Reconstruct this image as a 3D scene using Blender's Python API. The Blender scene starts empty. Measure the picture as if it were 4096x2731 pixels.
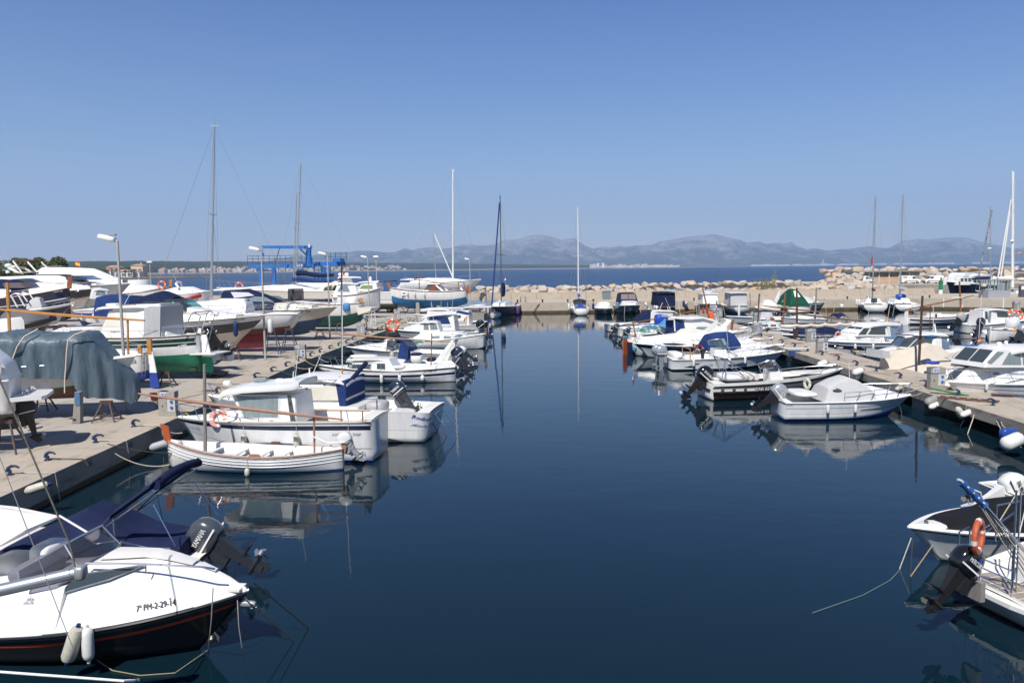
import bpy, math, random
from mathutils import Vector, Matrix, noise
from mathutils.bvhtree import BVHTree
R=math.radians
random.seed(7)
sc=bpy.context.scene; col=sc.collection
# ---------------------------------------------------------------- camera
FL=3186.0; CH=6.6; PITCH=math.atan(292.5/FL); ROLL=R(0.6)
cf=Vector((0,math.cos(PITCH),-math.sin(PITCH))); r0=Vector((1,0,0)); u0=Vector((0,math.sin(PITCH),math.cos(PITCH)))
cr=r0*math.cos(ROLL)-u0*math.sin(ROLL); cu=r0*math.sin(ROLL)+u0*math.cos(ROLL)
CP=Vector((0,0,CH))
cam=bpy.data.cameras.new("camera"); co=bpy.data.objects.new("camera",cam); col.objects.link(co)
cam.sensor_width=36; cam.lens=36*FL/4096; cam.clip_end=60000; cam.clip_start=.1
co.matrix_world=Matrix(((cr.x,cu.x,-cf.x,0),(cr.y,cu.y,-cf.y,0),(cr.z,cu.z,-cf.z,CH),(0,0,0,1)))
sc.camera=co
# ---------------------------------------------------------------- light
SUN_EL=R(52); SUN_AZ=R(200)          # azimuth clockwise from +Y: behind the camera, slightly left
w=bpy.data.worlds.new("World"); sc.world=w; w.use_nodes=True
nt=w.node_tree; bg=nt.nodes['Background']
sky=nt.nodes.new('ShaderNodeTexSky'); sky.sky_type='NISHITA'; sky.sun_disc=False
sky.sun_elevation=SUN_EL; sky.sun_rotation=SUN_AZ; sky.air_density=1.15; sky.dust_density=0.15; sky.ozone_density=2.2; sky.altitude=0
mxs=nt.nodes.new('ShaderNodeMix'); mxs.data_type='RGBA'; mxs.blend_type='MULTIPLY'; mxs.inputs[0].default_value=1; 
tcw=nt.nodes.new('ShaderNodeTexCoord'); sxw=nt.nodes.new('ShaderNodeSeparateXYZ'); nt.links.new(tcw.outputs['Generated'],sxw.inputs[0])
rw=nt.nodes.new('ShaderNodeValToRGB'); nt.links.new(sxw.outputs[2],rw.inputs[0]); e=rw.color_ramp.elements   # the sky deepens with height above the horizon
e[0].position=0.0; e[0].color=(.76,.79,.96,1); e[1].position=1; e[1].color=(.07,.17,.40,1)
for p_,c_ in ((.066,(.70,.76,.94)),(.18,(.43,.62,.91)),(.31,(.20,.44,.86)),(.5,(.12,.29,.62))): q_=e.new(p_); q_.color=(*c_,1)
nt.links.new(rw.outputs[0],mxs.inputs[7]); nt.links.new(sky.outputs[0],mxs.inputs[6]); 
mpw=nt.nodes.new('ShaderNodeMapping'); mpw.inputs['Scale'].default_value=(2.2,1.2,22); mpw.inputs['Rotation'].default_value=(0,.05,.3); nt.links.new(tcw.outputs['Generated'],mpw.inputs[0])
nzw=nt.nodes.new('ShaderNodeTexNoise'); nzw.inputs['Scale'].default_value=1.6; nzw.inputs['Detail'].default_value=9; nzw.inputs['Roughness'].default_value=.6; nt.links.new(mpw.outputs[0],nzw.inputs[0])
mrw=nt.nodes.new('ShaderNodeMapRange'); mrw.inputs[1].default_value=.62; mrw.inputs[2].default_value=.82; mrw.inputs[4].default_value=.28; nt.links.new(nzw.outputs[0],mrw.inputs[0])
cw=nt.nodes.new('ShaderNodeMix'); cw.data_type='RGBA'; nt.links.new(mrw.outputs[0],cw.inputs[0]); nt.links.new(mxs.outputs[2],cw.inputs[6]); cw.inputs[7].default_value=(4.5,5.2,6.4,1); nt.links.new(cw.outputs[2],bg.inputs[0]); bg.inputs[1].default_value=0.093
sl=bpy.data.lights.new("sun",'SUN'); sl.energy=4.9; sl.angle=R(.5); sl.color=(1,.955,.88)
so=bpy.data.objects.new("sun",sl); col.objects.link(so)
sd=Vector((math.sin(SUN_AZ)*math.cos(SUN_EL),math.cos(SUN_AZ)*math.cos(SUN_EL),math.sin(SUN_EL)))
so.rotation_euler=(-sd).to_track_quat('-Z','Y').to_euler(); so.location=(0,-20,40)
sc.view_settings.view_transform='Standard'; sc.view_settings.look='None'; sc.view_settings.exposure=0.27; sc.view_settings.gamma=1
sc.cycles.max_bounces=7; sc.cycles.volume_bounces=1; sc.cycles.transparent_max_bounces=12; sc.cycles.caustics_reflective=False; sc.cycles.caustics_refractive=False

def ray(x,y): return cf*FL+cr*(x-2048)+cu*(1365.5-y)
def P(x,y,z=0.): d=ray(x,y); return CP+d*((z-CH)/d.z)
def AY(x,y,D): d=ray(x,y); return CP+d*(D/d.y)
def hz(x): return 1073+.0105*(2048-x)
def XY(fx,D,z=.8): return AY(fx,hz(fx)+(CH-z)*FL/D,D)
# ---------------------------------------------------------------- materials
MC={}
def mat(name,c,rough=.5,metal=0,nz=0,ns=3.,coat=0,bump=0,bs=20.,spec=.5,c2=None,stretch=None,bands=None):
 """procedural material. nz: amount of soft tone variation, c2: second colour of the variation, bands: [(z,colour)] paint by object height"""
 if name in MC: return MC[name]
 m=bpy.data.materials.new(name); m.use_nodes=True; N=m.node_tree.nodes; K=m.node_tree.links; b=N['Principled BSDF']
 b.inputs['Roughness'].default_value=rough; b.inputs['Metallic'].default_value=metal
 b.inputs['Specular IOR Level'].default_value=spec
 if coat: b.inputs['Coat Weight'].default_value=coat; b.inputs['Coat Roughness'].default_value=.06
 tc=N.new('ShaderNodeTexCoord'); vec=tc.outputs['Object']
 if stretch:
  mp=N.new('ShaderNodeMapping'); mp.inputs['Scale'].default_value=stretch; K.new(vec,mp.inputs[0]); vec=mp.outputs[0]
 src=None
 if bands:
  sx=N.new('ShaderNodeSeparateXYZ'); K.new(tc.outputs['Object'],sx.inputs[0])
  rgb=N.new('ShaderNodeRGB'); rgb.outputs[0].default_value=(*c,1); src=rgb.outputs[0]
  for z,cc in sorted(bands,reverse=True):
   lt=N.new('ShaderNodeMath'); lt.operation='LESS_THAN'; K.new(sx.outputs[2],lt.inputs[0]); lt.inputs[1].default_value=z
   mx=N.new('ShaderNodeMix'); mx.data_type='RGBA'; K.new(lt.outputs[0],mx.inputs[0]); K.new(src,mx.inputs[6]); mx.inputs[7].default_value=(*cc,1); src=mx.outputs[2]
 if nz:
  n=N.new('ShaderNodeTexNoise'); n.inputs['Scale'].default_value=ns; n.inputs['Detail'].default_value=6; n.inputs['Roughness'].default_value=.65; K.new(vec,n.inputs[0])
  mr=N.new('ShaderNodeMapRange'); mr.inputs[1].default_value=.35; mr.inputs[2].default_value=.68; K.new(n.outputs[0],mr.inputs[0])
  mx=N.new('ShaderNodeMix'); mx.data_type='RGBA'
  d=c2 or tuple(v*(1-nz) for v in c)
  if src is None: mx.inputs[6].default_value=(*c,1); mx.inputs[7].default_value=(*d,1); K.new(mr.outputs[0],mx.inputs[0])
  else:
   hs=N.new('ShaderNodeHueSaturation'); hs.inputs['Value'].default_value=1-nz; K.new(src,hs.inputs['Color']); K.new(src,mx.inputs[6]); K.new(hs.outputs[0],mx.inputs[7]); K.new(mr.outputs[0],mx.inputs[0])
  K.new(mx.outputs[2],b.inputs['Base Color'])
 elif src is not None: K.new(src,b.inputs['Base Color'])
 else: b.inputs['Base Color'].default_value=(*c,1)
 if bump:
  n2=N.new('ShaderNodeTexNoise'); n2.inputs['Scale'].default_value=bs; n2.inputs['Detail'].default_value=5; K.new(vec,n2.inputs[0])
  bu=N.new('ShaderNodeBump'); bu.inputs['Strength'].default_value=min(1,bump*10); bu.inputs['Distance'].default_value=bump; K.new(n2.outputs[0],bu.inputs['Height']); K.new(bu.outputs[0],b.inputs['Normal'])
 MC[name]=m; return m
WHITE=(.80,.79,.76)
GEL=mat('white gelcoat',WHITE,.32,nz=.07,ns=1.3,coat=.35)
GEL2=mat('ivory gelcoat',(.74,.70,.61),.35,nz=.08,ns=1.1,coat=.3)
GEL3=mat('cool white gelcoat',(.78,.785,.78),.35,nz=.07,ns=1.1,coat=.3)
HULLW=mat('hull gelcoat',(.79,.78,.75),.33,nz=.16,ns=2.2,coat=.35,stretch=(1.6,1.6,.35),bands=[(.045,(.22,.21,.14)),(.02,(.07,.075,.05))])
HULLC=mat('cool hull gelcoat',(.77,.775,.77),.33,nz=.16,ns=2.2,coat=.35,stretch=(1.6,1.6,.35),bands=[(.045,(.22,.21,.14)),(.02,(.07,.075,.05))])
DECK=mat('white deck',(.72,.71,.68),.55,nz=.13,ns=2.2)
DKG=mat('grey deck',(.42,.42,.41),.6,nz=.15,ns=3)
CANW=mat('white canvas',(.74,.73,.70),.8,nz=.1,ns=1.5,bump=.03,bs=2.5)
CANB=mat('beige canvas',(.62,.55,.46),.85,nz=.15,ns=1.5,bump=.03,bs=2.5)
CANT=mat('cream canvas',(.70,.66,.58),.85,nz=.12,ns=1.5,bump=.03,bs=2.5)
CANG=mat('pale grey canvas',(.50,.50,.50),.85,nz=.12,ns=1.5,bump=.03,bs=2.5)
NAVY=mat('navy canvas',(.012,.020,.065),.85,nz=.35,ns=2,bump=.03,bs=2.5,spec=.2)
NAVYL=mat('blue canvas',(.018,.045,.16),.85,nz=.3,ns=2,bump=.02,bs=3,spec=.2)
SKYB=mat('sky blue tarp',(.06,.24,.50),.6,nz=.25,ns=2,bump=.04,bs=4)
GREENC=mat('green canvas',(.006,.075,.045),.8,nz=.3,ns=2,bump=.02,bs=3,spec=.2)
BLACKC=mat('black canvas',(.012,.012,.014),.8,nz=.3,ns=2,spec=.2,bump=.02,bs=3)
TARP=mat('slate blue tarpaulin',(.055,.088,.112),.45,nz=.32,ns=1.4,bump=.08,bs=2.6,stretch=(1.6,1.6,.4),c2=(.11,.15,.18))
GLASS=mat('dark glass',(.045,.058,.064),.06,nz=0,coat=.5,spec=.7)
GLASSB=mat('curtained glass',(.22,.28,.30),.12,nz=.25,ns=3,coat=.6,stretch=(3,3,.5))
GLASSG=mat('green glass',(.05,.17,.13),.08,nz=.2,coat=.6,spec=.7)
TEAL=mat('teal curtain glass',(.05,.25,.27),.15,coat=.6)
def clear(name,c,a):
 m=bpy.data.materials.new(name); m.use_nodes=True; N=m.node_tree.nodes; K=m.node_tree.links; N.remove(N['Principled BSDF'])
 tr=N.new('ShaderNodeBsdfTransparent'); tr.inputs[0].default_value=(*c,1); gl=N.new('ShaderNodeBsdfGlossy'); gl.inputs['Roughness'].default_value=.04
 df=N.new('ShaderNodeBsdfDiffuse'); df.inputs[0].default_value=(.35,.4,.42,1); m2=N.new('ShaderNodeMixShader'); m2.inputs[0].default_value=a; K.new(tr.outputs[0],m2.inputs[1]); K.new(df.outputs[0],m2.inputs[2])
 fr=N.new('ShaderNodeFresnel'); fr.inputs[0].default_value=1.5; mx=N.new('ShaderNodeMixShader'); K.new(fr.outputs[0],mx.inputs[0]); K.new(m2.outputs[0],mx.inputs[1]); K.new(gl.outputs[0],mx.inputs[2])
 K.new(mx.outputs[0],N['Material Output'].inputs[0]); return m
CLEAR=clear('clear windscreen',(.72,.82,.82),.08); CLEARG=clear('green windscreen',(.35,.70,.60),.12); CLEARD=clear('smoked windscreen',(.30,.28,.33),.08); VINYL=clear('clear vinyl',(.7,.74,.76),.25)
STEEL=mat('stainless steel',(.62,.63,.64),.22,metal=1)
ALU=mat('anodised aluminium',(.55,.56,.57),.35,metal=.8)
ALUW=mat('white painted mast',(.72,.72,.71),.35)
GALV=mat('galvanised steel',(.42,.43,.43),.5,metal=.5,nz=.2)
BLK=mat('black rubber',(.012,.012,.013),.5)
BLKG=mat('glossy black',(.010,.010,.011),.14,coat=.5)
GREYM=mat('charcoal engine paint',(.060,.070,.085),.22,coat=.5)
NAVYM=mat('navy engine paint',(.018,.025,.05),.25,coat=.5)
SILV=mat('silver engine paint',(.42,.44,.46),.25,metal=.4,coat=.5)
ENGW=mat('white engine paint',(.70,.70,.68),.3,coat=.4,nz=.1)
ENGD=mat('dark engine leg',(.03,.035,.045),.45,nz=.3,ns=9)
WOOD=mat('varnished wood',(.30,.115,.035),.35,nz=.35,ns=4,stretch=(6,6,.8),coat=.3)
WOODL=mat('honey varnished wood',(.52,.24,.055),.3,nz=.3,ns=4,coat=.4,stretch=(.6,6,6))
WOODR=mat('reddish worn wood',(.27,.10,.05),.6,nz=.6,ns=7,c2=(.38,.25,.19),stretch=(.8,8,8))
WOODD=mat('dark brown wood',(.085,.042,.028),.6,nz=.4,ns=5)
WOODG=mat('weathered grey wood',(.27,.25,.23),.8,nz=.4,ns=6,stretch=(6,6,.7))
ORNG=mat('orange painted wood',(.42,.10,.03),.5,nz=.2)
ORRING=mat('orange life ring plastic',(.75,.12,.03),.45,nz=.15)
PKRING=mat('faded pink plastic',(.62,.26,.23),.6,nz=.15)
FEND=mat('white fender vinyl',(.72,.72,.68),.4,nz=.12,ns=6)
FENDD=mat('dirty cream fender vinyl',(.55,.52,.43),.5,nz=.3,ns=6)
FENDB=mat('blue fender vinyl',(.015,.03,.13),.4,nz=.2,ns=6)
PURP=mat('purple fender cloth',(.10,.04,.17),.8)
BLUEH=mat('cleat blue paint',(.015,.03,.085),.4,coat=.3,nz=.2)
ROPEW=mat('pale rope',(.55,.50,.42),.9,nz=.3,ns=30)
ROPED=mat('dark rope',(.045,.042,.038),.9,nz=.5,ns=30)
ROPEG=mat('green hose',(.01,.13,.07),.5); ROPEY=mat('yellow hose',(.60,.45,.12),.5)
RUST=mat('rusty steel',(.14,.06,.035),.8,nz=.4,ns=12)
BLUEST=mat('blue steel stand',(.035,.075,.16),.6,nz=.4,ns=8,c2=(.10,.06,.04))
DARKST=mat('dark steel stand',(.04,.04,.045),.6,nz=.4,ns=8,c2=(.12,.06,.04))
RED=mat('red paint',(.50,.015,.015),.35,nz=.1); GRNP=mat('green paint',(.01,.22,.08),.4,nz=.15)
YEL=mat('yellow paint',(.75,.45,.02),.45); REDF=mat('red flag cloth',(.55,.03,.03),.8); YELF=mat('yellow flag cloth',(.80,.50,.05),.8)
REDT=mat('red inflatable fabric',(.42,.02,.03),.45,nz=.2); GREYT=mat('pale grey inflatable fabric',(.58,.60,.63),.5,nz=.1,ns=2)
INK=mat('black lettering',(.02,.02,.022),.5); INKG=mat('grey lettering',(.22,.23,.26),.5); INKW=mat('white lettering',(.78,.78,.78),.5); INKB=mat('blue lettering',(.04,.09,.32),.5); INKGO=mat('gold lettering',(.45,.34,.13),.4)
SIGNB=mat('blue sign ink',(.05,.08,.45),.5); SOCK=mat('blue power socket',(.03,.12,.42),.4)
BLUE=mat('royal blue paint',(.02,.07,.42),.4,nz=.2); BLUEL=mat('crane blue paint',(.018,.17,.58),.45,nz=.35,ns=2.5,c2=(.03,.12,.34),bump=.003)
TURQ=mat('turquoise paint',(.05,.35,.55),.5)
STRN=mat('navy stripe',(.012,.017,.045),.3,coat=.4); STRB=mat('blue stripe',(.02,.06,.30),.3,coat=.4); STRG=mat('dark green stripe',(.006,.035,.025),.3,coat=.4); STRR=mat('orange red stripe',(.62,.055,.02),.35); STRK=mat('black stripe',(.012,.012,.013),.3,coat=.3); STRC=mat('charcoal stripe',(.10,.10,.11),.35,coat=.3)
YSTR=mat('yellow stripe',(.65,.38,.05),.4)
CUSH=mat('grey cushion',(.16,.16,.20),.7); SKIN=mat('skin',(.32,.16,.10),.6); HAIR=mat('dark hair',(.02,.014,.010),.7)
def concrete(name,c,c2,stain=(.22,.175,.13),jx=0,rough=.9):
 m=bpy.data.materials.new(name); m.use_nodes=True; N=m.node_tree.nodes; K=m.node_tree.links; b=N['Principled BSDF']; b.inputs['Roughness'].default_value=rough
 ge=N.new('ShaderNodeNewGeometry')
 def nz(s,d=8,r=.6,st=(1,1,1)):
  mp=N.new('ShaderNodeMapping'); mp.inputs['Scale'].default_value=st; K.new(ge.outputs['Position'],mp.inputs[0]); n=N.new('ShaderNodeTexNoise'); n.inputs['Scale'].default_value=s; n.inputs['Detail'].default_value=d; n.inputs['Roughness'].default_value=r; K.new(mp.outputs[0],n.inputs[0]); return n.outputs[0]
 def mr(o,a,bb,lo=0,hi=1):
  q=N.new('ShaderNodeMapRange'); q.inputs[1].default_value=a; q.inputs[2].default_value=bb; q.inputs[3].default_value=lo; q.inputs[4].default_value=hi; K.new(o,q.inputs[0]); return q.outputs[0]
 def mix(f,a,bb):
  x=N.new('ShaderNodeMix'); x.data_type='RGBA'; K.new(f,x.inputs[0]); 
  for i,v in((6,a),(7,bb)):
   if isinstance(v,tuple): x.inputs[i].default_value=(*v,1)
   else: K.new(v,x.inputs[i])
  return x.outputs[2]
 o=mix(mr(nz(.35),.35,.65),c,c2); o=mix(mr(nz(1.7,10,.7,(1,.35,1)),.52,.70),o,stain); o=mix(mr(nz(22,4),.3,.8,0,.35),o,tuple(v*.55 for v in c))
 if jx:
  sx=N.new('ShaderNodeSeparateXYZ'); K.new(ge.outputs['Position'],sx.inputs[0])
  for k,st in((0,jx),(1,jx*1.3)):
   md=N.new('ShaderNodeMath'); md.operation='PINGPONG'; md.inputs[1].default_value=st/2; K.new(sx.outputs[k],md.inputs[0])
   lt=N.new('ShaderNodeMath'); lt.operation='LESS_THAN'; lt.inputs[1].default_value=.018; K.new(md.outputs[0],lt.inputs[0]); o=mix(lt.outputs[0],o,tuple(v*.5 for v in c))
 K.new(o,b.inputs['Base Color'])
 bu=N.new('ShaderNodeBump'); bu.inputs['Strength'].default_value=.4; bu.inputs['Distance'].default_value=.01; K.new(nz(14),bu.inputs['Height']); K.new(bu.outputs[0],b.inputs['Normal'])
 return m
CONC=concrete('quay concrete',(.46,.39,.31),(.39,.345,.285),jx=4.)
CONCW=concrete('quay wall concrete',(.38,.345,.29),(.24,.22,.19),stain=(.08,.072,.06))
YARDC=concrete('yard concrete',(.42,.385,.34),(.36,.34,.31),jx=5.)
OUTC=concrete('outer quay concrete',(.50,.43,.345),(.44,.385,.315),stain=(.36,.30,.23))
PEDC=concrete('pedestal concrete',(.36,.34,.30),(.28,.27,.24),stain=(.2,.18,.15))
# ---------------------------------------------------------------- mesh helpers
class MB:
 def __init__(s): s.v=[]; s.f=[]; s.m=[]
 def add(s,vs,fs,mi=0):
  o=len(s.v); s.v+=[tuple(v) for v in vs]; s.f+=[tuple(i+o for i in f) for f in fs]; s.m+=[mi]*len(fs); return s
 def box(s,c,d,mi=0,rz=0,M=None,taper=1.):
  x,y,z=d[0]/2,d[1]/2,d[2]/2
  vs=[Vector((sx*x*(taper if sz>0 else 1),sy*y*(taper if sz>0 else 1),sz*z)) for sz in(-1,1) for sy in(-1,1) for sx in(-1,1)]
  if rz: q=Matrix.Rotation(rz,3,'Z'); vs=[q@v for v in vs]
  if M: vs=[M@v for v in vs]
  vs=[v+Vector(c) for v in vs]
  return s.add(vs,[(0,2,3,1),(4,5,7,6),(0,1,5,4),(2,6,7,3),(0,4,6,2),(1,3,7,5)],mi)
 def tube(s,pts,r,n=6,mi=0,cap=True,r2=None):
  pts=[Vector(p) for p in pts]; k=len(pts)
  if k<2: return s
  up=Vector((0,0,1)); rings=[]; prev=None
  for i,p in enumerate(pts):
   d=(pts[min(i+1,k-1)]-pts[max(i-1,0)])
   if d.length<1e-9: d=Vector((0,0,1))
   d.normalize()
   a=prev if prev is not None else (up.cross(d) if abs(d.z)<.95 else Vector((1,0,0)).cross(d))
   a=(a-d*a.dot(d)); 
   if a.length<1e-6: a=Vector((1,0,0)).cross(d)
   a.normalize(); b=d.cross(a); prev=a
   rr=r if not callable(r) else r(i/(k-1))
   if r2 is not None: rr=r+(r2-r)*i/(k-1)
   rings.append([p+a*(rr*math.cos(2*math.pi*j/n))+b*(rr*math.sin(2*math.pi*j/n)) for j in range(n)])
  vs=[v for q in rings for v in q]; fs=[(i*n+j,i*n+(j+1)%n,(i+1)*n+(j+1)%n,(i+1)*n+j) for i in range(k-1) for j in range(n)]
  if cap: fs+=[tuple(range(n))[::-1],tuple((k-1)*n+j for j in range(n))]
  return s.add(vs,fs,mi)
 def loft(s,secs,mi=0,closed=True,cap=True):
  n=len(secs[0]); k=len(secs); vs=[v for q in secs for v in q]
  fs=[(i*n+j,i*n+(j+1)%n,(i+1)*n+(j+1)%n,(i+1)*n+j) for i in range(k-1) for j in range(n if closed else n-1)]
  if cap: fs+=[tuple(range(n))[::-1],tuple((k-1)*n+j for j in range(n))]
  return s.add(vs,fs,mi)
 def lathe(s,prof,n=12,mi=0,o=(0,0,0),M=None):
  secs=[[Vector((r*math.cos(2*math.pi*j/n),r*math.sin(2*math.pi*j/n),z)) for j in range(n)] for r,z in prof]
  secs=[[ (M@v if M else v)+Vector(o) for v in q] for q in secs]
  return s.loft(secs,mi)
 def prism(s,poly,axis,a,b,mi=0):
  """poly of 2D points extruded from a to b along axis 'y' (poly in x,z) or 'z' (poly in x,y)"""
  f=(lambda p,t:(p[0],t,p[1])) if axis=='y' else ((lambda p,t:(p[0],p[1],t)) if axis=='z' else (lambda p,t:(t,p[0],p[1])))
  n=len(poly); return s.add([f(p,a) for p in poly]+[f(p,b) for p in poly],[tuple(range(n))[::-1],tuple(range(n,2*n))]+[(i,(i+1)%n,n+(i+1)%n,n+i) for i in range(n)],mi)
 def build(s,name,mats,parent=None,smooth=40,loc=None,rz=None):
  me=bpy.data.meshes.new(name); me.from_pydata(s.v,[],s.f); 
  if not isinstance(mats,(list,tuple)): mats=[mats]
  for m in mats: me.materials.append(m)
  me.polygons.foreach_set('material_index',s.m)
  if smooth:
   me.polygons.foreach_set('use_smooth',[True]*len(s.f)); me.set_sharp_from_angle(angle=R(smooth))
  me.validate(); me.update()
  o=bpy.data.objects.new(name,me); col.objects.link(o)
  if parent: o.parent=parent
  if loc is not None: o.location=loc
  if rz is not None: o.rotation_euler=(0,0,rz)
  return o
def recalc(o):
 import bmesh
 bm=bmesh.new(); bm.from_mesh(o.data); bmesh.ops.remove_doubles(bm,verts=bm.verts,dist=1e-4); bmesh.ops.recalc_face_normals(bm,faces=bm.faces); bm.to_mesh(o.data); bm.free(); return o
def tag(o,label,cat,group=None,kind=None):
 if label: o['label']=label
 if cat: o['category']=cat
 if group: o['group']=group
 if kind: o['kind']=kind
 return o
def empty(name,loc,rz=0):
 o=bpy.data.objects.new(name,None); col.objects.link(o); o.location=loc; o.rotation_euler=(0,0,rz); o.empty_display_size=.3; return o
def sag(a,b,s=.2,n=9):
 a=Vector(a); b=Vector(b); return [a.lerp(b,i/(n-1))-Vector((0,0,s*4*(i/(n-1))*(1-i/(n-1)))) for i in range(n)]
def rope(label,pts,r=.012,m=ROPEW,name='mooring_rope',cat='rope',group='mooring ropes'):
 return tag(MB().tube(pts,r,5).build(name,m),label,cat,group)
TC={}
def textmesh(txt,shear=0):
 k=(txt,shear)
 if k not in TC:
  cu_=bpy.data.curves.new('t','FONT'); cu_.body=txt; cu_.shear=shear; cu_.resolution_u=2
  o=bpy.data.objects.new('t',cu_); col.objects.link(o); dg=bpy.context.evaluated_depsgraph_get(); dg.update()
  me=bpy.data.meshes.new_from_object(o.evaluated_get(dg)); TC[k]=([v.co.copy() for v in me.vertices],[tuple(p.vertices) for p in me.polygons])
  bpy.data.objects.remove(o); bpy.data.meshes.remove(me)
 return TC[k]
def lettering(txt,m,parent,f,w,h,shear=0,bold=0,name='lettering'):
 """f(u,v): place of a point of the text, u along in metres 0..w, v up 0..h"""
 vs,fs=textmesh(txt,shear)
 if not vs: return
 x0=min(v.x for v in vs); x1=max(v.x for v in vs); y1=max(v.y for v in vs); y0=min(0,min(v.y for v in vs))
 mb=MB(); 
 for k in ((0,0),)+(((bold,0),) if bold else ()):
  mb.add([f((v.x-x0)/(x1-x0)*w+k[0],(v.y)/(y1)*h+k[1]) for v in vs],fs)
 return mb.build(name,m,parent,smooth=0)
# ---------------------------------------------------------------- boats
class Boat:
 def __init__(s,name,label,cat,stern,bow,B=2.3,fs=.6,fb=1.0,fm=0,draft=.35,z0=0.,kind='vee',tr=.85,tm=.4,pw=2.2,rake=.7,sr=0,cr_=.8,zc=.02,top=GEL,bottom=None,bz=.0,bands=(),deck=DECK,pit=None,pitm=None,rub=None,rubr=.03,group=None,rows=6,fl=1.15,camber=.05,well=None):
  top={GEL:HULLW,GEL3:HULLC}.get(top,top)
  a=XY(stern[0],stern[1],z0+.8); b=XY(bow[0],bow[1],z0+.8); a.z=b.z=0; s.fx=(stern[0],bow[0])
  d=b-a; s.L=d.length; s.h=math.atan2(d.y,d.x); s.o=Vector((a.x,a.y,z0)); s.dir=d.normalized(); s.n=Vector((-s.dir.y,s.dir.x,0))
  s.side=1 if (CP-s.o).dot(s.n)>0 else -1
  s.B=B;s.fs=fs;s.fb=fb;s.fm=fm;s.draft=draft;s.kind=kind;s.tr=tr;s.tm=tm;s.pw=pw;s.rake=rake;s.sr=sr;s.cr=cr_;s.zc0=zc;s.fl=fl
  s.root=empty(name,s.o,s.h); tag(s.root,label,cat,group); s.label=label; s.nm=name
  s.pit=pit
  # hull
  edges=sorted(set([0,1]+[i/rows for i in range(1,rows)]+[e for q in bands for e in q[:2]]))
  mats=[top]+[q[2] for q in bands]; 
  if bottom: mats.append(bottom)
  nt_=26; ts=[i/nt_ for i in range(nt_+1)]; ts=[t if t<.8 else .8+(t-.8) for t in ts]
  mb=MB(); allr=[]
  low=[-1,-.5] if kind=='vee' else []
  params=low+edges
  for sd in(1,-1):
   rowsP=[[s.S(t,p,sd) for p in params] for t in ts]; allr.append(rowsP)
   n=len(params)
   for j in range(n-1):
    mid=(params[j]+params[j+1])/2; mi=0
    if mid>0:
     for bi,q in enumerate(bands):
      if q[0]<=mid<=q[1]: mi=bi+1
    if bottom and (mid<0 or (kind!='vee' and s.S(.4,mid,1).z<bz)): mi=len(mats)-1
    vs=[rowsP[i][j+k] for i in range(len(ts)) for k in(0,1)]
    fs=[(2*i,2*i+2,2*i+3,2*i+1) for i in range(len(ts)-1)]
    mb.add(vs,fs,mi)
  n=len(params); 
  if s.half0(0)>.03:                                   # transom
   a_=allr[0][0]; b_=allr[1][0]
   for j in range(n-1): 
    mi=0; mid=(params[j]+params[j+1])/2
    if mid>0:
     for bi,q in enumerate(bands):
      if q[0]<=mid<=q[1] and len(q)>3: mi=bi+1
    if bottom and (mid<0 or a_[j].z<bz-.02): mi=len(mats)-1
    mb.add([a_[j],a_[j+1],b_[j+1],b_[j]],[(0,1,2,3)],mi)
  s.hull=recalc(mb.build('hull',mats,s.root))
  # deck
  wg=.09+.02*B; secs=[]; tl=[i/24 for i in range(25)]
  if pit:
   for p in pit[:2]: tl+= [p-.0008,p+.0008]
  tl=sorted(t for t in tl if 0<=t<=.995)+[.998]
  mb=MB()
  for t in tl:
   e=s.S(t,1,1); b_=e.y; x=e.x; z=e.z+.004
   wi=max(b_-wg,b_*.35); ip=pit and pit[0]<t<pit[1]
   if ip: pts=[(b_,z),(wi,z+.005),(wi-.01,z-.02),(max(wi-.03,.02),z-pit[2]),(0,z-pit[2]-.0)]
   else: pts=[(b_,z),(wi,z+.006),(wi*.9,z+camber*.4),(wi*.5,z+camber*.9),(0,z+camber)]
   secs.append([(x,p[0],p[1]) for p in pts]+[(x,-p[0],p[1]) for p in pts[::-1][1:]])
  nn=len(secs[0])
  for i in range(len(secs)-1):
   ip=pit and pit[0]<(tl[i]+tl[i+1])/2<pit[1]
   for j in range(nn-1):
    mi=1 if ip and j in(3,4) else 0
    mb.add([secs[i][j],secs[i][j+1],secs[i+1][j+1],secs[i+1][j]],[(0,1,2,3)],mi)
  recalc(mb.build('deck',[deck,pitm or deck],s.root,smooth=30))
  if rub:
   mb=MB()
   for sd in(1,-1): mb.tube([s.S(t,.985,sd)+Vector((0,sd*.01,0)) for t in [i/30 for i in range(31)]],rubr,6)
   if s.half0(0)>.1: mb.tube([s.S(0,.985,1),s.S(0,.985,-1)],rubr,6)
   mb.build('rubbing_strake',rub,s.root)
 def half0(s,t):
  tm=s.tm
  if t>tm: return s.B/2*max(0,1-((t-tm)/(1-tm))**s.pw)
  return s.B/2*(s.tr+(1-s.tr)*(1-((tm-t)/tm)**2))
 def zs(s,t):
  t=max(0,t); return s.fs+(s.fb-s.fs)*t**1.8-s.fm*4*t*(1-t)
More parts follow.
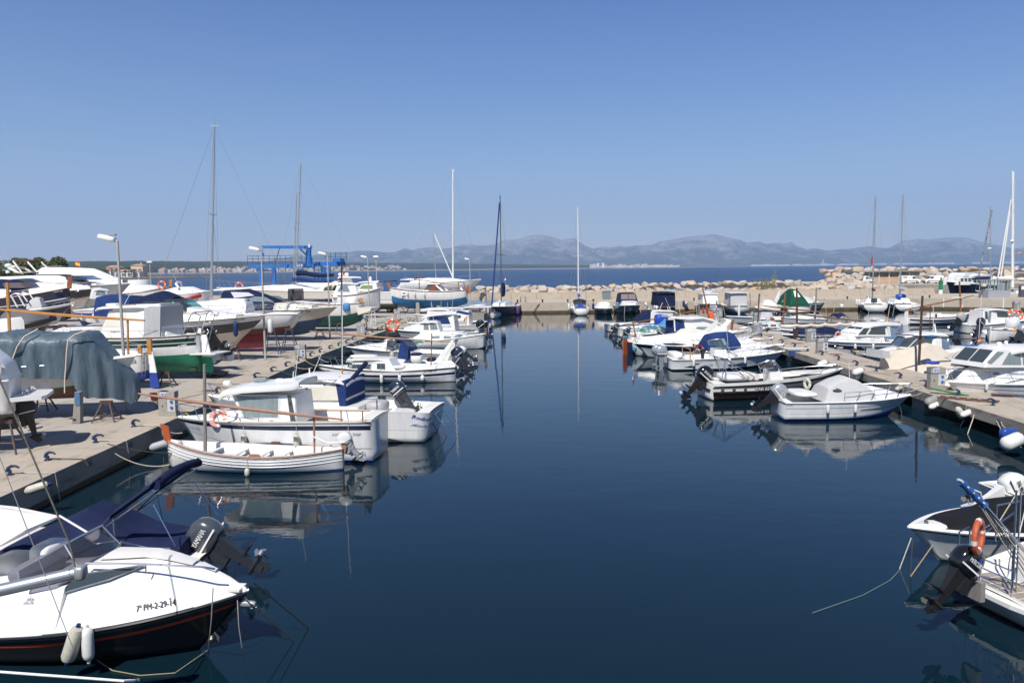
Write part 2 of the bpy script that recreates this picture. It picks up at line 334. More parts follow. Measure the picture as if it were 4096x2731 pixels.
 def S(s,t,p,sd=1):
  b=s.half0(t); zs=s.zs(t)
  if s.kind=='vee':
   q=max(0,(t-.35)/.65); bc=b*(s.cr-(s.cr-.35)*t**3); zc=s.zc0+(zs*.5-s.zc0)*q**2.2; k=max(0,(t-.55)/.45); zk=-s.draft+(s.draft*.9)*k**2.2
   if p<0: f=1+p; y=bc*f; z=zk+(zc-zk)*f; hh=(z-zk)/(zs-zk+1e-6)
   else: y=bc+(b-bc)*p**s.fl; z=zc+(zs-zc)*p; hh=(z-zk)/(zs-zk+1e-6)
  else:
   k=max(0,(t-.7)/.3); kk=max(0,(.3-t)/.3)
   zk=-s.draft+(s.draft*.75)*k**2+(s.draft*.6 if s.tr>.3 else s.draft*.1)*kk**2
   z=zk+(zs-zk)*p; c=min(1,max(0,1-p)); y=b*(1-c**2.3)**.62; hh=p
  x=t*s.L-s.rake*(1-hh)*t**5+s.sr*(1-hh)*(1-t)**4
  return Vector((x,sd*y,z))
 def half(s,x,z):
  t=min(.999,max(0,x/s.L))
  for _ in range(4):
   zs=s.zs(t); lo,hi=0.,1.
   for _ in range(14):
    m=(lo+hi)/2
    if s.S(t,m).z<z: lo=m
    else: hi=m
   v=s.S(t,lo); t=min(.999,max(0,t+(x-v.x)/s.L))
  return s.S(t,lo).y
 def q(s,fx,fy,lat=0.):
  """image point -> local (x,z) on the vertical plane lat metres to the near side of the centreline"""
  o=s.o+s.n*(lat*s.side); d=ray(fx,fy); k=(o-CP).dot(s.n)/d.dot(s.n); p=CP+d*k
  return ((p-s.o).dot(s.dir),p.z-s.o.z)
 def Q(s,l,lat=0.): return [s.q(a,b,lat) for a,b in l]
 def W(s,x,y,z): return s.o+s.dir*x+s.n*y+Vector((0,0,z))
 def rail(s,t0=.45,t1=1.,h=.55,n=5,m=STEEL,r=.014,inset=.07,mid=False,name='guard_rail'):
  mb=MB(); K=14
  def pt(t,sd,hh): v=s.S(t,1,sd); return Vector((v.x-(.05 if t>.97 else 0),sd*max(.04,abs(v.y)-inset),v.z+hh))
  hf=lambda t:h*(.75+.25*(t-t0)/(t1-t0+1e-6))
  for sd in(1,-1):
   tt=[t0+(t1-t0)*i/K for i in range(K+1)]
   mb.tube([pt(t0,sd,0)]+[pt(t,sd,hf(t)) for t in tt],r,5)
   if mid: mb.tube([pt(t,sd,hf(t)*.5) for t in tt],r*.6,4)
   for i in range(1,n+1):
    t=t0+(t1-t0)*i/n; a=pt(t,sd,hf(t)); bq=pt(max(t0,t-.03),sd,0); mb.tube([bq,a],r*.9,5)
  if t1>.97: mb.tube([pt(t1,1,h),pt(t1,1,h)+Vector((.12,-abs(pt(t1,1,0).y),0)),pt(t1,-1,h)],r,5)
  mb.build(name,m,s.root); return s
 def tubes(s,paths,r,m,name,n=6):
  mb=MB()
  for p in paths: mb.tube(p,r,n)
  return mb.build(name,m,s.root)
 def motor(s,m=GREYM,tilt=0,sc_=1.,x=-.05,z=None,y=0,txt=None,txm=INKW,leg=None,cover=None,prop=ALU,side_text=True,name='outboard_motor'):
  z=s.zs(0)*.75 if z is None else z
  M=Matrix.Translation((x,y,z))@Matrix.Rotation(R(tilt),4,'Y')@Matrix.Scale(sc_,4)
  return motor(s.root,M,m,leg or ENGD,txt,txm,s.side*(1 if math.cos(s.h)>0 else 1),cover,prop,name,s)
 def text(s,txt,x0,x1,y,h,m=INK,shear=0,bold=0,name='lettering',cab=None,lat=None):
  """lettering lying on the hull or cabin skin between the image points x0 and x1"""
  ya,yb=y if isinstance(y,tuple) else (y,y); me=(cab.o if cab else s.hull).data
  bv=BVHTree.FromPolygons([v.co for v in me.vertices],[tuple(p.vertices) for p in me.polygons]); q=Matrix.Rotation(-s.h,3,'Z'); C0=q@(CP-s.o)
  def land(fx,fy):
   p=bv.ray_cast(C0,(q@ray(fx,fy)).normalized())[0]; return p
  A,B_,T=land(x0,ya),land(x1,yb),land((x0+x1)/2,(ya+yb)/2-h)
  if not(A and B_): print('text off the skin:',txt); return
  Mp=land((x0+x1)/2,(ya+yb)/2) or (A+B_)/2; d=(B_-A).normalized(); up=(T-Mp) if T else Vector((0,0,h*s.o.y/FL)); up-=d*up.dot(d); hh=min(up.length,h*1.8*s.o.y/FL); up.normalize()
  w=(B_-A).length; n=d.cross(up).normalized(); n=n if n.dot(C0-A)>0 else -n
  def f(u,v):
   p=A+d*u+up*v; r=bv.ray_cast(p+n*.6,-n,1.1)[0]; return (r if r else p)+n*.02
  return lettering(txt,m,s.root,f,w,hh,shear,bold,name)
class Cab:
 """lofted superstructure: prof = [(x,z)] side outline of the top"""
 def __init__(s,b,name,prof,W=1.6,k=.15,m=GEL,bz=None,r=.08,crown=.05,nose=0,parent=None,sub=3,side=.12,flat=False,ends=True,zo=0):
  s.b=b; prof=sorted(prof,key=lambda p:p[0]) if prof[0][0]>prof[-1][0] else list(prof)
  if prof[0][0]>prof[-1][0]: prof=prof[::-1]
  base=(lambda x:b.zs(min(1,max(0,x/b.L)))-.02+zo) if bz is None else ((lambda x:bz) if not callable(bz) else bz)
  pts=[]
  for i in range(len(prof)-1):
   for j in range(sub): a=prof[i]; c=prof[i+1]; f=j/sub; pts.append((a[0]+(c[0]-a[0])*f,a[1]+(c[1]-a[1])*f))
  pts.append(prof[-1])
  if ends: pts=[(pts[0][0]-.002,base(pts[0][0]))]+pts+[(pts[-1][0]+.002,base(pts[-1][0]))]
  s.st=[]
  for x,z in pts:
   t=min(1,max(0,x/b.L)); zb=base(x); z=max(z,zb); wb=max(.03,min(W/2,(b.half0(t)-side) if not flat else 9))
   s.st.append((x,z,zb,wb,max(.02,wb-k*(z-zb))))
  secs=[]
  for x,z,zb,wb,wt in s.st:
   rr=min(r,(z-zb)*.6+1e-4,wt*.5); c=crown*min(1,(z-zb)*3)
   hp=[(wb,zb),(wt,z-rr),(wt-.3*rr,z-.3*rr),(wt-rr,z),(wt*.5,z+c*.75),(0,z+c)]
   secs.append([(x,p[0],p[1]) for p in hp]+[(x,-p[0],p[1]) for p in hp[::-1][1:]])
  s.o=recalc(MB().loft(secs,closed=False,cap=False).build(name,m,parent or b.root,smooth=35))
 def _at(s,x):
  S=s.st
  if x<=S[0][0]: return S[0]
  for i in range(len(S)-1):
   if S[i][0]<=x<=S[i+1][0]:
    d=S[i+1][0]-S[i][0]; f=(x-S[i][0])/d if d>1e-6 else 0
    return tuple(S[i][j]+(S[i+1][j]-S[i][j])*f for j in range(5))
  return S[-1]
 def y(s,x,z):
  _,zt,zb,wb,wt=s._at(x); f=min(1,max(0,(z-zb)/(zt-zb))) if zt-zb>.02 else 0; return wb+(wt-wb)*f
 def win(s,quads,m=GLASS,lat=None,name='window',px=True,frame=None):
  lat=sum(q[3] for q in s.st)/len(s.st)*.9 if lat is None else lat
  for q in quads:
   pl=s.b.Q(q,lat) if px else q
   cx=sum(p[0] for p in pl)/len(pl); cz=sum(p[1] for p in pl)/len(pl)
   for k,(mm,sc2,e) in enumerate((((frame,1.12,.006),) if frame else ())+((m,1,.012),)):
    for sd in(1,-1):
     mb=MB(); pp=[(cx+(p[0]-cx)*sc2,cz+(p[1]-cz)*sc2) for p in pl]
     den=[]
     for i in range(len(pp)):
      a=pp[i]; c=pp[(i+1)%len(pp)]
      for j in range(4): den.append((a[0]+(c[0]-a[0])*j/4,a[1]+(c[1]-a[1])*j/4))
     vs=[(x,sd*(s.y(x,z)+e),z) for x,z in den]+[(cx,sd*(s.y(cx,cz)+e),cz)]
     n=len(den); mb.add(vs,[(i,(i+1)%n,n) for i in range(n)])
     mb.build(name if mm is m else 'window_frame',mm,s.o,smooth=0)
  return s
 def front(s,x0,x1,f=.8,m=GLASS,split=2,name='windscreen_pane'):
  """glass laid on the sloping top surface between x0 and x1"""
  for i in range(split):
   mb=MB(); N=4; u0=-f+2*f*i/split+.03; u1=-f+2*f*(i+1)/split-.03
   g=[]
   for a in range(N+1):
    x=x0+(x1-x0)*a/N; _,zt,zb,wb,wt=s._at(x)
    for c in range(N+1):
     u=u0+(u1-u0)*c/N; g.append((x+(.012 if x1>x0 else -.012)*0,u*wt,zt+.05*min(1,(zt-zb)*3)*(1-u*u)+.015))
   mb.add(g,[(a*(N+1)+c,(a+1)*(N+1)+c,(a+1)*(N+1)+c+1,a*(N+1)+c+1) for a in range(N) for c in range(N)]); mb.build(name,m,s.o,smooth=60)
  return s
def motor(parent,M,m,legm,txt=None,txm=INKW,side=1,cover=None,prop=ALU,name='outboard_motor',bt=None):
 """origin at the clamp on the transom, -x aft, leg hangs down"""
 T=lambda vs:[M@Vector(v) for v in vs]
 mb=MB()
 mb.loft([T([(-.26+a,w_,z),(-.26-a*1.2,w_,z),(-.26-a*1.2,-w_,z),(-.26+a,-w_,z)]) for z,a,w_ in((.12,.17,.13),(-.05,.13,.10),(-.3,.10,.07),(-.5,.09,.055),(-.62,.075,.04),(-.95,.08,.03))])
 mb.loft([T([(-.26+x,r_*math.cos(q),-.78+r_*math.sin(q)) for q in [k*math.pi/3 for k in range(6)]]) for x,r_ in((.22,.01),(.12,.055),(-.1,.065),(-.26,.05))])   # gearcase
 mb.add(T([(-.26+.18,.0,-.5),(-.26-.32,.12,-.5),(-.26-.32,-.12,-.5),(-.26+.18,.0,-.535),(-.26-.32,.12,-.53),(-.26-.32,-.12,-.53)]),[(0,1,2),(3,5,4),(0,3,4,1),(1,4,5,2),(2,5,3,0)])
 mb.add(T([(-.1,.02,-.82),(-.42,.02,-.84),(-.46,.008,-1.02),(-.3,.008,-1.06),(-.1,-.02,-.82),(-.42,-.02,-.84),(-.46,-.008,-1.02),(-.3,-.008,-1.06)]),[(0,1,2,3),(4,7,6,5),(0,4,5,1),(1,5,6,2),(2,6,7,3),(3,7,4,0)])
 mb.loft([T([(x,y,z) for x,y in((.04,.12),(-.14,.12),(-.14,-.12),(.04,-.12))]) for z in(.1,-.32)])  # clamp bracket
 leg=recalc(mb.build(name,legm,parent,smooth=45))
 secs=[]
 for z,xf,xb,w_ in((.06,.02,-.50,.16),(.12,.06,-.56,.2),(.28,.07,-.60,.22),(.44,.05,-.58,.215),(.56,-.0,-.50,.19),(.62,-.08,-.40,.14),(.64,-.14,-.32,.07)):
  cx=(xf+xb)/2; a=(xf-xb)/2; secs.append(T([(cx+a*abs(math.cos(q))**.6*(1 if math.cos(q)>0 else -1),w_*abs(math.sin(q))**.6*(1 if math.sin(q)>0 else -1),z) for q in [k*math.pi/8 for k in range(16)]]))
 cw=MB().loft(secs,cap=True).build('engine_cowling',cover or m,leg,smooth=50); recalc(cw)
 mb=MB()
 for k in range(3):
  a=k*2.094+.4; c,s_=math.cos(a),math.sin(a); c2,s2=math.cos(a+.9),math.sin(a+.9)
  mb.add(T([(-.53,0,-.78),(-.50,.15*c,-.78+.15*s_),(-.56,.17*(c+c2)/1.85,-.78+.17*(s_+s2)/1.85),(-.60,.13*c2,-.78+.13*s2)]),[(0,1,2,3)])
 mb.loft([T([(-.26+x,r_*math.cos(q),-.78+r_*math.sin(q)) for q in [k*math.pi/3 for k in range(6)]]) for x,r_ in((-.26,.05),(-.36,.035))])
 mb.build('propeller',prop,leg,smooth=0)
 if not cover:
  for sd in(1,-1): mb=MB(); mb.add(T([(-.02,sd*.226,.17),(-.56,sd*.218,.17),(-.56,sd*.218,.205),(-.02,sd*.226,.205)]),[(0,1,2,3)]); mb.build('cowling_stripe',txm,leg,smooth=0)
 if txt:
  sd=side; w_=.40
  dirn=-1 if sd>0 else 1
  def f(u,v): return M@Vector(((-.25-dirn*w_/2)+dirn*u,sd*.232,.30+v))
  lettering(txt,txm,leg,f,w_,.10,bold=.006)
 return leg
def sbox(c,d,e=.4,M=None,n=14,k=8):
 """superellipsoid sections centred at c with half sizes d"""
 f=lambda v:abs(v)**e*(1 if v>=0 else -1); secs=[]
 for i in range(k+1):
  ph=-math.pi/2+math.pi*i/k*0.999+.0005; z=f(math.sin(ph)); rr=abs(math.cos(ph))**e
  secs.append([Vector((d[0]*rr*f(math.cos(2*math.pi*j/n)),d[1]*rr*f(math.sin(2*math.pi*j/n)),d[2]*z)) for j in range(n)])
 return [[(M@v if M else v)+Vector(c) for v in q] for q in secs]
def fender(b,fx,label,L=.6,r=.11,m=FEND,zt=None,tip=FENDB,fy=None,out=0,lean=0,group='fenders hanging on the boats'):
 if fy is not None: x,z=b.q(fx,fy,b.B/2); ztop=z
 else: x,_=b.q(fx,1200,b.B/2); ztop=b.zs(x/b.L)-(.12 if zt is None else zt)
 y=max(b.half(x,ztop),b.half(x,ztop-L))+r+.01+out; xs=b.half(x,b.zs(min(1,x/b.L)))
 base=b.W(x,y*b.side,ztop-L)
 prof=[(.01,-.06),(r*.3,-.05),(r*.35,0),(r*.8,.03),(r,.10*1),(r,L-.10),(r*.8,L-.03),(r*.35,L),(r*.3,L+.05),(.01,L+.06)]
 mb=MB(); mb.lathe(prof[2:8],10,0); mb.lathe(prof[:3],8,1); mb.lathe(prof[7:],8,1)
 rl=b.W(x,xs*b.side,b.zs(min(1,x/b.L)))-base
 mb.tube([(0,0,L+.05),rl+Vector((0,0,.02))],.008,4,2)
 o=mb.build('fender',[m,tip,ROPEW]); o.location=base; 
 if lean: o.rotation_euler=(0,lean,0)
 return tag(o,label,'fender',group)
def ring(label,c,R_=.33,r=.075,m=ORRING,nrm=(0,-1,0),group='life rings',arc=1.):
 n=Vector(nrm).normalized(); a=n.cross(Vector((0,0,1))).normalized(); bb=n.cross(a)
 N=24; mb=MB(); secs=[]
 for i in range(N+1):
  q=2*math.pi*i/N; d=a*math.cos(q)+bb*math.sin(q)
  secs.append([d*(R_+r*math.cos(p))+n*(r*.8*math.sin(p)) for p in [k*math.pi/4 for k in range(8)]])
 for i in range(N): mb.loft([secs[i],secs[i+1]],1 if i%6==0 else 0,cap=False)
 o=mb.build('life_ring',[m,FEND]); o.location=c; return tag(o,label,'life ring',group)
def flag(parent,base,top,h=.35,w=.5,name='flag',cols=None):
 """spanish ensign drooping from a staff"""
 base=Vector(base); top=Vector(top); mb=MB(); mb.tube([base,top],.012,5); st=mb.build('flagstaff',WOODL,parent)
 mb=MB(); d=(base-top).normalized(); out=Vector((w,0,-w*.5)); N=6
 for k,(a,bq,mi) in enumerate(((0,.25,0),(.25,.75,1),(.75,1,0))):
  for i in range(N):
   f0,f1=i/N,(i+1)/N; g=lambda f,v:top+d*(h*v)+out*f+Vector((0,.06*math.sin(f*7),-.25*h*f))
   mb.add([g(f0,a),g(f1,a),g(f1,bq),g(f0,bq)],[(0,1,2,3)],mi)
 mb.build(name,cols or [REDF,YELF],st)
# ---------------------------------------------------------------- water
def water(name,deep,rough,scales,far,hue=None):
 m=bpy.data.materials.new(name); m.use_nodes=True; N=m.node_tree.nodes; K=m.node_tree.links; b=N['Principled BSDF']
 b.inputs['Base Color'].default_value=(*deep,1); b.inputs['Roughness'].default_value=rough; b.inputs['IOR'].default_value=1.333; b.inputs['Specular IOR Level'].default_value=.5
 ge=N.new('ShaderNodeNewGeometry'); prev=None
 for sc_,dist,st,det in scales:
  mp=N.new('ShaderNodeMapping'); mp.inputs['Scale'].default_value=st; mp.inputs['Rotation'].default_value=(0,0,.15); K.new(ge.outputs['Position'],mp.inputs[0])
  n=N.new('ShaderNodeTexNoise'); n.inputs['Scale'].default_value=sc_; n.inputs['Detail'].default_value=det; K.new(mp.outputs[0],n.inputs[0])
  bu=N.new('ShaderNodeBump'); bu.inputs['Strength'].default_value=1; bu.inputs['Distance'].default_value=dist
  # ripples come in patches
  pn=N.new('ShaderNodeTexNoise'); pn.inputs['Scale'].default_value=far; pn.inputs['Detail'].default_value=2; K.new(mp.outputs[0],pn.inputs[0])
  mr=N.new('ShaderNodeMapRange'); mr.inputs[1].default_value=.35; mr.inputs[2].default_value=.7; mr.inputs[3].default_value=.35; mr.inputs[4].default_value=1; K.new(pn.outputs[0],mr.inputs[0])
  mu=N.new('ShaderNodeMath'); mu.operation='MULTIPLY'; K.new(n.outputs[0],mu.inputs[0]); K.new(mr.outputs[0],mu.inputs[1]); K.new(mu.outputs[0],bu.inputs['Height'])
  if prev: K.new(prev,bu.inputs['Normal'])
  prev=bu.outputs[0]
 K.new(prev,b.inputs['Normal'])
 if hue:
  mp=N.new('ShaderNodeMapping'); mp.inputs['Scale'].default_value=(.25,1.6,1); K.new(ge.outputs['Position'],mp.inputs[0])
  n=N.new('ShaderNodeTexNoise'); n.inputs['Scale'].default_value=.012; n.inputs['Detail'].default_value=7; K.new(mp.outputs[0],n.inputs[0])
  mr=N.new('ShaderNodeMapRange'); mr.inputs[1].default_value=.35; mr.inputs[2].default_value=.7; K.new(n.outputs[0],mr.inputs[0])
  mx=N.new('ShaderNodeMix'); mx.data_type='RGBA'; mx.inputs[6].default_value=(*deep,1); mx.inputs[7].default_value=(*hue,1); K.new(mr.outputs[0],mx.inputs[0]); K.new(mx.outputs[2],b.inputs['Base Color'])
 if hue:
  df=N.new('ShaderNodeBsdfDiffuse'); K.new(mx.outputs[2],df.inputs[0]); gl=N.new('ShaderNodeBsdfGlossy'); gl.inputs['Roughness'].default_value=rough; K.new(prev,gl.inputs['Normal']); fr=N.new('ShaderNodeFresnel'); fr.inputs[0].default_value=1.33; K.new(prev,fr.inputs['Normal'])
  mu=N.new('ShaderNodeMath'); mu.operation='MULTIPLY'; mu.inputs[1].default_value=.42; K.new(fr.outputs[0],mu.inputs[0]); ms=N.new('ShaderNodeMixShader'); K.new(mu.outputs[0],ms.inputs[0]); K.new(df.outputs[0],ms.inputs[1]); K.new(gl.outputs[0],ms.inputs[2]); K.new(ms.outputs[0],N['Material Output'].inputs[0])
 return m
HW=water('harbour water',(.0035,.015,.024),.012,[(.55,.012,(1,1.6,1),2),(2.6,.0028,(1,1.9,1),3)],.05)
SW=water('open sea water',(.006,.042,.13),.10,[(.25,.35,(1,1.7,1),4),(1.6,.06,(1,1.5,1),3)],.01,hue=(.010,.062,.17))
MB().add([(-200,-60,0),(200,-60,0),(200,171,0),(-200,171,0)],[(0,1,2,3)]).build('harbour_water',HW)['kind']='structure'
MB().add([(-16000,171,0),(16000,171,0),(16000,16500,0),(-16000,16500,0),],[(0,1,2,3)]).build('sea',SW)['kind']='structure'
# ---------------------------------------------------------------- far land
def terr(name,cols,rows,f,m,kind='structure',smooth=180,label=None):
 """grid terrain: f(i/cols, j/rows)->(x,y,z)"""
 mb=MB(); mb.add([f(i/cols,j/rows) for j in range(rows+1) for i in range(cols+1)],[(j*(cols+1)+i,j*(cols+1)+i+1,(j+1)*(cols+1)+i+1,(j+1)*(cols+1)+i) for j in range(rows) for i in range(cols)])
 o=mb.build(name,m,smooth=smooth); o['kind']=kind
 return o
def interp(tab,x):
 if x<=tab[0][0]: return tab[0][1]
 for a,b in zip(tab,tab[1:]):
  if x<=b[0]: return a[1]+(b[1]-a[1])*(x-a[0])/(b[0]-a[0])
 return tab[-1][1]
def fbm(p,o=5,h=.9,l=2.1): return noise.fractal(Vector(p),h,l,o)
def landmat(name,rock,green,zs,sc1,sc2,th=(.42,.58),sand=None,bump=0):
 m=bpy.data.materials.new(name); m.use_nodes=True; N=m.node_tree.nodes; K=m.node_tree.links; b=N['Principled BSDF']; b.inputs['Roughness'].default_value=1; b.inputs['Specular IOR Level'].default_value=.05
 ge=N.new('ShaderNodeNewGeometry'); mp=N.new('ShaderNodeMapping'); mp.inputs['Scale'].default_value=(1,.6,1.6); K.new(ge.outputs['Position'],mp.inputs[0])
 def nz(s,d=9,r=.62): n=N.new('ShaderNodeTexNoise'); n.inputs['Scale'].default_value=s; n.inputs['Detail'].default_value=d; n.inputs['Roughness'].default_value=r; K.new(mp.outputs[0],n.inputs[0]); return n.outputs[0]
 sx=N.new('ShaderNodeSeparateXYZ'); K.new(ge.outputs['Position'],sx.inputs[0])
 h=N.new('ShaderNodeMapRange'); h.inputs[1].default_value=zs[0]; h.inputs[2].default_value=zs[1]; h.inputs[3].default_value=-.13; h.inputs[4].default_value=.13; K.new(sx.outputs[2],h.inputs[0])
 ad=N.new('ShaderNodeMath'); K.new(nz(sc1),ad.inputs[0]); K.new(h.outputs[0],ad.inputs[1])
 mr=N.new('ShaderNodeMapRange'); mr.inputs[1].default_value=th[0]; mr.inputs[2].default_value=th[1]; K.new(ad.outputs[0],mr.inputs[0])
 mx=N.new('ShaderNodeMix'); mx.data_type='RGBA'; K.new(mr.outputs[0],mx.inputs[0]); mx.inputs[6].default_value=(*green,1); mx.inputs[7].default_value=(*rock,1)
 m2=N.new('ShaderNodeMix'); m2.data_type='RGBA'; m2.blend_type='MULTIPLY'; m2.inputs[0].default_value=1; K.new(mx.outputs[2],m2.inputs[6])
 r2=N.new('ShaderNodeMapRange'); r2.inputs[1].default_value=.3; r2.inputs[2].default_value=.7; r2.inputs[3].default_value=.5; r2.inputs[4].default_value=1.25; K.new(nz(sc2,5),r2.inputs[0])
 cb=N.new('ShaderNodeCombineXYZ'); [K.new(r2.outputs[0],cb.inputs[i]) for i in range(3)]; K.new(cb.outputs[0],m2.inputs[7]); out=m2.outputs[2]
 if sand:
  s1=N.new('ShaderNodeMapRange'); s1.inputs[1].default_value=sand[0]; s1.inputs[2].default_value=sand[1]; K.new(sx.outputs[2],s1.inputs[0])
  m3=N.new('ShaderNodeMix'); m3.data_type='RGBA'; K.new(s1.outputs[0],m3.inputs[0]); m3.inputs[6].default_value=(*sand[2],1); K.new(out,m3.inputs[7]); out=m3.outputs[2]
 K.new(out,b.inputs['Base Color'])
 if bump:
  bu=N.new('ShaderNodeBump'); bu.inputs['Distance'].default_value=bump; bu.inputs['Strength'].default_value=1; K.new(nz(sc2,5),bu.inputs['Height']); K.new(bu.outputs[0],b.inputs['Normal'])
 return m
RIDGE=[(0,1085),(900,1075),(1100,1040),(1200,1026),(1300,1018),(1387,1011),(1438,1004),(1492,1004),(1540,1009),(1581,1010),(1608,1001),(1627,993),(1656,1001),(1683,993),(1731,989),(1778,997),(1816,991),(1846,981),(1887,976),(1914,983),(1965,981),(2000,971),(2015,961),(2075,959),(2098,950),(2131,942),(2168,940),(2205,946),(2247,961),(2268,956),(2298,953),(2316,965),(2343,984),(2378,996),(2408,988),(2447,990),(2480,984),(2506,989),(2542,982),(2566,984),(2611,979),(2640,967),(2700,957),(2745,950),(2790,945),(2820,943),(2856,939),(2903,950),(2953,959),(2983,972),(3034,966),(3063,978),(3096,972),(3141,974),(3162,967),(3183,983),(3221,998),(3260,994),(3308,1005),(3355,998),(3396,996),(3470,985),(3506,990),(3545,994),(3575,980),(3610,963),(3664,957),(3709,959),(3777,951),(3855,951),(3902,965),(3962,977),(4001,984),(4051,995),(4150,986),(4400,1010)]
MOUNT=landmat('mountain rock and scrub',(.30,.28,.26),(.06,.075,.05),(60,480),.0034,.015,th=(.40,.64))
def mk_mount(name,tab,D,dep,seed,rough,fx0,fx1,cols,rows,fac=1):
 def f(u,v):
  fx=fx0+(fx1-fx0)*u; d=D-dep+v*dep*1.25; vv=v*1.25
  top=(hz(fx)-interp(tab,fx))*D/FL+CH*(1 if interp(tab,fx)<hz(fx) else 0)
  x=(fx-2048)/FL*d; p=(x*.0011+seed,d*.0007,seed)
  e=(min(1,vv)**1.25) if vv<=1 else 1-(vv-1)*1.6
  rn=(1-abs(fbm((x*.0014+seed,d*.0011,1.7),6,.75)))*1.0-.55
  z=top*e*fac + rough*rn*math.sin(min(1,vv)*math.pi)*max(.1,min(1,top/200))*1.0
  return (x,d,max(-3,z+ (0 if vv<1 else 0)))
 return terr(name,cols,rows,f,MOUNT)
mk_mount('mountains',RIDGE,13000,3200,3.1,200,800,4500,620,60)
LOW=[(1000,1070),(1500,1045),(1900,1040),(2200,1045),(2500,1030),(2700,1022),(2850,1030),(3000,1012),(3100,1008),(3250,1020),(3400,1010),(3500,1028),(3700,1015),(3790,1000),(3880,1003),(4000,1020),(4200,1012),(4500,1040)]
mk_mount('hills',LOW,10900,1200,9.4,130,1000,4500,420,40)
FOREST=landmat('pine forest',(.075,.085,.04),(.022,.035,.014),(0,90),.013,.055,th=(.35,.75),sand=(2.5,5.5,(.36,.30,.22)),bump=5)
SH=[(-1200,1400),(0,1700),(560,2100),(640,2340),(1200,3500),(1622,4300),(2000,4700),(2400,4750),(2700,5600),(3000,8400),(3400,9300),(4100,9900),(4500,9900)]
CREST=[(-1200,1044),(0,1045),(300,1049),(600,1048),(1010,1049),(1387,1053),(1676,1055),(1900,1057),(2179,1061),(2357,1062.5),(2500,1064),(2700,1066),(3000,1063.5),(3400,1059),(4500,1048)]
def ff(u,v):
 fx=-1200+5300*u; d0=interp(SH,fx); d=d0+v*1500; top=max(4,(hz(fx)-interp(CREST,fx))*(d0+1200)/FL+CH)
 x=(fx-2048)/FL*d; e=max(0,(v-.04)/.76); e=min(1,e)**.9 if v<.85 else 1-(v-.85)
 z=(-.5 if v==0 else 3.2)+top*e*(1 if v else 0)+ (2.2*noise.noise(Vector((x*.05,d*.05,0)))+3*noise.noise(Vector((x*.01,d*.01,4)))*(1 if top>10 else .2))*min(1,e*4)
 return (x,d,z)
o=terr('forested_coast',500,40,ff,FOREST)
HEAD=landmat('headland rock',(.30,.24,.17),(.10,.085,.05),(0,5),.05,.4,th=(.3,.6),sand=(.4,1.2,(.11,.09,.07)))
HT=[(-1500,520),(0,560),(300,620),(480,690),(620,740),(760,800),(928,868)]
HB=[(-1500,1500),(0,1500),(480,1400),(560,1150),(620,960),(760,900),(928,876)]
def hf(u,v):
 fx=-1500+2428*u; a=interp(HT,fx); b=interp(HB,fx); d=a+(b-a)*v; x=(fx-2048)/FL*d
 e=min(1,v*(b-a)/14,(1-v)*(b-a)/14+.02); return (x,d,-.6+e*(2.6 if fx<600 else 2.6-1.3*(fx-600)/330)+.5*e*noise.noise(Vector((x*.15,d*.1,0))))
terr('headland',220,36,hf,HEAD)
# shore ground left of the yard
GRD=landmat('dry ground',(.30,.25,.18),(.10,.10,.055),(0,5),.05,.3)
terr('ground',30,20,lambda u,v:(-400+u*335-(v*275 if True else 0),132+v*560,.9+.3*noise.noise(Vector((u*9,v*9,2)))),GRD)
# ---------------------------------------------------------------- quays
def slab(name,poly,z0,z1,top,wall):
 n=len(poly); mb=MB(); mb.add([(x,y,z0) for x,y in poly]+[(x,y,z1) for x,y in poly],[tuple(range(n,2*n))],0); mb.add([(x,y,z0) for x,y in poly]+[(x,y,z1) for x,y in poly],[(i,(i+1)%n,n+(i+1)%n,n+i) for i in range(n)],1)
 o=mb.build(name,[top,wall],smooth=0); recalc(o); o['kind']='structure'; return o
QE=[(-13.4,-30),(-13.4,50),(-12.5,70),(-12.,76),(-7,88),(-3,105),(-2.2,117)]
slab('quay_left',[(x-2.6,y) for x,y in QE[::-1]]+QE,-2.5,.8,CONC,CONCW)
slab('boat_yard',[(-150,-30)]+[(x-2.604,y) for x,y in QE]+[(-2.2-2.604,126.9),(-150,126.9)],-2.5,.78,YARDC,CONCW)
OQ=[(-2.19,117),(61,117),(80,108),(150,96),(150,132),(66,136),(-2.19,136)]
slab('quay_back',[(58,171),(170,171),(170,215),(58,215)],-2.5,2.2,OUTC,CONCW)
slab('quay_outer',OQ,-2.5,1.55,OUTC,OUTC)
WEED=mat('waterline weed',(.05,.042,.025),.9,nz=.5,ns=1.5,c2=(.11,.08,.04))
mb=MB(); 
for (ax,ay),(bx_,by) in (((-2.1,117),(61,117)),((61,117),(80,108)),((80,108),(150,96))):
 d=Vector((bx_-ax,by-ay,0)).normalized(); nn=Vector((d.y,-d.x,0)); a=Vector((ax,ay,0)); b=Vector((bx_,by,0))
 mb.add([a+nn*.03,b+nn*.03,b+nn*.03+Vector((0,0,.34)),a+nn*.03+Vector((0,0,.34))],[(0,1,2,3)]); mb.add([a+nn*.03+Vector((0,0,.34)),b+nn*.03+Vector((0,0,.34)),b+Vector((0,0,.34)),a+Vector((0,0,.34))],[(0,1,2,3)])
 mb.add([a+nn*.22+Vector((0,0,-.3)),b+nn*.22+Vector((0,0,-.3)),b+nn*.22+Vector((0,0,.1)),a+nn*.22+Vector((0,0,.1))],[(0,1,2,3)]); mb.add([a+nn*.22+Vector((0,0,.1)),b+nn*.22+Vector((0,0,.1)),b+nn*.02+Vector((0,0,.1)),a+nn*.02+Vector((0,0,.1))],[(0,1,2,3)])
mb.build('quay_waterline',WEED)['kind']='structure'
mb=MB()
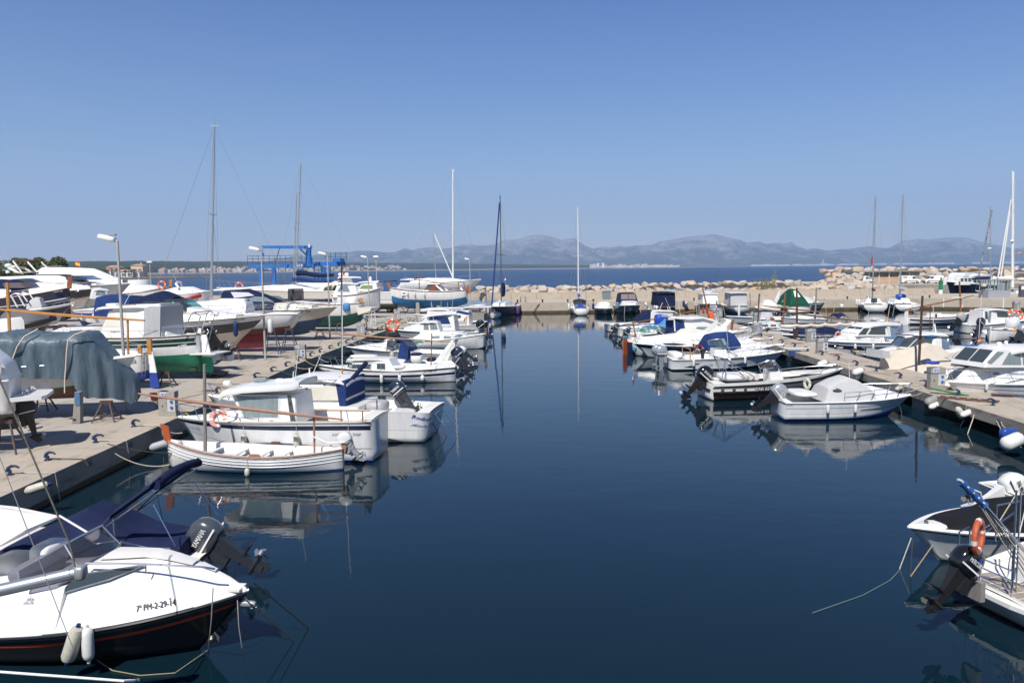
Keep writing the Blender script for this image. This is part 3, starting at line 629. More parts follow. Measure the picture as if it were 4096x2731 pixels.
for (ax,ay),(bx_,by) in zip(QE,QE[1:]): mb.add([(ax+.012,ay,0),(bx_+.012,by,0),(bx_+.012,by,.16),(ax+.012,ay,.16)],[(0,1,2,3)])
mb.build('quay_left_waterline',WEED)['kind']='structure'
# parapet in cast blocks
mb=MB()
x=-60.
while x<68:
 mb.box((x+1.98,128.6,1.55+.28),(3.96,1.3,.56)); mb.box((x+1.98,128.75,1.55+.56+.3),(3.97,1.0,.6)); x+=4
tag(mb.build('parapet_wall',OUTC,smooth=0),'long low pale concrete parapet wall in front of the boulders','wall')
for i,(fx0,fx1,D,h) in enumerate(((3100,3420,165,1.0),)): pass
# pier on piles
PX=lambda y:18.25+.018*(y-28); PW=3.05
def pier():
 r=empty('pier',(0,0,0)); tag(r,'long concrete mooring pier on square piles along the right of the basin','pier')
 ys=list(range(14,97,4)); mb=MB()
 for a,b in zip(ys,ys[1:]): 
  mb.add([(PX(a),a,.9),(PX(b),b,.9),(PX(b)+PW,b,.9),(PX(a)+PW,a,.9)],[(0,3,2,1)])
  mb.add([(PX(a)+.02,a,.5),(PX(b)+.02,b,.5),(PX(b)+PW-.02,b,.5),(PX(a)+PW-.02,a,.5)],[(0,1,2,3)],1)
  for s,k in((0,1),(PW,1)): mb.add([(PX(a)+s,a,.9),(PX(b)+s,b,.9),(PX(b)+s,b,.5),(PX(a)+s,a,.5)],[(0,1,2,3)],1)
 mb.add([(PX(ys[-1])+s,ys[-1],z) for s,z in((0,.9),(PW,.9),(PW,.5),(0,.5))],[(0,1,2,3)],1)
 mb.build('pier_deck',[CONC,CONCW],r,smooth=0)
 for a in range(18,96,9):
  MB().box((PX(a)+PW/2,a,-.98),(PW-.3,1.1,2.95)).build('pile',CONCW,r,smooth=0)
pier()
# manhole plates and mooring clutter on the pier
for i,(fx,fy) in enumerate(((3342,1417),(3533,1471),(3820,1551),(3075,1340),(3190,1373))):
 p=P(fx,fy,.905); tag(MB().box((0,0,.004),(.75,.5,.012)).build('cover_plate',RUST,smooth=0,loc=p),'rusty rectangular cover plate on the pier, number %s from the near end'%['four','two','one','six','five'][i] if 0 else ['rusty cover plate on the pier just past the middle socket pedestal','rusty cover plate on the pier beside the pedestal near the tan boat tent','nearest rusty cover plate on the pier behind the green mat','farthest rusty cover plate on the pier by the far pedestals','rusty cover plate on the pier level with the bending man'][i],'cover plate','cover plates on the pier')
p=P(1090,1445,.78) 
tag(MB().box((0,0,.006),(1.0,.5,.012)).build('cover_plate',RUST,smooth=0,loc=p+Vector((0,0,.003))),'rusty rectangular drain plate on the yard beside the second lamp post','cover plate','cover plates in the yard')
# ---------------------------------------------------------------- boulders
ROCKM=[mat('cream boulder stone',(.42,.345,.26),.95,nz=.4,ns=1.6,c2=(.48,.42,.34),bump=.05,bs=4),mat('grey boulder stone',(.34,.31,.28),.95,nz=.35,ns=1.8,c2=(.46,.42,.37),bump=.05,bs=4),mat('ochre boulder stone',(.42,.29,.17),.95,nz=.4,ns=1.4,c2=(.50,.43,.34),bump=.05,bs=4),mat('pinkish boulder stone',(.46,.32,.26),.95,nz=.35,ns=1.5,c2=(.5,.42,.35),bump=.05,bs=4),mat('white boulder stone',(.50,.44,.37),.95,nz=.3,ns=1.5,c2=(.38,.33,.27),bump=.05,bs=4)]
RN=['cream','grey','ochre','pinkish','chalky']
import bmesh
def boulder(seed):
 rn=random.Random(seed); bm=bmesh.new(); bmesh.ops.create_icosphere(bm,subdivisions=3,radius=1)
 pl_=[]
 for _ in range(14):
  n=Vector((rn.gauss(0,1),rn.gauss(0,1),rn.gauss(0,.8))).normalized(); pl_.append((n,rn.uniform(.42,.74)))
 for v in bm.verts:
  for n,d in pl_:
   k=v.co.dot(n)-d
   if k>0: v.co-=n*k*.97
  v.co*=1+.10*noise.noise(v.co*1.7+Vector((seed,0,0)))+.04*noise.noise(v.co*5+Vector((0,seed,0)))
 me=bpy.data.meshes.new('boulder'); bm.to_mesh(me); bm.free()
 for p_ in me.polygons: p_.use_smooth=True
 me.set_sharp_from_angle(angle=R(20)); return me
BM={}
def zone(fx):
 for a,t in ((2130,'just right of the navy sloop mast'),(2290,'left of the white sloop with blue sail cover'),(2400,'right above the white sloop stern'),(2500,'behind the wheelie bin'),(2600,'behind the navy topped cruiser'),(2760,'behind the navy tented boat'),(2900,'behind the white-cabined fishing boat'),(3030,'behind the canvas covered fishing boat'),(3120,'beside the reed clump'),(3260,'behind the green canopied boat'),(3380,'left of the flat roofed harbour building'),(3560,'near the red beacon'),(3700,'behind the parked white vans'),(3860,'above the green beacon'),(3980,'behind the navy trawler yacht')):
  if fx<a: return t
 return 'at the right edge behind the tall masts'
nrock=0
def rock(x,y,z,s,row,flatten=1.):
 global nrock
 mi=random.choices(range(5),[5,4,2,1,3])[0]; sh=random.randrange(7)
 if (mi,sh) not in BM:
  me=boulder(sh*7+3) if mi==0 or ('s',sh) not in BM else BM[('s',sh)].copy(); BM[('s',sh)]=me; me=me.copy(); me.materials.clear(); me.materials.append(ROCKM[mi]); BM[(mi,sh)]=me
 o=bpy.data.objects.new('boulder',BM[(mi,sh)]); col.objects.link(o); o.location=(x,y,z)
 o.scale=(s*random.uniform(1.1,1.5),s*random.uniform(.8,1.1),s*random.uniform(.52,.80)*flatten); o.rotation_euler=(random.uniform(-.5,.5),random.uniform(-.35,.35),random.choice([0,3.14])+random.uniform(-.7,.7))
 nrock+=1; fx=2048+FL*x/y
 tag(o,'%s boulder, %s, %s'%(RN[mi],row,zone(fx)),'boulder','breakwater boulders')
# central row behind the parapet
x=-6.
while x<50:
 s=random.uniform(.7,1.25); rock(x,131.2+random.uniform(-.3,.3),2.5,s,'bottom row'); x+=s*1.3
x=-5.
while x<50:
 s=random.uniform(.7,1.15); rock(x,132.3+random.uniform(-.3,.3),3.15+random.uniform(-.1,.15)+(.35 if x>22 else 0),s,'top row'); x+=s*1.36
# mound rising to the right
def zm(x): return interp([(44,3.6),(52,4.6),(60,6.0),(70,6.6),(84,6.4)],x)
for k in range(9):
 x=46+k*1.
 while x<57.5:
  f=k/8.; y=131+f*34; xx=x*(y/131)
  s=random.uniform(.6,1.1); z=2.7+f*(zm(x)-3.6)
  rock(xx,y,z,s,['bottom row','bottom row','second row','second row','middle','middle','upper part','upper part','top row'][k]); 
  x+=s*1.6*131/y
for k in range(3):
 x=62 if k else 72
 while x<140:
  y=196+k*3.5; s=random.uniform(1.1,1.75); rock(x*1.28,y,2.5+k*1.25,s,['bottom row','middle','top row'][k]); x+=s*1.5/1.28
for fx,fy,s in ((3420,1150,1.3),(3445,1143,1.2),(3470,1152,1.4),(3500,1143,1.1),(3520,1150,1.1),(3400,1143,1.2),(3385,1153,1.1),(3560,1147,1.0),(3590,1146,1.1),(3610,1150,.9),(3480,1137,1.),(3540,1152,1.)):
 p=AY(fx,fy,135); rock(p.x,135,p.z-.3,s,'front heap')
# ---------------------------------------------------------------- houses far away
HW1=mat('white render',(.72,.70,.66),.9); HW2=mat('cream render',(.62,.52,.40),.9); HW3=mat('pink render',(.55,.38,.30),.9); ROOF=mat('terracotta tiles',(.46,.29,.20),.9,nz=.2,ns=.5); ROOFL=mat('pale roof',(.58,.52,.46),.9); WIN=mat('window shade',(.06,.06,.065),.4)
HM={}
def house(x,y,z,w,d,h,kind,wall,rz,label,group):
 key=(kind,wall.name,round(w/3),round(h/2))
 if key not in HM:
  w=round(w/3)*3; h=max(2.5,round(h/2)*2); mb=MB(); mb.box((0,0,h/2),(w,d,h),0)
  if kind=='gable': mb.add([(-w/2-.3,-d/2-.3,h),(w/2+.3,-d/2-.3,h),(w/2+.3,d/2+.3,h),(-w/2-.3,d/2+.3,h),(-w/2-.3,0,h+w*.16),(w/2+.3,0,h+w*.16)],[(0,1,5,4),(3,4,5,2),(0,4,3),(1,2,5)],1)
  else: mb.box((0,0,h+.25),(w*.98,d*.98,.5),2); mb.box((w*.2,0,h+1.2),(w*.35,d*.5,2.2),0)
  nf=max(1,int(h/3)); nw=max(2,int(w/3.2))
  for k in range(nf):
   for i in range(nw): mb.box((-w/2+(i+.5)*w/nw,-d/2-.02,(k+.55)*h/nf),(w/nw*.5,.1,h/nf*.5),3)
  me=mb.build('h',[wall,ROOF,ROOFL,WIN],smooth=0); HM[key]=me.data; bpy.data.objects.remove(me)
 o=bpy.data.objects.new('town_house',HM[key]); col.objects.link(o); o.location=(x,y,z); o.rotation_euler=(0,0,rz); tag(o,label,'house',group)
def hzone(fx):
 for a,t in ((760,'right of the palm villas'),(830,'just left of the tallest mast'),(1000,'just right of the tallest mast'),(1110,'left of the blue travel lift'),(1200,'behind the blue travel lift'),(1310,'under the blue travel lift crane'),(1400,'right of the blue travel lift'),(1480,'behind the third lamp post'),(1560,'behind the fifth lamp post'),(1700,'at the end of the shore town')):
  if fx<a: return t
def slope_z(fx,d):
 v=(d-interp(SH,fx))/1500; u=(fx+1200)/5300; return ff(u,max(.01,v))[2]
WN={'white render':'white','cream render':'cream','pink render':'pinkish'}
for i in range(165):
 fx=random.uniform(650,1625); row=random.random()**1.6; d=interp(SH,fx)+40+row*430*(1 if fx>850 else .4); w=random.uniform(10,21); wall=random.choices([HW1,HW2,HW3],[5,4,2])[0]; kd=random.choice(['gable','flat','flat'])
 house((fx-2048)/FL*d,d,slope_z(fx,d)-1,w,random.uniform(8,12),random.choice([3,6,6,8])*(1+interp(SH,fx)/9000),kd,wall,random.uniform(-.5,.5),'tiny %s %s house %s'%(WN[wall.name],{'gable':'tile-roofed','flat':'flat-roofed'}[kd],hzone(fx)+(', waterfront' if row<.3 else ', upslope')),'houses of the far shore town')
for i in range(48):
 fx=2375+(i/48)*345+random.uniform(-5,5); d=interp(SH,fx)+60+random.random()*300; w=random.uniform(20,45)
 house((fx-2048)/FL*d,d,3,w,14,random.choice([8,12,16,22]),'flat',random.choice([HW1,HW1,HW2]),random.uniform(-.3,.3),'pale block of the resort across the bay %s'%('left of the bin' if fx<2480 else 'above the navy topped cruiser' if fx<2590 else 'above the navy tented boat'),'resort blocks across the bay')
for fx0,fx1,n,t in ((3000,3155,17,'above the canvas covered boats'),(3172,3330,15,'around the tall chimney'),(3345,3430,9,'left of the red beacon'),(3495,3545,5,'between the red beacon and the mast'),(3570,3650,9,'right of the aluminium mast'),(3655,3810,16,'above the white vans'),(3885,3955,8,'beside the striped forestay'),(4000,4090,6,'behind the big white mast')):
 for i in range(n):
  fx=fx0+(i+.5)/n*(fx1-fx0); d=interp(SH,fx)-120; house((fx-2048)/FL*d,d,1,random.choice([24,36,45]),16,random.choice([10,14,18]),'flat',HW1,0,'white block across the bay %s'%t,'white blocks on the far shore')
# landmark: white tower blocks and chimney
r=empty('apartment_block',(P(2399,1060,10).x*0+(2399-2048)/FL*4900,4900,4)); tag(r,'pair of white slab towers joined by a glass block in the resort','building')
for dx in (-9,22): MB().box((dx,0,14),(14,14,30)).build('tower_slab',HW1,r,smooth=0)
MB().box((-27,0,12),(18,12,22)).build('glass_wing',mat('teal far glass',(.15,.32,.36),.3),r,smooth=0); MB().box((5,0,24),(16,10,8)).build('link_block',mat('teal far glass',(.1,.2,.2)),r,smooth=0)
d=9200; r=empty('power_station',((3290-2048)/FL*d,d,2)); tag(r,'distant power station with one tall banded chimney','power station')
MB().lathe([(7,0),(5,78)],12).build('chimney',HW2,r); MB().lathe([(5.6,70),(5.4,76)],12).build('red_band',RED,r)
for dx,w_,h_ in ((-50,60,14),(30,50,20),(90,70,10),(-10,30,30)): MB().box((dx,0,h_/2),(w_,30,h_)).build('boiler_hall',mat('pale teal cladding',(.35,.45,.45),.8),r,smooth=0)
# villas on the headland
def villa(fx,D,w,d,h,wall,label,tower=False,z=2.0):
 r=empty('villa',((fx-2048)/FL*D,D,z)); tag(r,label,'house','villas on the headland')
 MB().box((0,0,h/2),(w,d,h)).build('wall',wall,r,smooth=0)
 mb=MB(); rh=w*.09+.7; mb.add([(-w/2-.5,-d/2-.5,h),(w/2+.5,-d/2-.5,h),(w/2+.5,d/2+.5,h),(-w/2-.5,d/2+.5,h),(-w/4,0,h+rh),(w/4,0,h+rh)],[(0,1,5,4),(1,2,5),(2,3,4,5),(3,0,4)]); mb.build('roof',ROOF,r,smooth=0)
 n=max(2,int(w/5))
 for i in range(n): MB().box((-w/2+(i+.5)*w/n,-d/2-.04,h*.45),(w/n*.6,.12,h*.5)).build('window',mat('villa window',(.10,.16,.20),.15),r,smooth=0)
 if tower: MB().box((w*.2,0,h+rh+.6),(1,1,1.8)).build('chimney',wall,r,smooth=0)
villa(512,760,17,9,5,HW1,'wide white seafront villa with large blue-grey windows'); villa(548,775,13,9,5,HW1,'low white villa at the right of the wide seafront villa')
villa(566,810,12,10,11,HW2,'tall yellow villa with terracotta roof and chimney',True); villa(445,800,8,8,6,HW1,'small white villa with orange roof left of the palms'); villa(470,830,14,9,10,HW3,'blocky pinkish white villa behind the palms')
LEAF=mat('olive green leaves',(.075,.095,.025),.8,nz=.5,ns=.8,c2=(.12,.13,.04)); LEAFP=mat('palm leaves',(.05,.07,.02),.8,nz=.4); BARK=mat('bark',(.10,.07,.05),.9,nz=.3,ns=4)
def crown(name,parent,blobs,n,sz,m):
 mb=MB(); 
 for bx,by,bz,br in blobs:
  for _ in range(n):
   d=Vector((random.gauss(0,1),random.gauss(0,1),random.gauss(0,1))).normalized()*br*(random.random()**.35); d.z*=.75
   p=Vector((bx,by,bz))+d; a=Vector((random.gauss(0,1),random.gauss(0,1),random.gauss(0,1))).normalized(); b=a.orthogonal().normalized(); s=sz*random.uniform(.5,1.3)
   mb.add([p+a*s,p+b*s*.6,p-a*s,p-b*s*.6],[(0,1,2,3)])
 return mb.build(name,m,parent,smooth=0)
def tree(x,y,z,h,rad,label,n=520,name='shrubby_tree',group='trees beyond the yard'):
 r=empty(name,(x,y,z)); tag(r,label,'tree',group); mb=MB(); bl=[]
 for k in range(5):
  a=k*1.26+random.random(); rr=rad*random.uniform(.3,.75); top=Vector((math.cos(a)*rr,math.sin(a)*rr*.8,h*random.uniform(.55,.85))); mb.tube([(0,0,-.3),top*.5+Vector((0,0,.2)),top],.16,5,r2=.05); bl.append((top.x,top.y,top.z,rad*random.uniform(.35,.55)))
 bl+=[(random.uniform(-.6,.6)*rad,random.uniform(-.5,.5)*rad,h*random.uniform(.3,.7),rad*.45) for _ in range(5)]
 mb.build('trunk',BARK,r); crown('crown',r,bl,n,.34,LEAF)
for fx,D,h,rd,t in ((60,265,5.9,4.6,'leftmost olive-green tree beyond the white yachts'),(115,262,5.6,4.2,'olive-green tree behind the raked white radar arch'),(165,262,6.3,4.4,'rounded olive-green tree under the folded brown bimini'),(210,260,6.2,4.4,'tall olive-green tree at the right of the yacht grove'),(20,270,5.2,4.5,'olive-green tree at the left picture edge behind the radar domes'),(243,270,2.8,3.6,'low olive bush at the right end of the grove')):
 tree((fx-2048)/FL*D,D,1,h*1.85,rd*1.15,t,n=700)
for fx,D,h,rd,t in ((375,600,8,8,'broad brownish tree left of the white villas'),(405,610,7,7,'brown-green tree next to the small orange-roofed villa'),(350,620,5,6,'low brownish tree behind the wrapped yacht')): tree((fx-2048)/FL*D,D,1.5,h,rd,t,name='coastal_tree',group='trees by the villas')
def palm(fx,D,h,label):
 r=empty('palm_tree',((fx-2048)/FL*D,D,1.8)); tag(r,label,'palm tree','palms by the villas'); MB().tube([(0,0,0),(.2,0,h*.5),(0,0,h)],.35,6,r2=.28).build('trunk',BARK,r); mb=MB()
 for k in range(16):
  a=k*.79; el=random.uniform(-.2,1.0); pts=[Vector((math.cos(a)*t*2.6,math.sin(a)*t*2.6,h+math.sin(el)*t*2.2-t*t*1.9)) for t in (0,.35,.7,1)]
  sd_=Vector((-math.sin(a),math.cos(a),0))
  for p0,p1 in zip(pts,pts[1:]): mb.add([p0+sd_*.35,p1+sd_*.35,p1-sd_*.35,p0-sd_*.35],[(0,1,2,3)])
 mb.build('crown',LEAFP,r,smooth=0)
for fx,h,t in ((456,8.2,'palm in front of the blocky pinkish villa'),(478,8,'palm between the blocky villa and the lamp post'),(511,6.5,'short palm before the wide white villa'),(524,9.2,'bushy tall palm behind the wide white villa'),(534,7,'palm at the right of the wide white villa'),(547,7.4,'palm just left of the yellow villa')): palm(fx,745,h,t)
# reeds growing by the boulders
p=AY(3050,1155,129.9); r=empty('reed_clump',p); tag(r,'tall straggly clump of yellow-green reeds growing between parapet and boulders','reeds'); mb=MB(); lb=MB()
for i in range(46):
 x=random.gauss(0,.75) if i<36 else random.gauss(1.5,.14); h=random.uniform(.9,1.9) if i<36 else random.uniform(1.6,2.4); h=3.1 if i==40 else h; t=Vector((x*1.35,random.gauss(0,.3),h)); mb.tube([(x,0,0),t*.6+Vector((x*.35,0,0)),t],.018,4)
 for k in range(9): 
  q=Vector((x,0,0)).lerp(t,random.uniform(.3,1)); e=q+Vector((random.gauss(0,.25),random.gauss(0,.2),random.uniform(-.05,.25))); lb.add([q,q+Vector((0,0,.05)),e],[(0,1,2)])
mb.build('stalks',mat('reed stalks',(.30,.25,.10),.9),r); lb.build('leaves',mat('reed leaves',(.13,.16,.04),.9,nz=.4),r,smooth=0)
def zr(fx,fy,D): return CH-(fy-hz(fx))*D/FL
class House(Cab):
 """pilothouse: a side outline (any convex polygon, image points or metres) extruded across the boat"""
 def __init__(s,b,name,poly,W=1.5,k=.1,m=GEL,px=True,lat=None,parent=None):
  s.b=b; lat=W/2*.9 if lat is None else lat; s.pl=b.Q(poly,lat) if px else list(poly); s.W=W; s.k=k; s.z0=min(p[1] for p in s.pl); s.st=[(0,0,0,0,W/2)]
  a=sum(p[0]*q[1]-q[0]*p[1] for p,q in zip(s.pl,s.pl[1:]+s.pl[:1]))
  if a<0: s.pl=s.pl[::-1]
  n=len(s.pl); e=.05; cx=sum(p[0] for p in s.pl)/n; cz=sum(p[1] for p in s.pl)/n
  L=[[(cx+(x-cx)*f,sd*(s.y(x,z)-o),cz+(z-cz)*f) for x,z in s.pl] for sd,o,f in ((-1,0,.97),(-1,e,1),(1,e,1),(1,0,.97))]
  s.o=recalc(MB().loft(L).build(name,m,parent or b.root,smooth=30))
 def y(s,x,z): return s.W/2-s.k*max(0,z-s.z0)
 def win(s,quads,m=GLASS,lat=None,name='window',px=True,frame=None):
  s.st=[(0,0,0,s.W/2,s.W/2)]; return Cab.win(s,quads,m,s.W/2*.95 if lat is None else lat,name,px,frame)
 def pane(s,a,c,m=GLASS,f=.85,split=2,px=True,name='windscreen_pane'):
  if px: a,c=s.b.Q([a,c],s.W/2*.9)
  d=Vector((c[0]-a[0],0,c[1]-a[1])).normalized(); n=Vector((d.z,0,-d.x)); cx=sum(p[0] for p in s.pl)/len(s.pl); cz=sum(p[1] for p in s.pl)/len(s.pl)
  if n.dot(Vector(((a[0]+c[0])/2-cx,0,(a[1]+c[1])/2-cz)))<0: n=-n
  for i in range(split):
   u0=-f+2*f*i/split+.03; u1=-f+2*f*(i+1)/split-.03
   g=[Vector((p[0],u*s.y(*p),p[1]))+n*.012 for p,u in ((a,u0),(a,u1),(c,u1),(c,u0))]
   MB().add(g,[(0,1,2,3)]).build(name,m,s.o,smooth=0)
  return s
def roof(b,pts,W,th=.07,m=GEL,crown=.06,name='roof',px=True,lat=0,parent=None,grow=0):
 pl=b.Q(pts,lat) if px else pts; secs=[]; N=len(pl)
 for i,(x,z) in enumerate(pl):
  w=W/2*(1 if 0<i<N-1 else .86)+grow; row=[]
  for u in(-1,-.97,-.6,0,.6,.97,1): row.append((x,u*w,z+crown*(1-u*u)-(th*.5 if abs(u)==1 else 0)))
  for u in(1,.6,0,-.6,-1): row.append((x,u*w*.98,z+crown*(1-u*u)-th))
  secs.append(row)
 return recalc(MB().loft(secs).build(name,m,parent or b.root,smooth=40))
def screen(b,fr,top,rear,W,m=CLEAR,px=True,frame=STEEL,name='windscreen'):
 """wrap-round windscreen. fr: front foot, top: top of the front edge, rear: rear foot (x,z) ; side top drops to the rear"""
 if px: fr,top,rear=b.q(*fr),b.q(*top),b.q(*rear,W/2)
 N=10; lo=[];hi=[]
 for i in range(N+1):
  a=-math.pi/2+math.pi*i/N; s_=math.sin(a); c=abs(math.cos(a))**.6
  y=W/2*s_*(1 if abs(s_)>.99 else 1); x=rear[0]+(fr[0]-rear[0])*c; z=rear[1]+(fr[1]-rear[1])*c
  dx=(top[0]-fr[0]); dz=top[1]-fr[1]; lo.append((x,y,z)); hi.append((x+dx*(.4+.6*c),y*.86,z+dz*(.45+.55*c)))
 mb=MB(); mb.add(lo+hi,[(i,i+1,N+2+i,N+1+i) for i in range(N)]); g=mb.build(name,m,b.root,smooth=60)
 fb=MB(); fb.tube(hi,.017,5); fb.tube(lo,.014,5)
 for i in (0,3,7,N): fb.tube([lo[i],hi[i]],.016,5)
 fb.build('windscreen_frame',frame,g)
 return g
def bimini(b,pts,W,m=NAVY,px=True,foot=None,name='bimini',lat=0,th=.025,crown=.14):
 o=roof(b,pts,W,th,m,crown,name,px,lat); pl=b.Q(pts,lat) if px else pts
 if foot:
  f=b.q(*foot,lat) if px else foot; mb=MB()
  for sd in(1,-1):
   for p in (pl[0],pl[len(pl)//2],pl[-1]): mb.tube([(f[0],sd*W/2*.98,f[1]),(p[0],sd*W/2*.9,p[1])],.014,5)
  mb.build('bimini_frame',STEEL,o)
 return o
def arch(b,foot,top,W,w=.28,m=GEL,name='radar_arch',px=True,wt=.2,inw=.85):
 if px: foot=[b.q(*f,W/2) for f in foot]; top=[b.q(*f,W/2*inw) for f in top]
 (f0,f1),(t0,t1)=foot,top; path=[]
 for u in (-1,-.97,-.8,0,.8,.97,1): path.append(u)
 secs=[]
 def sec(y,a,c,th,vert):
  (ax,az),(cx_,cz)=a,c
  return [(ax,y-th*vert,az-(0 if vert else th)),(cx_,y-th*vert,cz-(0 if vert else th)),(cx_,y+th*vert,cz+(0 if vert else th)),(ax,y+th*vert,az+(0 if vert else th))]
 th=.05
 for sd in(1,-1):
  mb=MB(); L=[]
  for k in (0,.5,1):
   a=(f0[0]+(t0[0]-f0[0])*k,f0[1]+(t0[1]-f0[1])*k); c=(f1[0]+(t1[0]-f1[0])*k,f1[1]+(t1[1]-f1[1])*k); y=sd*(W/2+(W/2*inw-W/2)*k)
   L.append(sec(y,a,c,th,1))
  secs.append(L)
 mb=MB(); L=secs[0]+[[(t0[0],u*W/2*inw,t0[1]+.06*(1-u*u)),(t1[0],u*W/2*inw,t1[1]+.06*(1-u*u)),(t1[0],u*W/2*inw,t1[1]+.06*(1-u*u)+.08),(t0[0],u*W/2*inw,t0[1]+.06*(1-u*u)+.08)] for u in (.8,.4,0,-.4,-.8)]+secs[1][::-1]
 L=[L[0],L[1],L[2]]+L[3:8]+[L[8],L[9],L[10]]
 return recalc(mb.loft(L).build(name,m,b.root,smooth=35))
def lateen(b,mast_f,mast_t,yard_a,yard_b,m=WOODR,r=.05,ry=.045,lat=0,ym=None,y2=0,tie=None):
 """mast and long slanting yard, given by image points on the boat's middle plane"""
 a=b.Q([mast_f,mast_t],lat); c=b.Q([yard_a,yard_b],lat+y2)
 mb=MB().tube([(a[0][0],0,a[0][1]),(a[1][0],0,a[1][1])],r,8,r2=r*.8); ms=mb.build('mast',m,b.root)
 yo=b.side*(y2+.1); N=8; pts=[(c[0][0]+(c[1][0]-c[0][0])*i/N,yo,c[0][1]+(c[1][1]-c[0][1])*i/N-.05*math.sin(math.pi*i/N)) for i in range(N+1)]
 yd=MB().tube(pts,lambda f:ry*(.6+.5*math.sin(math.pi*f)),8).build('yard',ym or m,ms)
 return ms
def sailmast(b,foot,top,m=ALU,r=.07,spreaders=(.45,),stays=True,px=True,boom=None,boomm=NAVY,bl=3.,bz=1.6,sag_=0,W=2.6):
 if px: foot,top=b.q(*foot),b.q(*top)
 f=Vector((foot[0],0,foot[1])); t=Vector((top[0],0,top[1])); mb=MB().tube([f,t],r,8,r2=r*.8); ms=mb.build('mast',m,b.root)
 mb=MB()
 for s_ in spreaders:
  p=f.lerp(t,s_); MB().tube([p+Vector((0,.8,.08)),p,p+Vector((0,-.8,.08))],.03,5).build('spreader',m,ms)
 mb.tube([t+Vector((-.35,0,.02)),t+Vector((.35,0,.02))],.018,5); mb.tube([t,t+Vector((-.05,0,.7))],.01,4); mb.box(t+Vector((.1,0,.08)),(.12,.12,.2)); mb.build('masthead_fittings',m,ms)
 if stays:
  mb=MB(); mb.tube([t,(b.L*.99,0,b.zs(1))],.011,4); mb.tube([t,(0.05,0,b.zs(0))],.009,4)
  for sd in(1,-1):
   mb.tube([t,f.lerp(t,spreaders[-1])+Vector((0,sd*.8,.08)),(foot[0]-.1,sd*(b.half0(foot[0]/b.L)-.08),b.zs(.5))],.009,4); mb.tube([f.lerp(t,spreaders[0]),(foot[0]-.3,sd*(b.half0(foot[0]/b.L)-.1),b.zs(.5))],.009,4)
  mb.build('rigging_wires',GALV,ms)
 if boom:
  d=boom; z=f.z+bz; st=Vector((f.x+.1*d,0,z)); en=Vector((f.x+d*bl,0,z-.1)); mb=MB().tube([st,en],.05,7); bo=mb.build('boom',ALU,ms)
  if boomm:
   N=8; MB().loft([[ (st.lerp(en,i/N)+Vector((0,(.07+.15*math.sin(math.pi*min(1,.25+i/N*.7)))*math.cos(q),.14+(.14+.22*(1-i/N))*math.sin(q)))) for q in [k*math.pi/4 for k in range(8)]] for i in range(N+1)]).build('sail_cover',boomm,bo)
 return ms
def posts(b,l,r=.03,m=WOOD,name='post',lat=0):
 for a,c in l:
  p,q_=b.Q([a,c],lat); MB().tube([(p[0],lat*b.side,p[1]),(q_[0],lat*b.side,q_[1])],r,6).build(name,m,b.root)
def antenna(b,foot,top,lat=0,r=.012,m=ALUW,name='antenna'):
 p,q_=b.Q([foot,top],lat); MB().tube([(p[0],lat*b.side,p[1]),(q_[0],lat*b.side,q_[1])],r,5).build(name,m,b.root)
def blobpart(b,fx,fy,sz,m,name,lat=0,e=.55,rot=0):
 x,z=b.q(fx,fy,lat); return MB().loft(sbox((x,lat*b.side,z),sz,e,Matrix.Rotation(rot,3,'Y') if rot else None)).build(name,m,b.root,smooth=50)
def seat(b,x,z,w,m=DECK,name='bench',d=.4,h=.35): return MB().box((x,0,z+h/2),(d,w,h)).build(name,m,b.root,smooth=0)
def stempost(b,h=.45,m=WOOD,w=.16,t=1.,lean=.1,name='stem_post'):
 v=b.S(min(t,.999),1); x=v.x-.04 if t>.5 else 0.02; z=v.z-.15; mb=MB(); d=1 if t>.5 else -1
 mb.prism([(x-w/2,z),(x+w/2,z),(x+w/2+d*lean,z+h+.15),(x-w/2+d*lean*.6,z+h+.05)],'y',-.045,.045); return recalc(mb.build(name,m,b.root,smooth=0))
def rudder(b,m=GEL,x=-.22,z1=.75,z0=-.5,m2=None):
 mb=MB(); mb.prism([(x-.3,z0),(.05,z0),(.0,z1),(x,z1)],'y',-.025,.025); return mb.build('rudder',m,b.root,smooth=0)
GM='boats moored on the left of the basin'; GR='boats moored on the pier'; GY='boats standing in the yard'; GQ='boats moored along the outer quay'
# ================================================================ moored at the left quay, near to far
b=Boat('motorboat','white and black motorboat with grey tinted screen, cut by the left picture edge','motorboat',(-330,14.1),(1003,13.35),B=2.35,fs=.50,fb=1.08,draft=.4,rake=1.0,pw=2.6,cr_=.86,bands=[(0,.60,STRK),(.58,.68,STRR),(.68,.84,STRK),(.84,.88,STRC),(.88,1,STRK)],bottom=STRK,rub=STRK,rubr=.03,pit=(.12,.5,.25),zc=.12,group=GM,fl=1.25,camber=.05)
c=Cab(b,'deck_moulding',b.Q([(330,2262),(420,2222),(640,2218),(800,2262),(920,2312),(985,2350)]),W=2.4,k=.62,m=GEL,r=.07,side=.01,crown=.02,sub=5)
c.front(b.q(440,2222)[0],b.q(785,2260)[0],.62,DECK,1,name='non_slip_panel'); c.front(b.q(806,2268)[0],b.q(868,2292)[0],.5,DECK,1,name='locker_lid')
ca=Cab(b,'aft_moulding',b.Q([(-330,2330),(0,2330),(200,2318),(335,2300)],.3),W=2.4,k=.45,m=GEL,r=.07,side=.01)
b.text('7ª PM-2-29-14',545,702,(2447,2419),25,INK,bold=.008,cab=c)
b.tubes([[b.S(.52+.045*i,1,sd)+Vector((0,-sd*.025,.03)) for i in range(9)] for sd in(1,-1)],.012,GEL,'deck_crease')
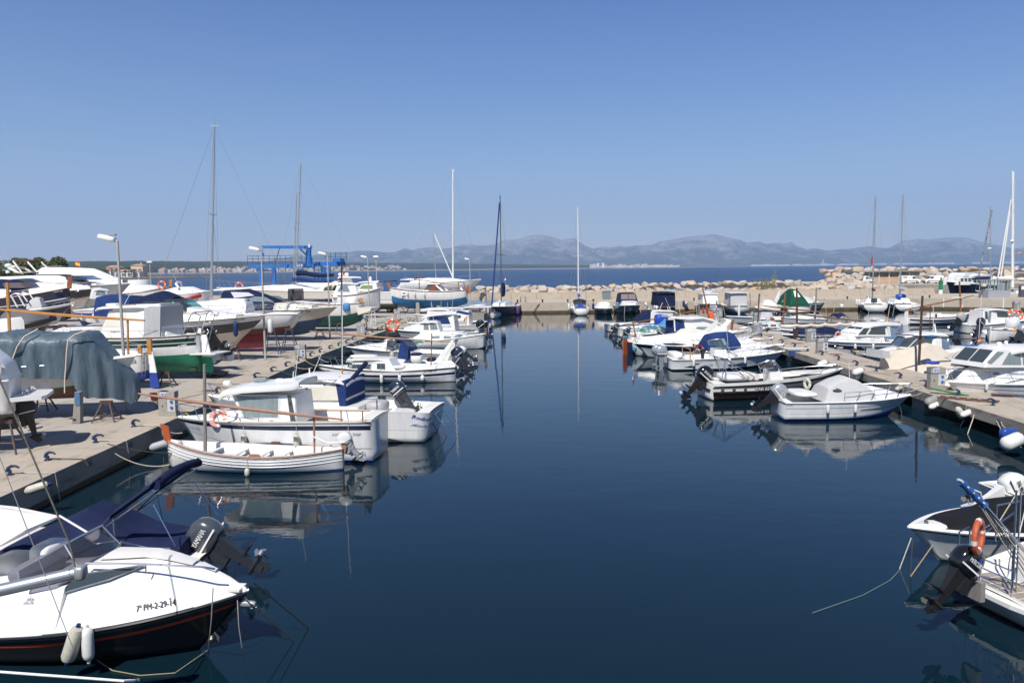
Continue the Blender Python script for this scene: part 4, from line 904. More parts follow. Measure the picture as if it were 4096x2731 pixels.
# side window
mb=MB(); fr=MB()
pl=[b.q(*p,1.1) for p in ((172,2376),(250,2341),(480,2323),(360,2364),(200,2402))]
for sd in(1,-1):
 vs=[(x,sd*((c if x>c.st[0][0]+.05 else ca).y(x,z)+.02),z) for x,z in pl]; w_=MB().add(vs,[(0,1,2,3,4)]).build('side_window',GLASS,b.root,smooth=0); MB().tube(vs+[vs[0]],.016,5).build('window_frame',ALU,w_)
screen(b,(425,2175+45),(352,2128),(80,2340),2.0,CLEARD,frame=ALU)
for sd,l in ((1,((478,2172),(480,2168),(700,2190),(880,2250))),): pass
mb=MB()
for sd in(1,-1):
 q3=[b.q(*p,.72 if sd==b.side else -.62) for p in (((318,2272),(335,2258),(560,2270),(785,2289),(822,2304)) if sd==b.side else ((470,2176),(500,2163),(700,2198),(860,2246),(885,2258)))]; pts=[(x,sd*(.72 if sd==b.side else .62)*(1-.45*(i/4.)),z) for i,(x,z) in enumerate(q3)]; mb.tube(pts,.017,6); mb.tube([pts[2],Vector(pts[2])-Vector((0,0,.16))],.012,5)
mb.build('grab_rail',STEEL,b.root)
MB().loft(sbox((b.L*.4,-.15,1.42),(.28,.5,.13),.5)).build('seat_cushion',CUSH,b.root); MB().loft(sbox((b.L*.27,.3,1.25),(.3,.35,.25),.5)).build('helm_seat',GEL2,b.root)
MB().loft(sbox((b.L*.36,.5,1.45),(.2,.35,.22),.4)).build('dashboard',GEL,b.root)
mb=MB(); x=b.L*.955; mb.box((x,.0,b.fb+.06),(.34,.3,.04)); mb.build('anchor_locker',GEL,b.root,smooth=0)
mb=MB(); mb.loft(sbox((b.L-.05,0,b.fb-.22),(.16,.05,.05),.6)); mb.tube([(b.L-.1,0,b.fb-.1),(b.L+.02,0,b.fb-.3),(b.L+.12,0,b.fb-.28)],.02,6); mb.build('anchor',GALV,b.root)
for y in (-.15,.15): MB().box((b.L*.86,y,b.fb+.12),(.1,.03,.03)).build('hatch_hinge',STEEL,b.root,smooth=0)
MB().box((b.L*.82,0,b.fb+.055),(.03,1.1,.02)).build('hatch_edge',mat('grey seam',(.3,.3,.3),.5),b.root,smooth=0)
b.text('sky',108,140,2402,17,STRC,shear=.3,cab=ca,lat=1.); b.text('deck',95,138,2415,12,STRC,shear=.3,cab=ca,lat=1.)
L1=b
fender(b,325-55,'big cream fender with blue ends, hanging slanted on the nearest motorboat',L=.62,r=.12,m=FENDD,fy=2490,lean=.35,group='fenders hanging on the nearest motorboat')
fender(b,345,'clean white teardrop fender at the right of the slanted one',L=.55,r=.095,m=FEND,tip=FEND,fy=2510,group='fenders hanging on the nearest motorboat')
b=Boat('motorboat','motorboat under a peaked navy tarpaulin with a large charcoal outboard tilted up','motorboat',(842,16.6),(-330,17.0),B=2.3,fs=.62,fb=1.0,draft=.3,group=GM,rub=BLK)
c=Cab(b,'boat_cover',b.Q([(-320,2250),(0,2195),(200,2110),(385,2022),(440,2040),(560,2112),(700,2140),(780,2138)]),W=2.3,k=.55,m=NAVY,side=.0,zo=-.1,r=.2)
b.motor(GREYM,tilt=58,sc_=1.12,txt='YAMAHA',x=-.05,z=.55)
mb=MB(); x0,z0=b.q(400,2150); x1,z1=b.q(545,2005); x2,z2=b.q(712,1885); x3,z3=b.q(560,2090); x4,z4=b.q(790,2118)
mb2=MB()
for sd in(1,-1):
 mb.tube([(x0,sd*1.0,z0),(x1,sd*.95,z1)],.016,5); mb.tube([(x0+.1,sd*1.,z0),(x2,sd*.85,z2-.15)],.016,5); mb.tube([(x4,sd*1.,z4),(x2+.1,sd*.9,z2-.45)],.012,5); mb.tube([(x2,-.8,z2-.2),(x2,.8,z2-.2)],.012,5); mb.tube([(x3,sd*1,z3-.4),(x1-.0,sd*.9,z1-.1)],.014,5)
fr_=mb.build('bimini_frame',STEEL,b.root)
for sd in (1,): mb2.loft([[ (x1+(x2-x1)*f+ .0, .95*math.cos(q)*0+yy, z1+(z2-z1)*f+ .09*math.sin(q)) if 0 else Vector((x1+(x2-x1)*f-.05*math.sin(q),yy+.1*math.cos(q),z1+(z2-z1)*f+.10*math.sin(q))) for q in [k*math.pi/4 for k in range(8)]] for f,yy in ((0,.9),(.25,.93),(.6,.95),(.9,.93),(1,.85))])
mb2.loft([[Vector((x2+.10*math.cos(q),yy,z2-.05+.1*math.sin(q)+.1*(1-yy*yy))) for q in [k*math.pi/4 for k in range(8)]] for yy in (.95,.5,0,-.5,-.95)])
mb2.loft([[Vector((x1+(x2-x1)*f-.05*math.sin(q),-yy+.1*math.cos(q),z1+(z2-z1)*f+.10*math.sin(q))) for q in [k*math.pi/4 for k in range(8)]] for f,yy in ((0,.9),(.25,.93),(.6,.95),(.9,.93),(1,.85))])
recalc(mb2.build('folded_bimini',NAVY,b.root,smooth=60))
def at3(fx,fy,D): return AY(fx,fy,D)
a=at3(312,2288,10.6); c=at3(-420,2455,10.2); r=empty('sailboat_boom',a); tag(r,'thick aluminium boom with flecked topping lift entering at the left edge','boom')
mb=MB().tube([Vector((0,0,0)),c-a],.085,14); mb.build('spar',ALU,r); MB().loft(sbox((.04,0,0),(.07,.09,.1),.5)).build('end_cap',GALV,r)
mb=MB(); mb.tube([Vector((-.03,0,.08)),at3(275,2165,10.6)-a,at3(60,1660,10.6)-a,at3(-60,1380,10.6)-a],.013,5); mb.build('topping_lift',mat('flecked rope',(.20,.18,.15),.8,nz=.8,ns=60),r)
rope('thin grey stay wire slanting down across the nearest motorboat',[at3(-20,1780,10),at3(295,2600,10)],.006,GALV,'stay_wire','wire','loose wires')
a=at3(0,2100,14.2); r=empty('awning',a); tag(r,'small white fabric awning sheet at the left edge above the navy tarpaulin','awning')
mb=MB(); g=[at3(-200,2000,15.2),at3(60,2025,15.2),at3(238,2062,14.4),at3(100,2120,13.7),at3(0,2180,13.4),at3(-200,2230,13.3)]; g=[q-a for q in g]; n=len(g); mb.add(g+[q-Vector((0,0,.03)) for q in g],[tuple(range(n)),tuple(range(n,2*n))[::-1]]+[(i,(i+1)%n,n+(i+1)%n,n+i) for i in range(n)]); mb.build('sheet',CANW,r,smooth=0)
MB().tube([at3(238,2062,14.4)-a,at3(352,2130,14.2)-a],.02,6).build('pole',ALUW,r)
b=Boat('inflatable_boat','dark grey covered tender at the bottom left corner','inflatable boat',(-420,9.6),(215,10.3),B=1.5,fs=.62,fb=.72,draft=.15,top=mat('grey tube fabric',(.10,.11,.13),.5),deck=mat('grey cover',(.05,.055,.065),.6),rake=.3,group=GM)
MB().loft(sbox((b.L-.35,0,.86),(.2,.16,.12),.45)).build('winch_box',GEL,b.root)
a=at3(540,2722,10.2); c=at3(-100,2678,10.4); r=empty('whisker_pole',a); tag(r,'thin white pole with steel end fitting across the bottom left corner','pole'); MB().tube([Vector((-.12,0,0)),c-a],.017,8).build('tube',ALUW,r); MB().tube([(-.14,0,0),(.0,0,.0),(.05,0,.02)],.022,7).build('end_fitting',STEEL,r)
b=Boat('fishing_boat','open white wooden fishing boat with worn reddish rail, grey mast and slanting yard','fishing boat',(1372,26.0),(672,26.5),B=1.9,fs=.72,fb=.95,fm=.17,draft=.3,kind='llaut',tr=.12,tm=.47,pw=2.3,rake=-.02,top=mat('white wooden planks',(.70,.69,.66),.5,nz=.16,ns=2,stretch=(.4,1,6),bands=[(.06,(.03,.07,.20))]),pit=(.06,.93,.32),pitm=mat('grey white floor boards',(.55,.55,.54),.7,nz=.2,ns=5),rub=WOODR,rubr=.032,group=GM,deck=GEL)
for p in (.62,.73,.84,.93): b.tubes([[b.S(t,p,sd)+Vector((0,sd*.006,0)) for t in [i/20 for i in range(21)]] for sd in(1,-1)],.012,GEL3,'plank_strake',5)
for t in (.2,.34,.46,.6,.74): v=b.S(t,1); MB().box((v.x,0,b.zs(t)-.15),(.16,v.y*1.75,.035)).build('thwart',mat('thwart paint',(.60,.60,.59),.6),b.root,smooth=0)
lateen(b,(821,1812),(818,1456),(560,1572),(1376,1675),m=WOODG,r=.065,ym=WOODR,ry=.055,y2=.0)
posts(b,[((1258,1808),(1256,1662))],.035,WOODR); stempost(b,.55,ORNG,.22,1,.15); stempost(b,.18,WOODR,.2,.01)
for t in (.45,.0): pass
for sd in(1,-1): v=b.S(.44,1); MB().box((v.x,sd*(v.y-.03),v.z+.06),(.42,.05,.1),taper=.7).build('rowlock_block',WOODR,b.root,smooth=0)
MB().tube([(-.1,.1,.95),(.5,.1,.92),(1.0,.15,1.15)],.025,6).build('tiller',GEL,b.root)
b.motor(ENGW,tilt=38,sc_=.72,x=-.02,y=-.12,z=.72,leg=mat('worn engine leg',(.10,.12,.15),.5,nz=.7,ns=12,c2=(.5,.5,.5)))
fender(b,962,'short cream fender lying horizontally against the open white fishing boat',L=.28,r=.09,m=FENDD,tip=FENDD,zt=.35)
b.text('7ª-1005',735,755,(1845,1850),11,INKG,shear=.1)
b=Boat('motorboat','white pilothouse motorboat with navy band, grey blue curtained side window and pink ring','motorboat',(1520,27.9),(714,28.9),B=2.5,fs=zr(1500,1688,27),fb=1.28,draft=.4,rake=.9,pw=2.5,cr_=.9,bands=[(.78,.90,STRN),(.30,.315,STRK)],rub=mat('fawn rubber',(.38,.36,.31),.5),rubr=.035,pit=(.06,.47,.6),group=GM,top=GEL3,zc=.06)
MB().add([(0.02,0,.02)]*3,[(0,1,2)]) 
b.tubes([[b.S(t,.02,sd)+Vector((0,sd*.004,-.01)) for t in [i/14 for i in range(13)]] for sd in(1,-1)],.02,STRB,'waterline_stripe',4)
Cab(b,'foredeck_cabin',b.Q([(800,1668),(860,1645),(950,1632),(1130,1640),(1150,1660)]),W=1.7,k=.35,m=GEL,r=.1)
h=House(b,'pilothouse',[(975,1690),(925,1580),(1180,1580),(1192,1700)],W=1.75,k=.10,m=GEL)
h.win([[(941,1584),(1110,1585),(1113,1668),(979,1671)]],GLASSB,frame=mat('window rubber',(.65,.65,.64),.5)); h.win([[(1146,1580),(1160,1578),(1188,1697),(1166,1697)]],GLASS,name='door_glass'); h.pane((972,1680),(928,1586),GLASSB)
roof(b,[(900,1572),(925,1553),(1000,1540),(1100,1534),(1195,1528),(1216,1522)],2.05,.20,GEL,.06,lat=.4); MB().box((b.q(1045,1535)[0],0,b.q(1045,1532)[1]+.1),(.42,.5,.05)).build('roof_hatch',GLASSB,h.o,smooth=0)
b.text('BÉNÉTEAU',1075,1114,1581,5,INKG,lat=1.,cab=h); 
for fx,s_ in ((1120,.16),(1160,.22)): blobpart(b,fx,1522,(s_,.12,.08),GEL,'roof_fitting')
MB().loft(sbox((b.q(925,1520)[0],.3,b.q(925,1528)[1]),(.14,.14,.11),.7)).build('radar_dome',GEL,h.o); mb=MB(); 
for sd in(1,-1): p=b.Q([(975,1556),(1108,1546)],.6); mb.tube([(p[0][0],sd*.75,p[0][1]+.02),(p[1][0],sd*.75,p[1][1]+.02)],.02,6)
mb.build('roof_grab_rail',WOOD,h.o)
b.tubes([[(b.q(1215,1530)[0],sd*.8,b.q(1215,1530)[1]),(b.q(1320,1535)[0],sd*.7,b.q(1320,1532)[1]),(b.q(1322,1545)[0],0,b.q(1322,1535)[1])] for sd in(1,-1)],.02,STEEL,'stern_light_bar')
antenna(b,(1180,1520),(1195,1380)); antenna(b,(1172,1520),(1174,1485),lat=.3,r=.02)
b.rail(.52,1.,.5,4); b.text('ANTARES 700P',1328,1446,(1742,1741),10,INKG,lat=1.2); b.text('7ª-3-151-00',742,800,(1708,1716),8,INKG)
mb=MB()
for fx in (1262,1362,1448): x=b.q(fx,1690,1.2)[0]; mb.tube([(x,b.side*1.12,b.zs(.2)),(x,b.side*1.12,b.zs(.2)+.38)],.022,6)
x0=b.q(1256,1690,1.2)[0]; x1=b.q(1480,1690,1.2)[0]
for zz in (.38,.0): mb.tube([(x0,b.side*1.12,b.zs(.2)+zz+.01),(x1,b.side*1.12,b.zs(.1)+zz+.01)],.024,6)
mb.build('cockpit_rail',WOOD,b.root); blobpart(b,1490,1680,(.25,.9,.12),GEL,'stern_bench')
mb=MB(); 
for fx in (1215,1285): x,z=b.q(fx,1700,.9); mb.tube([(x,b.side*.95,z),(x-.3,b.side*1.,z+.17)],.022,6)
mb.build('rod_holder',STEEL,b.root)
for fx,t in ((948,'left'),(1168,'middle'),(1375,'right')): fender(b,fx,'cream cylindrical fender, %s one of three on the pilothouse boat with navy band'%t,L=.48,r=.10,m=FENDD,tip=FENDD,zt=.42)
x,z=b.q(877,1690,.75); ring('faded pink life ring on the foredeck of the pilothouse boat with navy band',b.W(x,.8*b.side,z+.16),.25,.1,PKRING,(0,-1,.4))
b=Boat('motorboat','white sport fisher with navy back curtain, its flared stern pointing right','motorboat',(1750,31.0),(835,32.6),B=2.9,fs=1.18,fb=1.5,draft=.4,rake=1.1,pw=2.6,cr_=.9,bands=[(.40,.41,INKG)],rub=None,pit=(.05,.33,.55),group=GM,top=GEL3,sr=.35)
Cab(b,'cabin',b.Q([(930,1630),(1050,1595),(1180,1512),(1230,1503),(1360,1503),(1404,1508)]),W=2.1,k=.12,m=GEL,r=.12)
h=House(b,'coach_side',[(1180,1640),(1190,1620),(1440,1625),(1440,1645)],W=2.3,k=0,m=GEL)
roof(b,[(1180,1515),(1230,1501),(1330,1500),(1400,1510),(1425,1522)],2.35,.10,GEL,.1)
c=House(b,'side_canvas',[(1180,1600),(1210,1545),(1370,1535),(1390,1600)],W=2.16,k=.05,m=CANT)
x,z=b.q(1400,1620); House(b,'back_curtain',[(1345,1532),(1376,1520),(1386,1522),(1388,1685),(1372,1690)],W=2.2,k=.02,m=NAVYL)
h=b.Q([(1272,1511),(1380,1506)]); MB().box(((h[0][0]+h[1][0])/2,0,h[0][1]+.12),(abs(h[0][0]-h[1][0]),1.1,.03)).build('roof_mat',NAVYL,b.root,smooth=0)
antenna(b,(1238,1510),(1238,1472),r=.03); antenna(b,(1245,1510),(1300,1380)); blobpart(b,1350,1512,(.15,.12,.08),GEL,'radar_puck'); antenna(b,(1369,1505),(1369,1160),r=.02); posts(b,[((1369,1512),(1369,1470))],.035,WOODL,'antenna_foot')
x,z=b.q(1440,1500); MB().tube([b.q(1400,1530)[0:1]+(.2,)+b.q(1400,1530)[1:],(x-.4,.3,z+.55)],.09,7).build('rolled_sunshade',NAVY,b.root)
House(b,'side_window',[(1180,1636),(1184,1622),(1218,1622),(1222,1636)],W=2.33,k=0,m=GLASS); 
blobpart(b,1560,1655,(.9,1.2,.1),GEL,'stern_seat'); b.rail(.5,1,.5,5)
c=blobpart(b,1510,1622,(.42,.5,.22),mat('silver grey cover',(.42,.42,.43),.5,bump=.05,bs=5,nz=.2),'engine_cover_sheet'); 
b.text('Rodman',1645,1722,(1672,1676),16,INKB,shear=.2,bold=.006,lat=1.2); b.text('fisher sport',1640,1735,(1702,1690),10,INKB,shear=.5,lat=1.2)
L5=b
motor(b.root,Matrix.Translation((1.9,-.9,1.35))@Matrix.Rotation(R(40),4,'Y')@Matrix.Scale(1.,4),NAVYM,ENGD,'YAMAHA',INKW,b.side)
x=b.Q([(1505,1600),(1508,1680)],1.2); b.tubes([[(x[0][0],b.side*1.15,x[0][1]),(x[1][0],b.side*1.15,x[1][1])]],.03,STEEL,'rod_tube'); b.tubes([[(-.02,.6,1.1),(-.55,.6,.35)],[(-.02,-.6,1.1),(-.55,-.6,.35)],[(-.0,.6,1.0),(-.0,-.6,1.)]],.02,STEEL,'stern_ladder')
b=Boat('fishing_boat','white double-ended cabin fishing boat with navy stripe and many cream fenders','fishing boat',(1822,46.6),(1275,47.6),B=2.5,fs=.85,fb=.92,fm=.12,draft=.4,kind='llaut',tr=.15,tm=.47,pw=2.4,rake=.12,bands=[(.66,.78,STRN),(.56,.58,STRB)],rub=STRK,rubr=.035,pit=(.08,.48,.45),group=GM)
c=House(b,'cabin',[(1398,1490),(1412,1440),(1555,1436),(1592,1500)],W=1.75,k=.15); c.win([[(1412,1458),(1482,1457),(1480,1475),(1405,1473)],[(1508,1455),(1538,1455),(1540,1476),(1508,1475)],[(1391,1458),(1396,1449),(1397,1465),(1391,1468)]],GLASS,frame=mat('rubber frame',(.3,.28,.25),.6))
roof(b,[(1400,1441),(1420,1434),(1500,1431),(1552,1434)],1.75,.05,GEL2,.06); Cab(b,'foredeck_hump',b.Q([(1310,1470),(1360,1462),(1400,1462)]),W=1.2,k=.3); b.rail(.5,1.,.55,5)
mst=lateen(b,(1369,1510),(1366,1050),(1240,1323),(1805,1367),m=WOODD,r=.06,ym=WOOD,ry=.05)
posts(b,[((1724,1460),(1727,1332))],.035,WOOD); stempost(b,.1,WOODD,.15,.01); blobpart(b,1592,1468,(.45,.25,.1),GEL2,'life_raft_pack',lat=.5)
b.motor(GREYM,tilt=50,sc_=.75,z=.95,y=-.3); b.text('LLUNETA',1696,1745,(1490,1485),7,INK,shear=.2); b.text('7ªPM-1-172',1308,1340,(1483,1490),5,INK)
for fx,t,m_,L_ in ((1424,'greenish cream fender nearest the bow',FENDD,.5),(1520,'cream fender amidships',FEND,.5),(1592,'white fender with blue top amidships',FEND,.5)): fender(b,fx,t+' of the navy striped cabin fishing boat',L=L_,r=.1,m=m_,zt=.2,tip=FENDB if 'blue' in t else FENDD)
fender(b,1680,'fat white fender slung sideways near the stern of the navy striped fishing boat',L=.3,r=.13,m=FEND,tip=FEND,zt=.3)
def rib(name,label,stern,bow,B=2.2,r=.24,m=GREYT,floor=GEL,z=.35,strip=None,group=GM,tip=.0):
 b=Boat(name,label,'inflatable boat',stern,bow,B=B*.72,fs=.42,fb=.7,draft=.25,rake=.6,top=floor,group=group,pit=(.02,.9,.12),deck=floor)
 mb=MB(); pts=[]
 def pp(t,sd): 
  v=b.S(max(0,min(t,.995)),1); return Vector((t*b.L-(.25 if t>.96 else 0),sd*max(v.y+r*.35,.05),z+.32*t*t))
 ts=[-.03+1.03*i/16 for i in range(17)]
 mb.tube([pp(t,1) for t in ts]+[pp(t,-1) for t in ts[::-1]],lambda f:r*(.35 if f<.012 or f>.988 else 1)*(1-.25*(1-abs(2*f-1))**2),10)
 o=mb.build('inflatable_tube',m,b.root,smooth=60)
 if strip:
  mb=MB(); q=[pp(t,1)+Vector((0,r*.97,-.02)) for t in ts[1:]]; q2=[pp(t,-1)+Vector((0,-r*.97,-.02)) for t in ts[1:]]; mb.tube(q,.035,5); mb.tube(q2,.035,5); mb.build('rubbing_strip',strip,o)
 b.tube_r=r; return b
b=rib('inflatable_boat','pale grey rigid inflatable with white stern arch and tall navy console cover',(1832,51),(1385,52),B=2.5,r=.27,m=GREYT,strip=mat('grey strip',(.3,.31,.33),.5))
House(b,'console_cover',[(1590,1432),(1596,1378),(1608,1377),(1632,1398),(1631,1440)],W=.8,k=.2,m=NAVYL); c=blobpart(b,1668,1432,(.38,.4,.3),GEL,'seat_box'); blobpart(b,1667,1420,(.35,.38,.16),NAVY,'seat_cover'); blobpart(b,1726,1437,(.28,.45,.12),NAVY,'aft_cushion')
arch(b,[(1735,1450),(1765,1455)],[(1797,1372),(1812,1370)],1.9,m=GEL); blobpart(b,1455,1425,(.9,.5,.12),GEL,'bow_locker')
b.motor(NAVYM,tilt=40,sc_=1.15,z=.75,x=.0,y=.3); b.motor(NAVYM,tilt=40,sc_=1.05,z=.8,x=.05,y=-.35)
mb=MB(); mb.box((b.L*.42,b.side*1.02,.62),(.9,.2,.02)); mb.build('tube_patch',mat('white patches',(.72,.73,.75),.6),b.root,smooth=0)
b=Boat('motorboat','white cuddy cruiser with curved navy hood and cream outdrive engine','motorboat',(1850,55.5),(1385,57),B=2.6,fs=.8,fb=1.1,draft=.4,rake=1.1,bands=[(.70,.76,STRG)],rub=STRK,rubr=.02,pit=(.04,.4,.5),group=GM,top=GEL3)
Cab(b,'cabin_top',b.Q([(1400,1388),(1470,1378),(1535,1372),(1560,1360)]),W=1.9,k=.4); screen(b,(1552,1374),(1592,1353),(1655,1385),1.9,CLEARG)
roof(b,[(1590,1352),(1606,1353),(1625,1360),(1645,1378),(1660,1400)],1.9,.04,NAVYL,.1,name='hood'); b.rail(.45,1.,.6,6,mid=True); b.motor(ENGW,tilt=55,sc_=1.0,z=.5); House(b,'side_vent',[(1549,1386),(1549,1380),(1568,1380),(1568,1386)],W=2.3,k=0,m=GLASS); b.text('SOLRAIG',1430,1457,(1392,1395),7,INKG)
fender(b,1565,'large pale green-white fender on the cuddy cruiser with the navy hood',L=.75,r=.16,m=FENDD,tip=FENDD,zt=.0)
b=Boat('fishing_boat','white fishing boat with small wheelhouse and three cabin windows, bow to the right','fishing boat',(1545,66.6),(1945,65.8),B=2.9,fs=.75,fb=1.25,fm=.08,draft=.5,kind='llaut',tr=.5,tm=.42,pw=2.3,rake=.05,bands=[(.0,.235,mat('dark blue antifouling',(.02,.03,.10),.6)),(.70,.725,GEL2)],rub=GEL,rubr=.04,pit=(.05,.25,.4),group=GM,top=GEL)
c=Cab(b,'cabin',b.Q([(1655,1350),(1690,1331),(1725,1328),(1850,1329),(1868,1345)],.6),W=2.,k=.12); c.win([[(1732,1344),(1758,1343),(1758,1352),(1732,1353)],[(1777,1344),(1802,1344),(1802,1352),(1777,1353)],[(1821,1343),(1842,1343),(1848,1350),(1821,1352)]],GLASSB,frame=mat('brown window frame',(.2,.15,.12),.5))
h=House(b,'wheelhouse',[(1680,1362),(1678,1290),(1748,1288),(1760,1322),(1762,1355)],W=1.6,k=.06); h.win([[(1696,1297),(1712,1297),(1714,1318),(1696,1318)],[(1720,1296),(1743,1294),(1750,1317),(1723,1318)]],GLASSB,frame=mat('tan window frame',(.3,.2,.12),.5)); h.pane((1746,1293),(1757,1319),GLASS); roof(b,[(1676,1290),(1700,1285),(1740,1284),(1752,1288)],1.75,.09,GEL,.06)
stempost(b,.5,mat('brown painted post',(.16,.09,.07),.6),.2,1,.02); antenna(b,(1735,1286),(1724,1210)); b.rail(.62,1,.45,5); b.tubes([[(b.q(1750,1338,.9)[0],b.side*.9,b.q(1750,1336,.9)[1]),(b.q(1850,1338,.9)[0],b.side*.9,b.q(1850,1337,.9)[1])]],.04,STRB,'blue_handrail')
posts(b,[((1726,1385),(1727,1331))],.06,mat('brown painted post',(.16,.09,.07),.6),lat=1.2) if 0 else None
x=b.q(1548,1330)[0]; MB().box((x,0,1.5),(.2,.3,1.1)).build('stern_bitt',WOODD,b.root,smooth=0); b.text('MIRABEL',1916,1934,(1353,1347),4,INK)
fender(b,1652,'thin white fender amidships on the wheelhouse fishing boat with bow to the right',L=.6,r=.12,m=FEND,tip=FENDB,zt=.0); fender(b,1658,'second thin fender at the stern of the wheelhouse fishing boat',L=.6,r=.12,zt=.35)
fender(b,1603,'cream fender leaning at the stern rail of the wheelhouse fishing boat',L=.7,r=.13,m=FENDD,zt=-.1)
p=AY(1572,1300,64); ring('bright orange life ring on the bow rail near the quay end of the left row',p,.42,.11,ORRING,(0,-1,.1))
b=Boat('motorboat','white hardtop fishing cruiser with navy side window cover and tilted brown-black outboard','motorboat',(1920,72),(1576,73),B=2.8,fs=.95,fb=1.1,draft=.4,rake=1.,bands=[(.55,.57,INKG),(.3,.32,INKG)],rub=GEL,pit=(.05,.35,.5),group=GM,top=GEL3)
Cab(b,'foredeck_cabin',b.Q([(1620,1310),(1650,1300),(1700,1296)]),W=1.8,k=.35); h=House(b,'pilothouse',[(1680,1322),(1712,1266),(1815,1262),(1822,1322)],W=2.,k=.1); h.win([[(1710,1282),(1725,1268),(1790,1267),(1802,1296),(1705,1296)]],NAVYL,name='window_cover'); h.pane((1684,1310),(1710,1270),GLASSG)
roof(b,[(1695,1268),(1730,1258),(1800,1250),(1832,1245)],2.2,.12,GEL,.08); roof(b,[(1816,1247),(1840,1248),(1880,1257)],2.0,.04,NAVYL,.12,name='rear_awning'); b.text('STARFISHER',1752,1806,(1310,1309),7,INKG,cab=h,lat=1)
b.motor(BLKG,tilt=35,sc_=1.25,z=1.1,y=.4); b.rail(.5,1,.5,5); antenna(b,(1736,1262),(1724,1204)); antenna(b,(1805,1250),(1813,1192)); flag(b.root,(1.2,b.side*1.2,1.2),(.9,b.side*1.2,2.4),.3,.3)
b=Boat('motorboat','white hardtop cruiser partly hidden, grey side panel and dark back window','motorboat',(1925,80),(1628,81),B=2.8,fs=1.0,fb=1.2,draft=.4,rake=1.,rub=GEL,group=GM,pit=(.05,.3,.4),bands=[(.5,.56,STRK)])
h=House(b,'pilothouse',[(1690,1290),(1715,1245),(1875,1243),(1878,1300)],W=2.1,k=.08); h.win([[(1815,1262),(1843,1260),(1843,1272),(1815,1273)]],GLASS); h.win([[(1822,1284),(1868,1283),(1868,1300),(1822,1300)]],DKG,name='grey_panel'); h.pane((1692,1285),(1714,1247),GLASSG); roof(b,[(1693,1238),(1720,1233),(1780,1232),(1802,1238)],2.1,.14,GEL,.08); b.rail(.5,1,.5,5)
b=Boat('motorboat','small white boat with long flat white roof and green edge behind the hardtop','motorboat',(1870,90),(1660,91),B=2.6,fs=1.1,fb=1.5,draft=.4,rub=GREYT,group=GM,pit=(.05,.3,.4))
House(b,'pilothouse',[(1705,1262),(1715,1234),(1850,1235),(1850,1262)],W=1.9,k=.05); roof(b,[(1722,1233),(1760,1230),(1850,1230),(1858,1234)],2.0,.1,GEL,.04); antenna(b,(1764,1230),(1764,1205)); antenna(b,(1790,1230),(1790,1208))
# dark double ender with navy rudder
b=Boat('fishing_boat','dark hulled small boat with tall navy rudder near the basin end','fishing boat',(1950,84),(1860,85),B=2.2,fs=1.,fb=1.1,draft=.5,kind='llaut',tr=.1,tm=.45,top=STRK,rub=WOODD,group=GM)
MB().prism([(-.15,-.6),(-.6,-.5),(-.4,1.15),(-.15,1.15)],'y',-.04,.04).build('rudder',BLUE if 0 else STRB,b.root,smooth=0); b.tubes([[(.3,0,1.2),(-.6,0,1.35)]],.04,WOODD,'tiller')
# concrete block with white gangway roof
p=AY(1902,1290,90); r=empty('mooring_block',(p.x,90,0)); tag(r,'concrete mooring block with a flat white shelf roof on posts','mooring block'); MB().box((0,0,.6),(2.,1.6,2.2)).build('block',PEDC,r,smooth=0); MB().box((.3,.0,2.3),(3.,1.5,.14)).build('shelf_roof',GEL,r,smooth=0)
for x in (.5,1.2,1.6): MB().box((x,.5,.9),(.14,.14,2.7)).build('post',GALV,r,smooth=0)
fender(b,1945,'tiny cream fender by the concrete mooring block',L=.5,r=.12,m=FENDD)
# white dinghy bow-on
b=Boat('rowing_boat','small white rowing boat seen bow-on below the navy sloop','rowing boat',(1974,107.5),(1973,104.2),B=2.0,fs=.6,fb=.95,fm=.05,draft=.2,kind='llaut',tr=.5,tm=.45,pw=2.,rake=.15,top=GEL3,rub=WOODG,rubr=.05,pit=(.06,.85,.35),group=GM,bands=[(.0,.2,STRN)])
b.tubes([[(1,.3,.7),(1.6,.1,1.15)]],.06,GREYM,'outboard_tiller')
# navy sloop
b=Boat('sailing_boat','navy-hulled sloop with tall navy furled forestay and purple fenders','sailing boat',(2050,117.5),(1966,106.5),B=3.2,fs=1.25,fb=1.55,draft=.4,kind='llaut',tr=.75,tm=.4,pw=2.2,rake=.8,top=STRN,bands=[(.26,.30,INKG)],rub=GEL,group=GQ,pit=(.08,.3,.35))
Cab(b,'coachroof',[(b.L*.3,1.9),(b.L*.35,2.05),(b.L*.55,2.0),(b.L*.7,1.75)],W=2.1,k=.3,m=GEL); sailmast(b,(b.L*.55,1.9),(b.L*.55,16.4),px=False,r=.08,m=GREYM,spreaders=(.45,),W=3); b.rail(.05,1,.6,7)
mb=MB(); mb.tube([(b.L*.98,0,1.7),(b.L*.56+.25,0,15.6)],.10,6); mb.build('furled_headsail',NAVYL,b.root); MB().loft(sbox((b.L*.47,0,3.6),(.7,.3,1.0),.7)).build('folded_sail_bag',NAVYL,b.root)
for i,(fx,t) in enumerate(((2068,'left one of the purple fender pair at the stern of the navy sloop'),(2073,'right one of the purple fender pair at the stern of the navy sloop'),(1966,'single purple fender at the bow of the navy sloop'))):
 p=AY(fx,1243 if i<2 else 1240,113 if i<2 else 108); o=MB().lathe([(.02,-.1),(.16,0),(.2,.1),(.2,.75),(.16,.85),(.03,1.)],8).build('fender',PURP,loc=(p.x,p.y,p.z-.4)); tag(o,t,'fender','purple fenders')
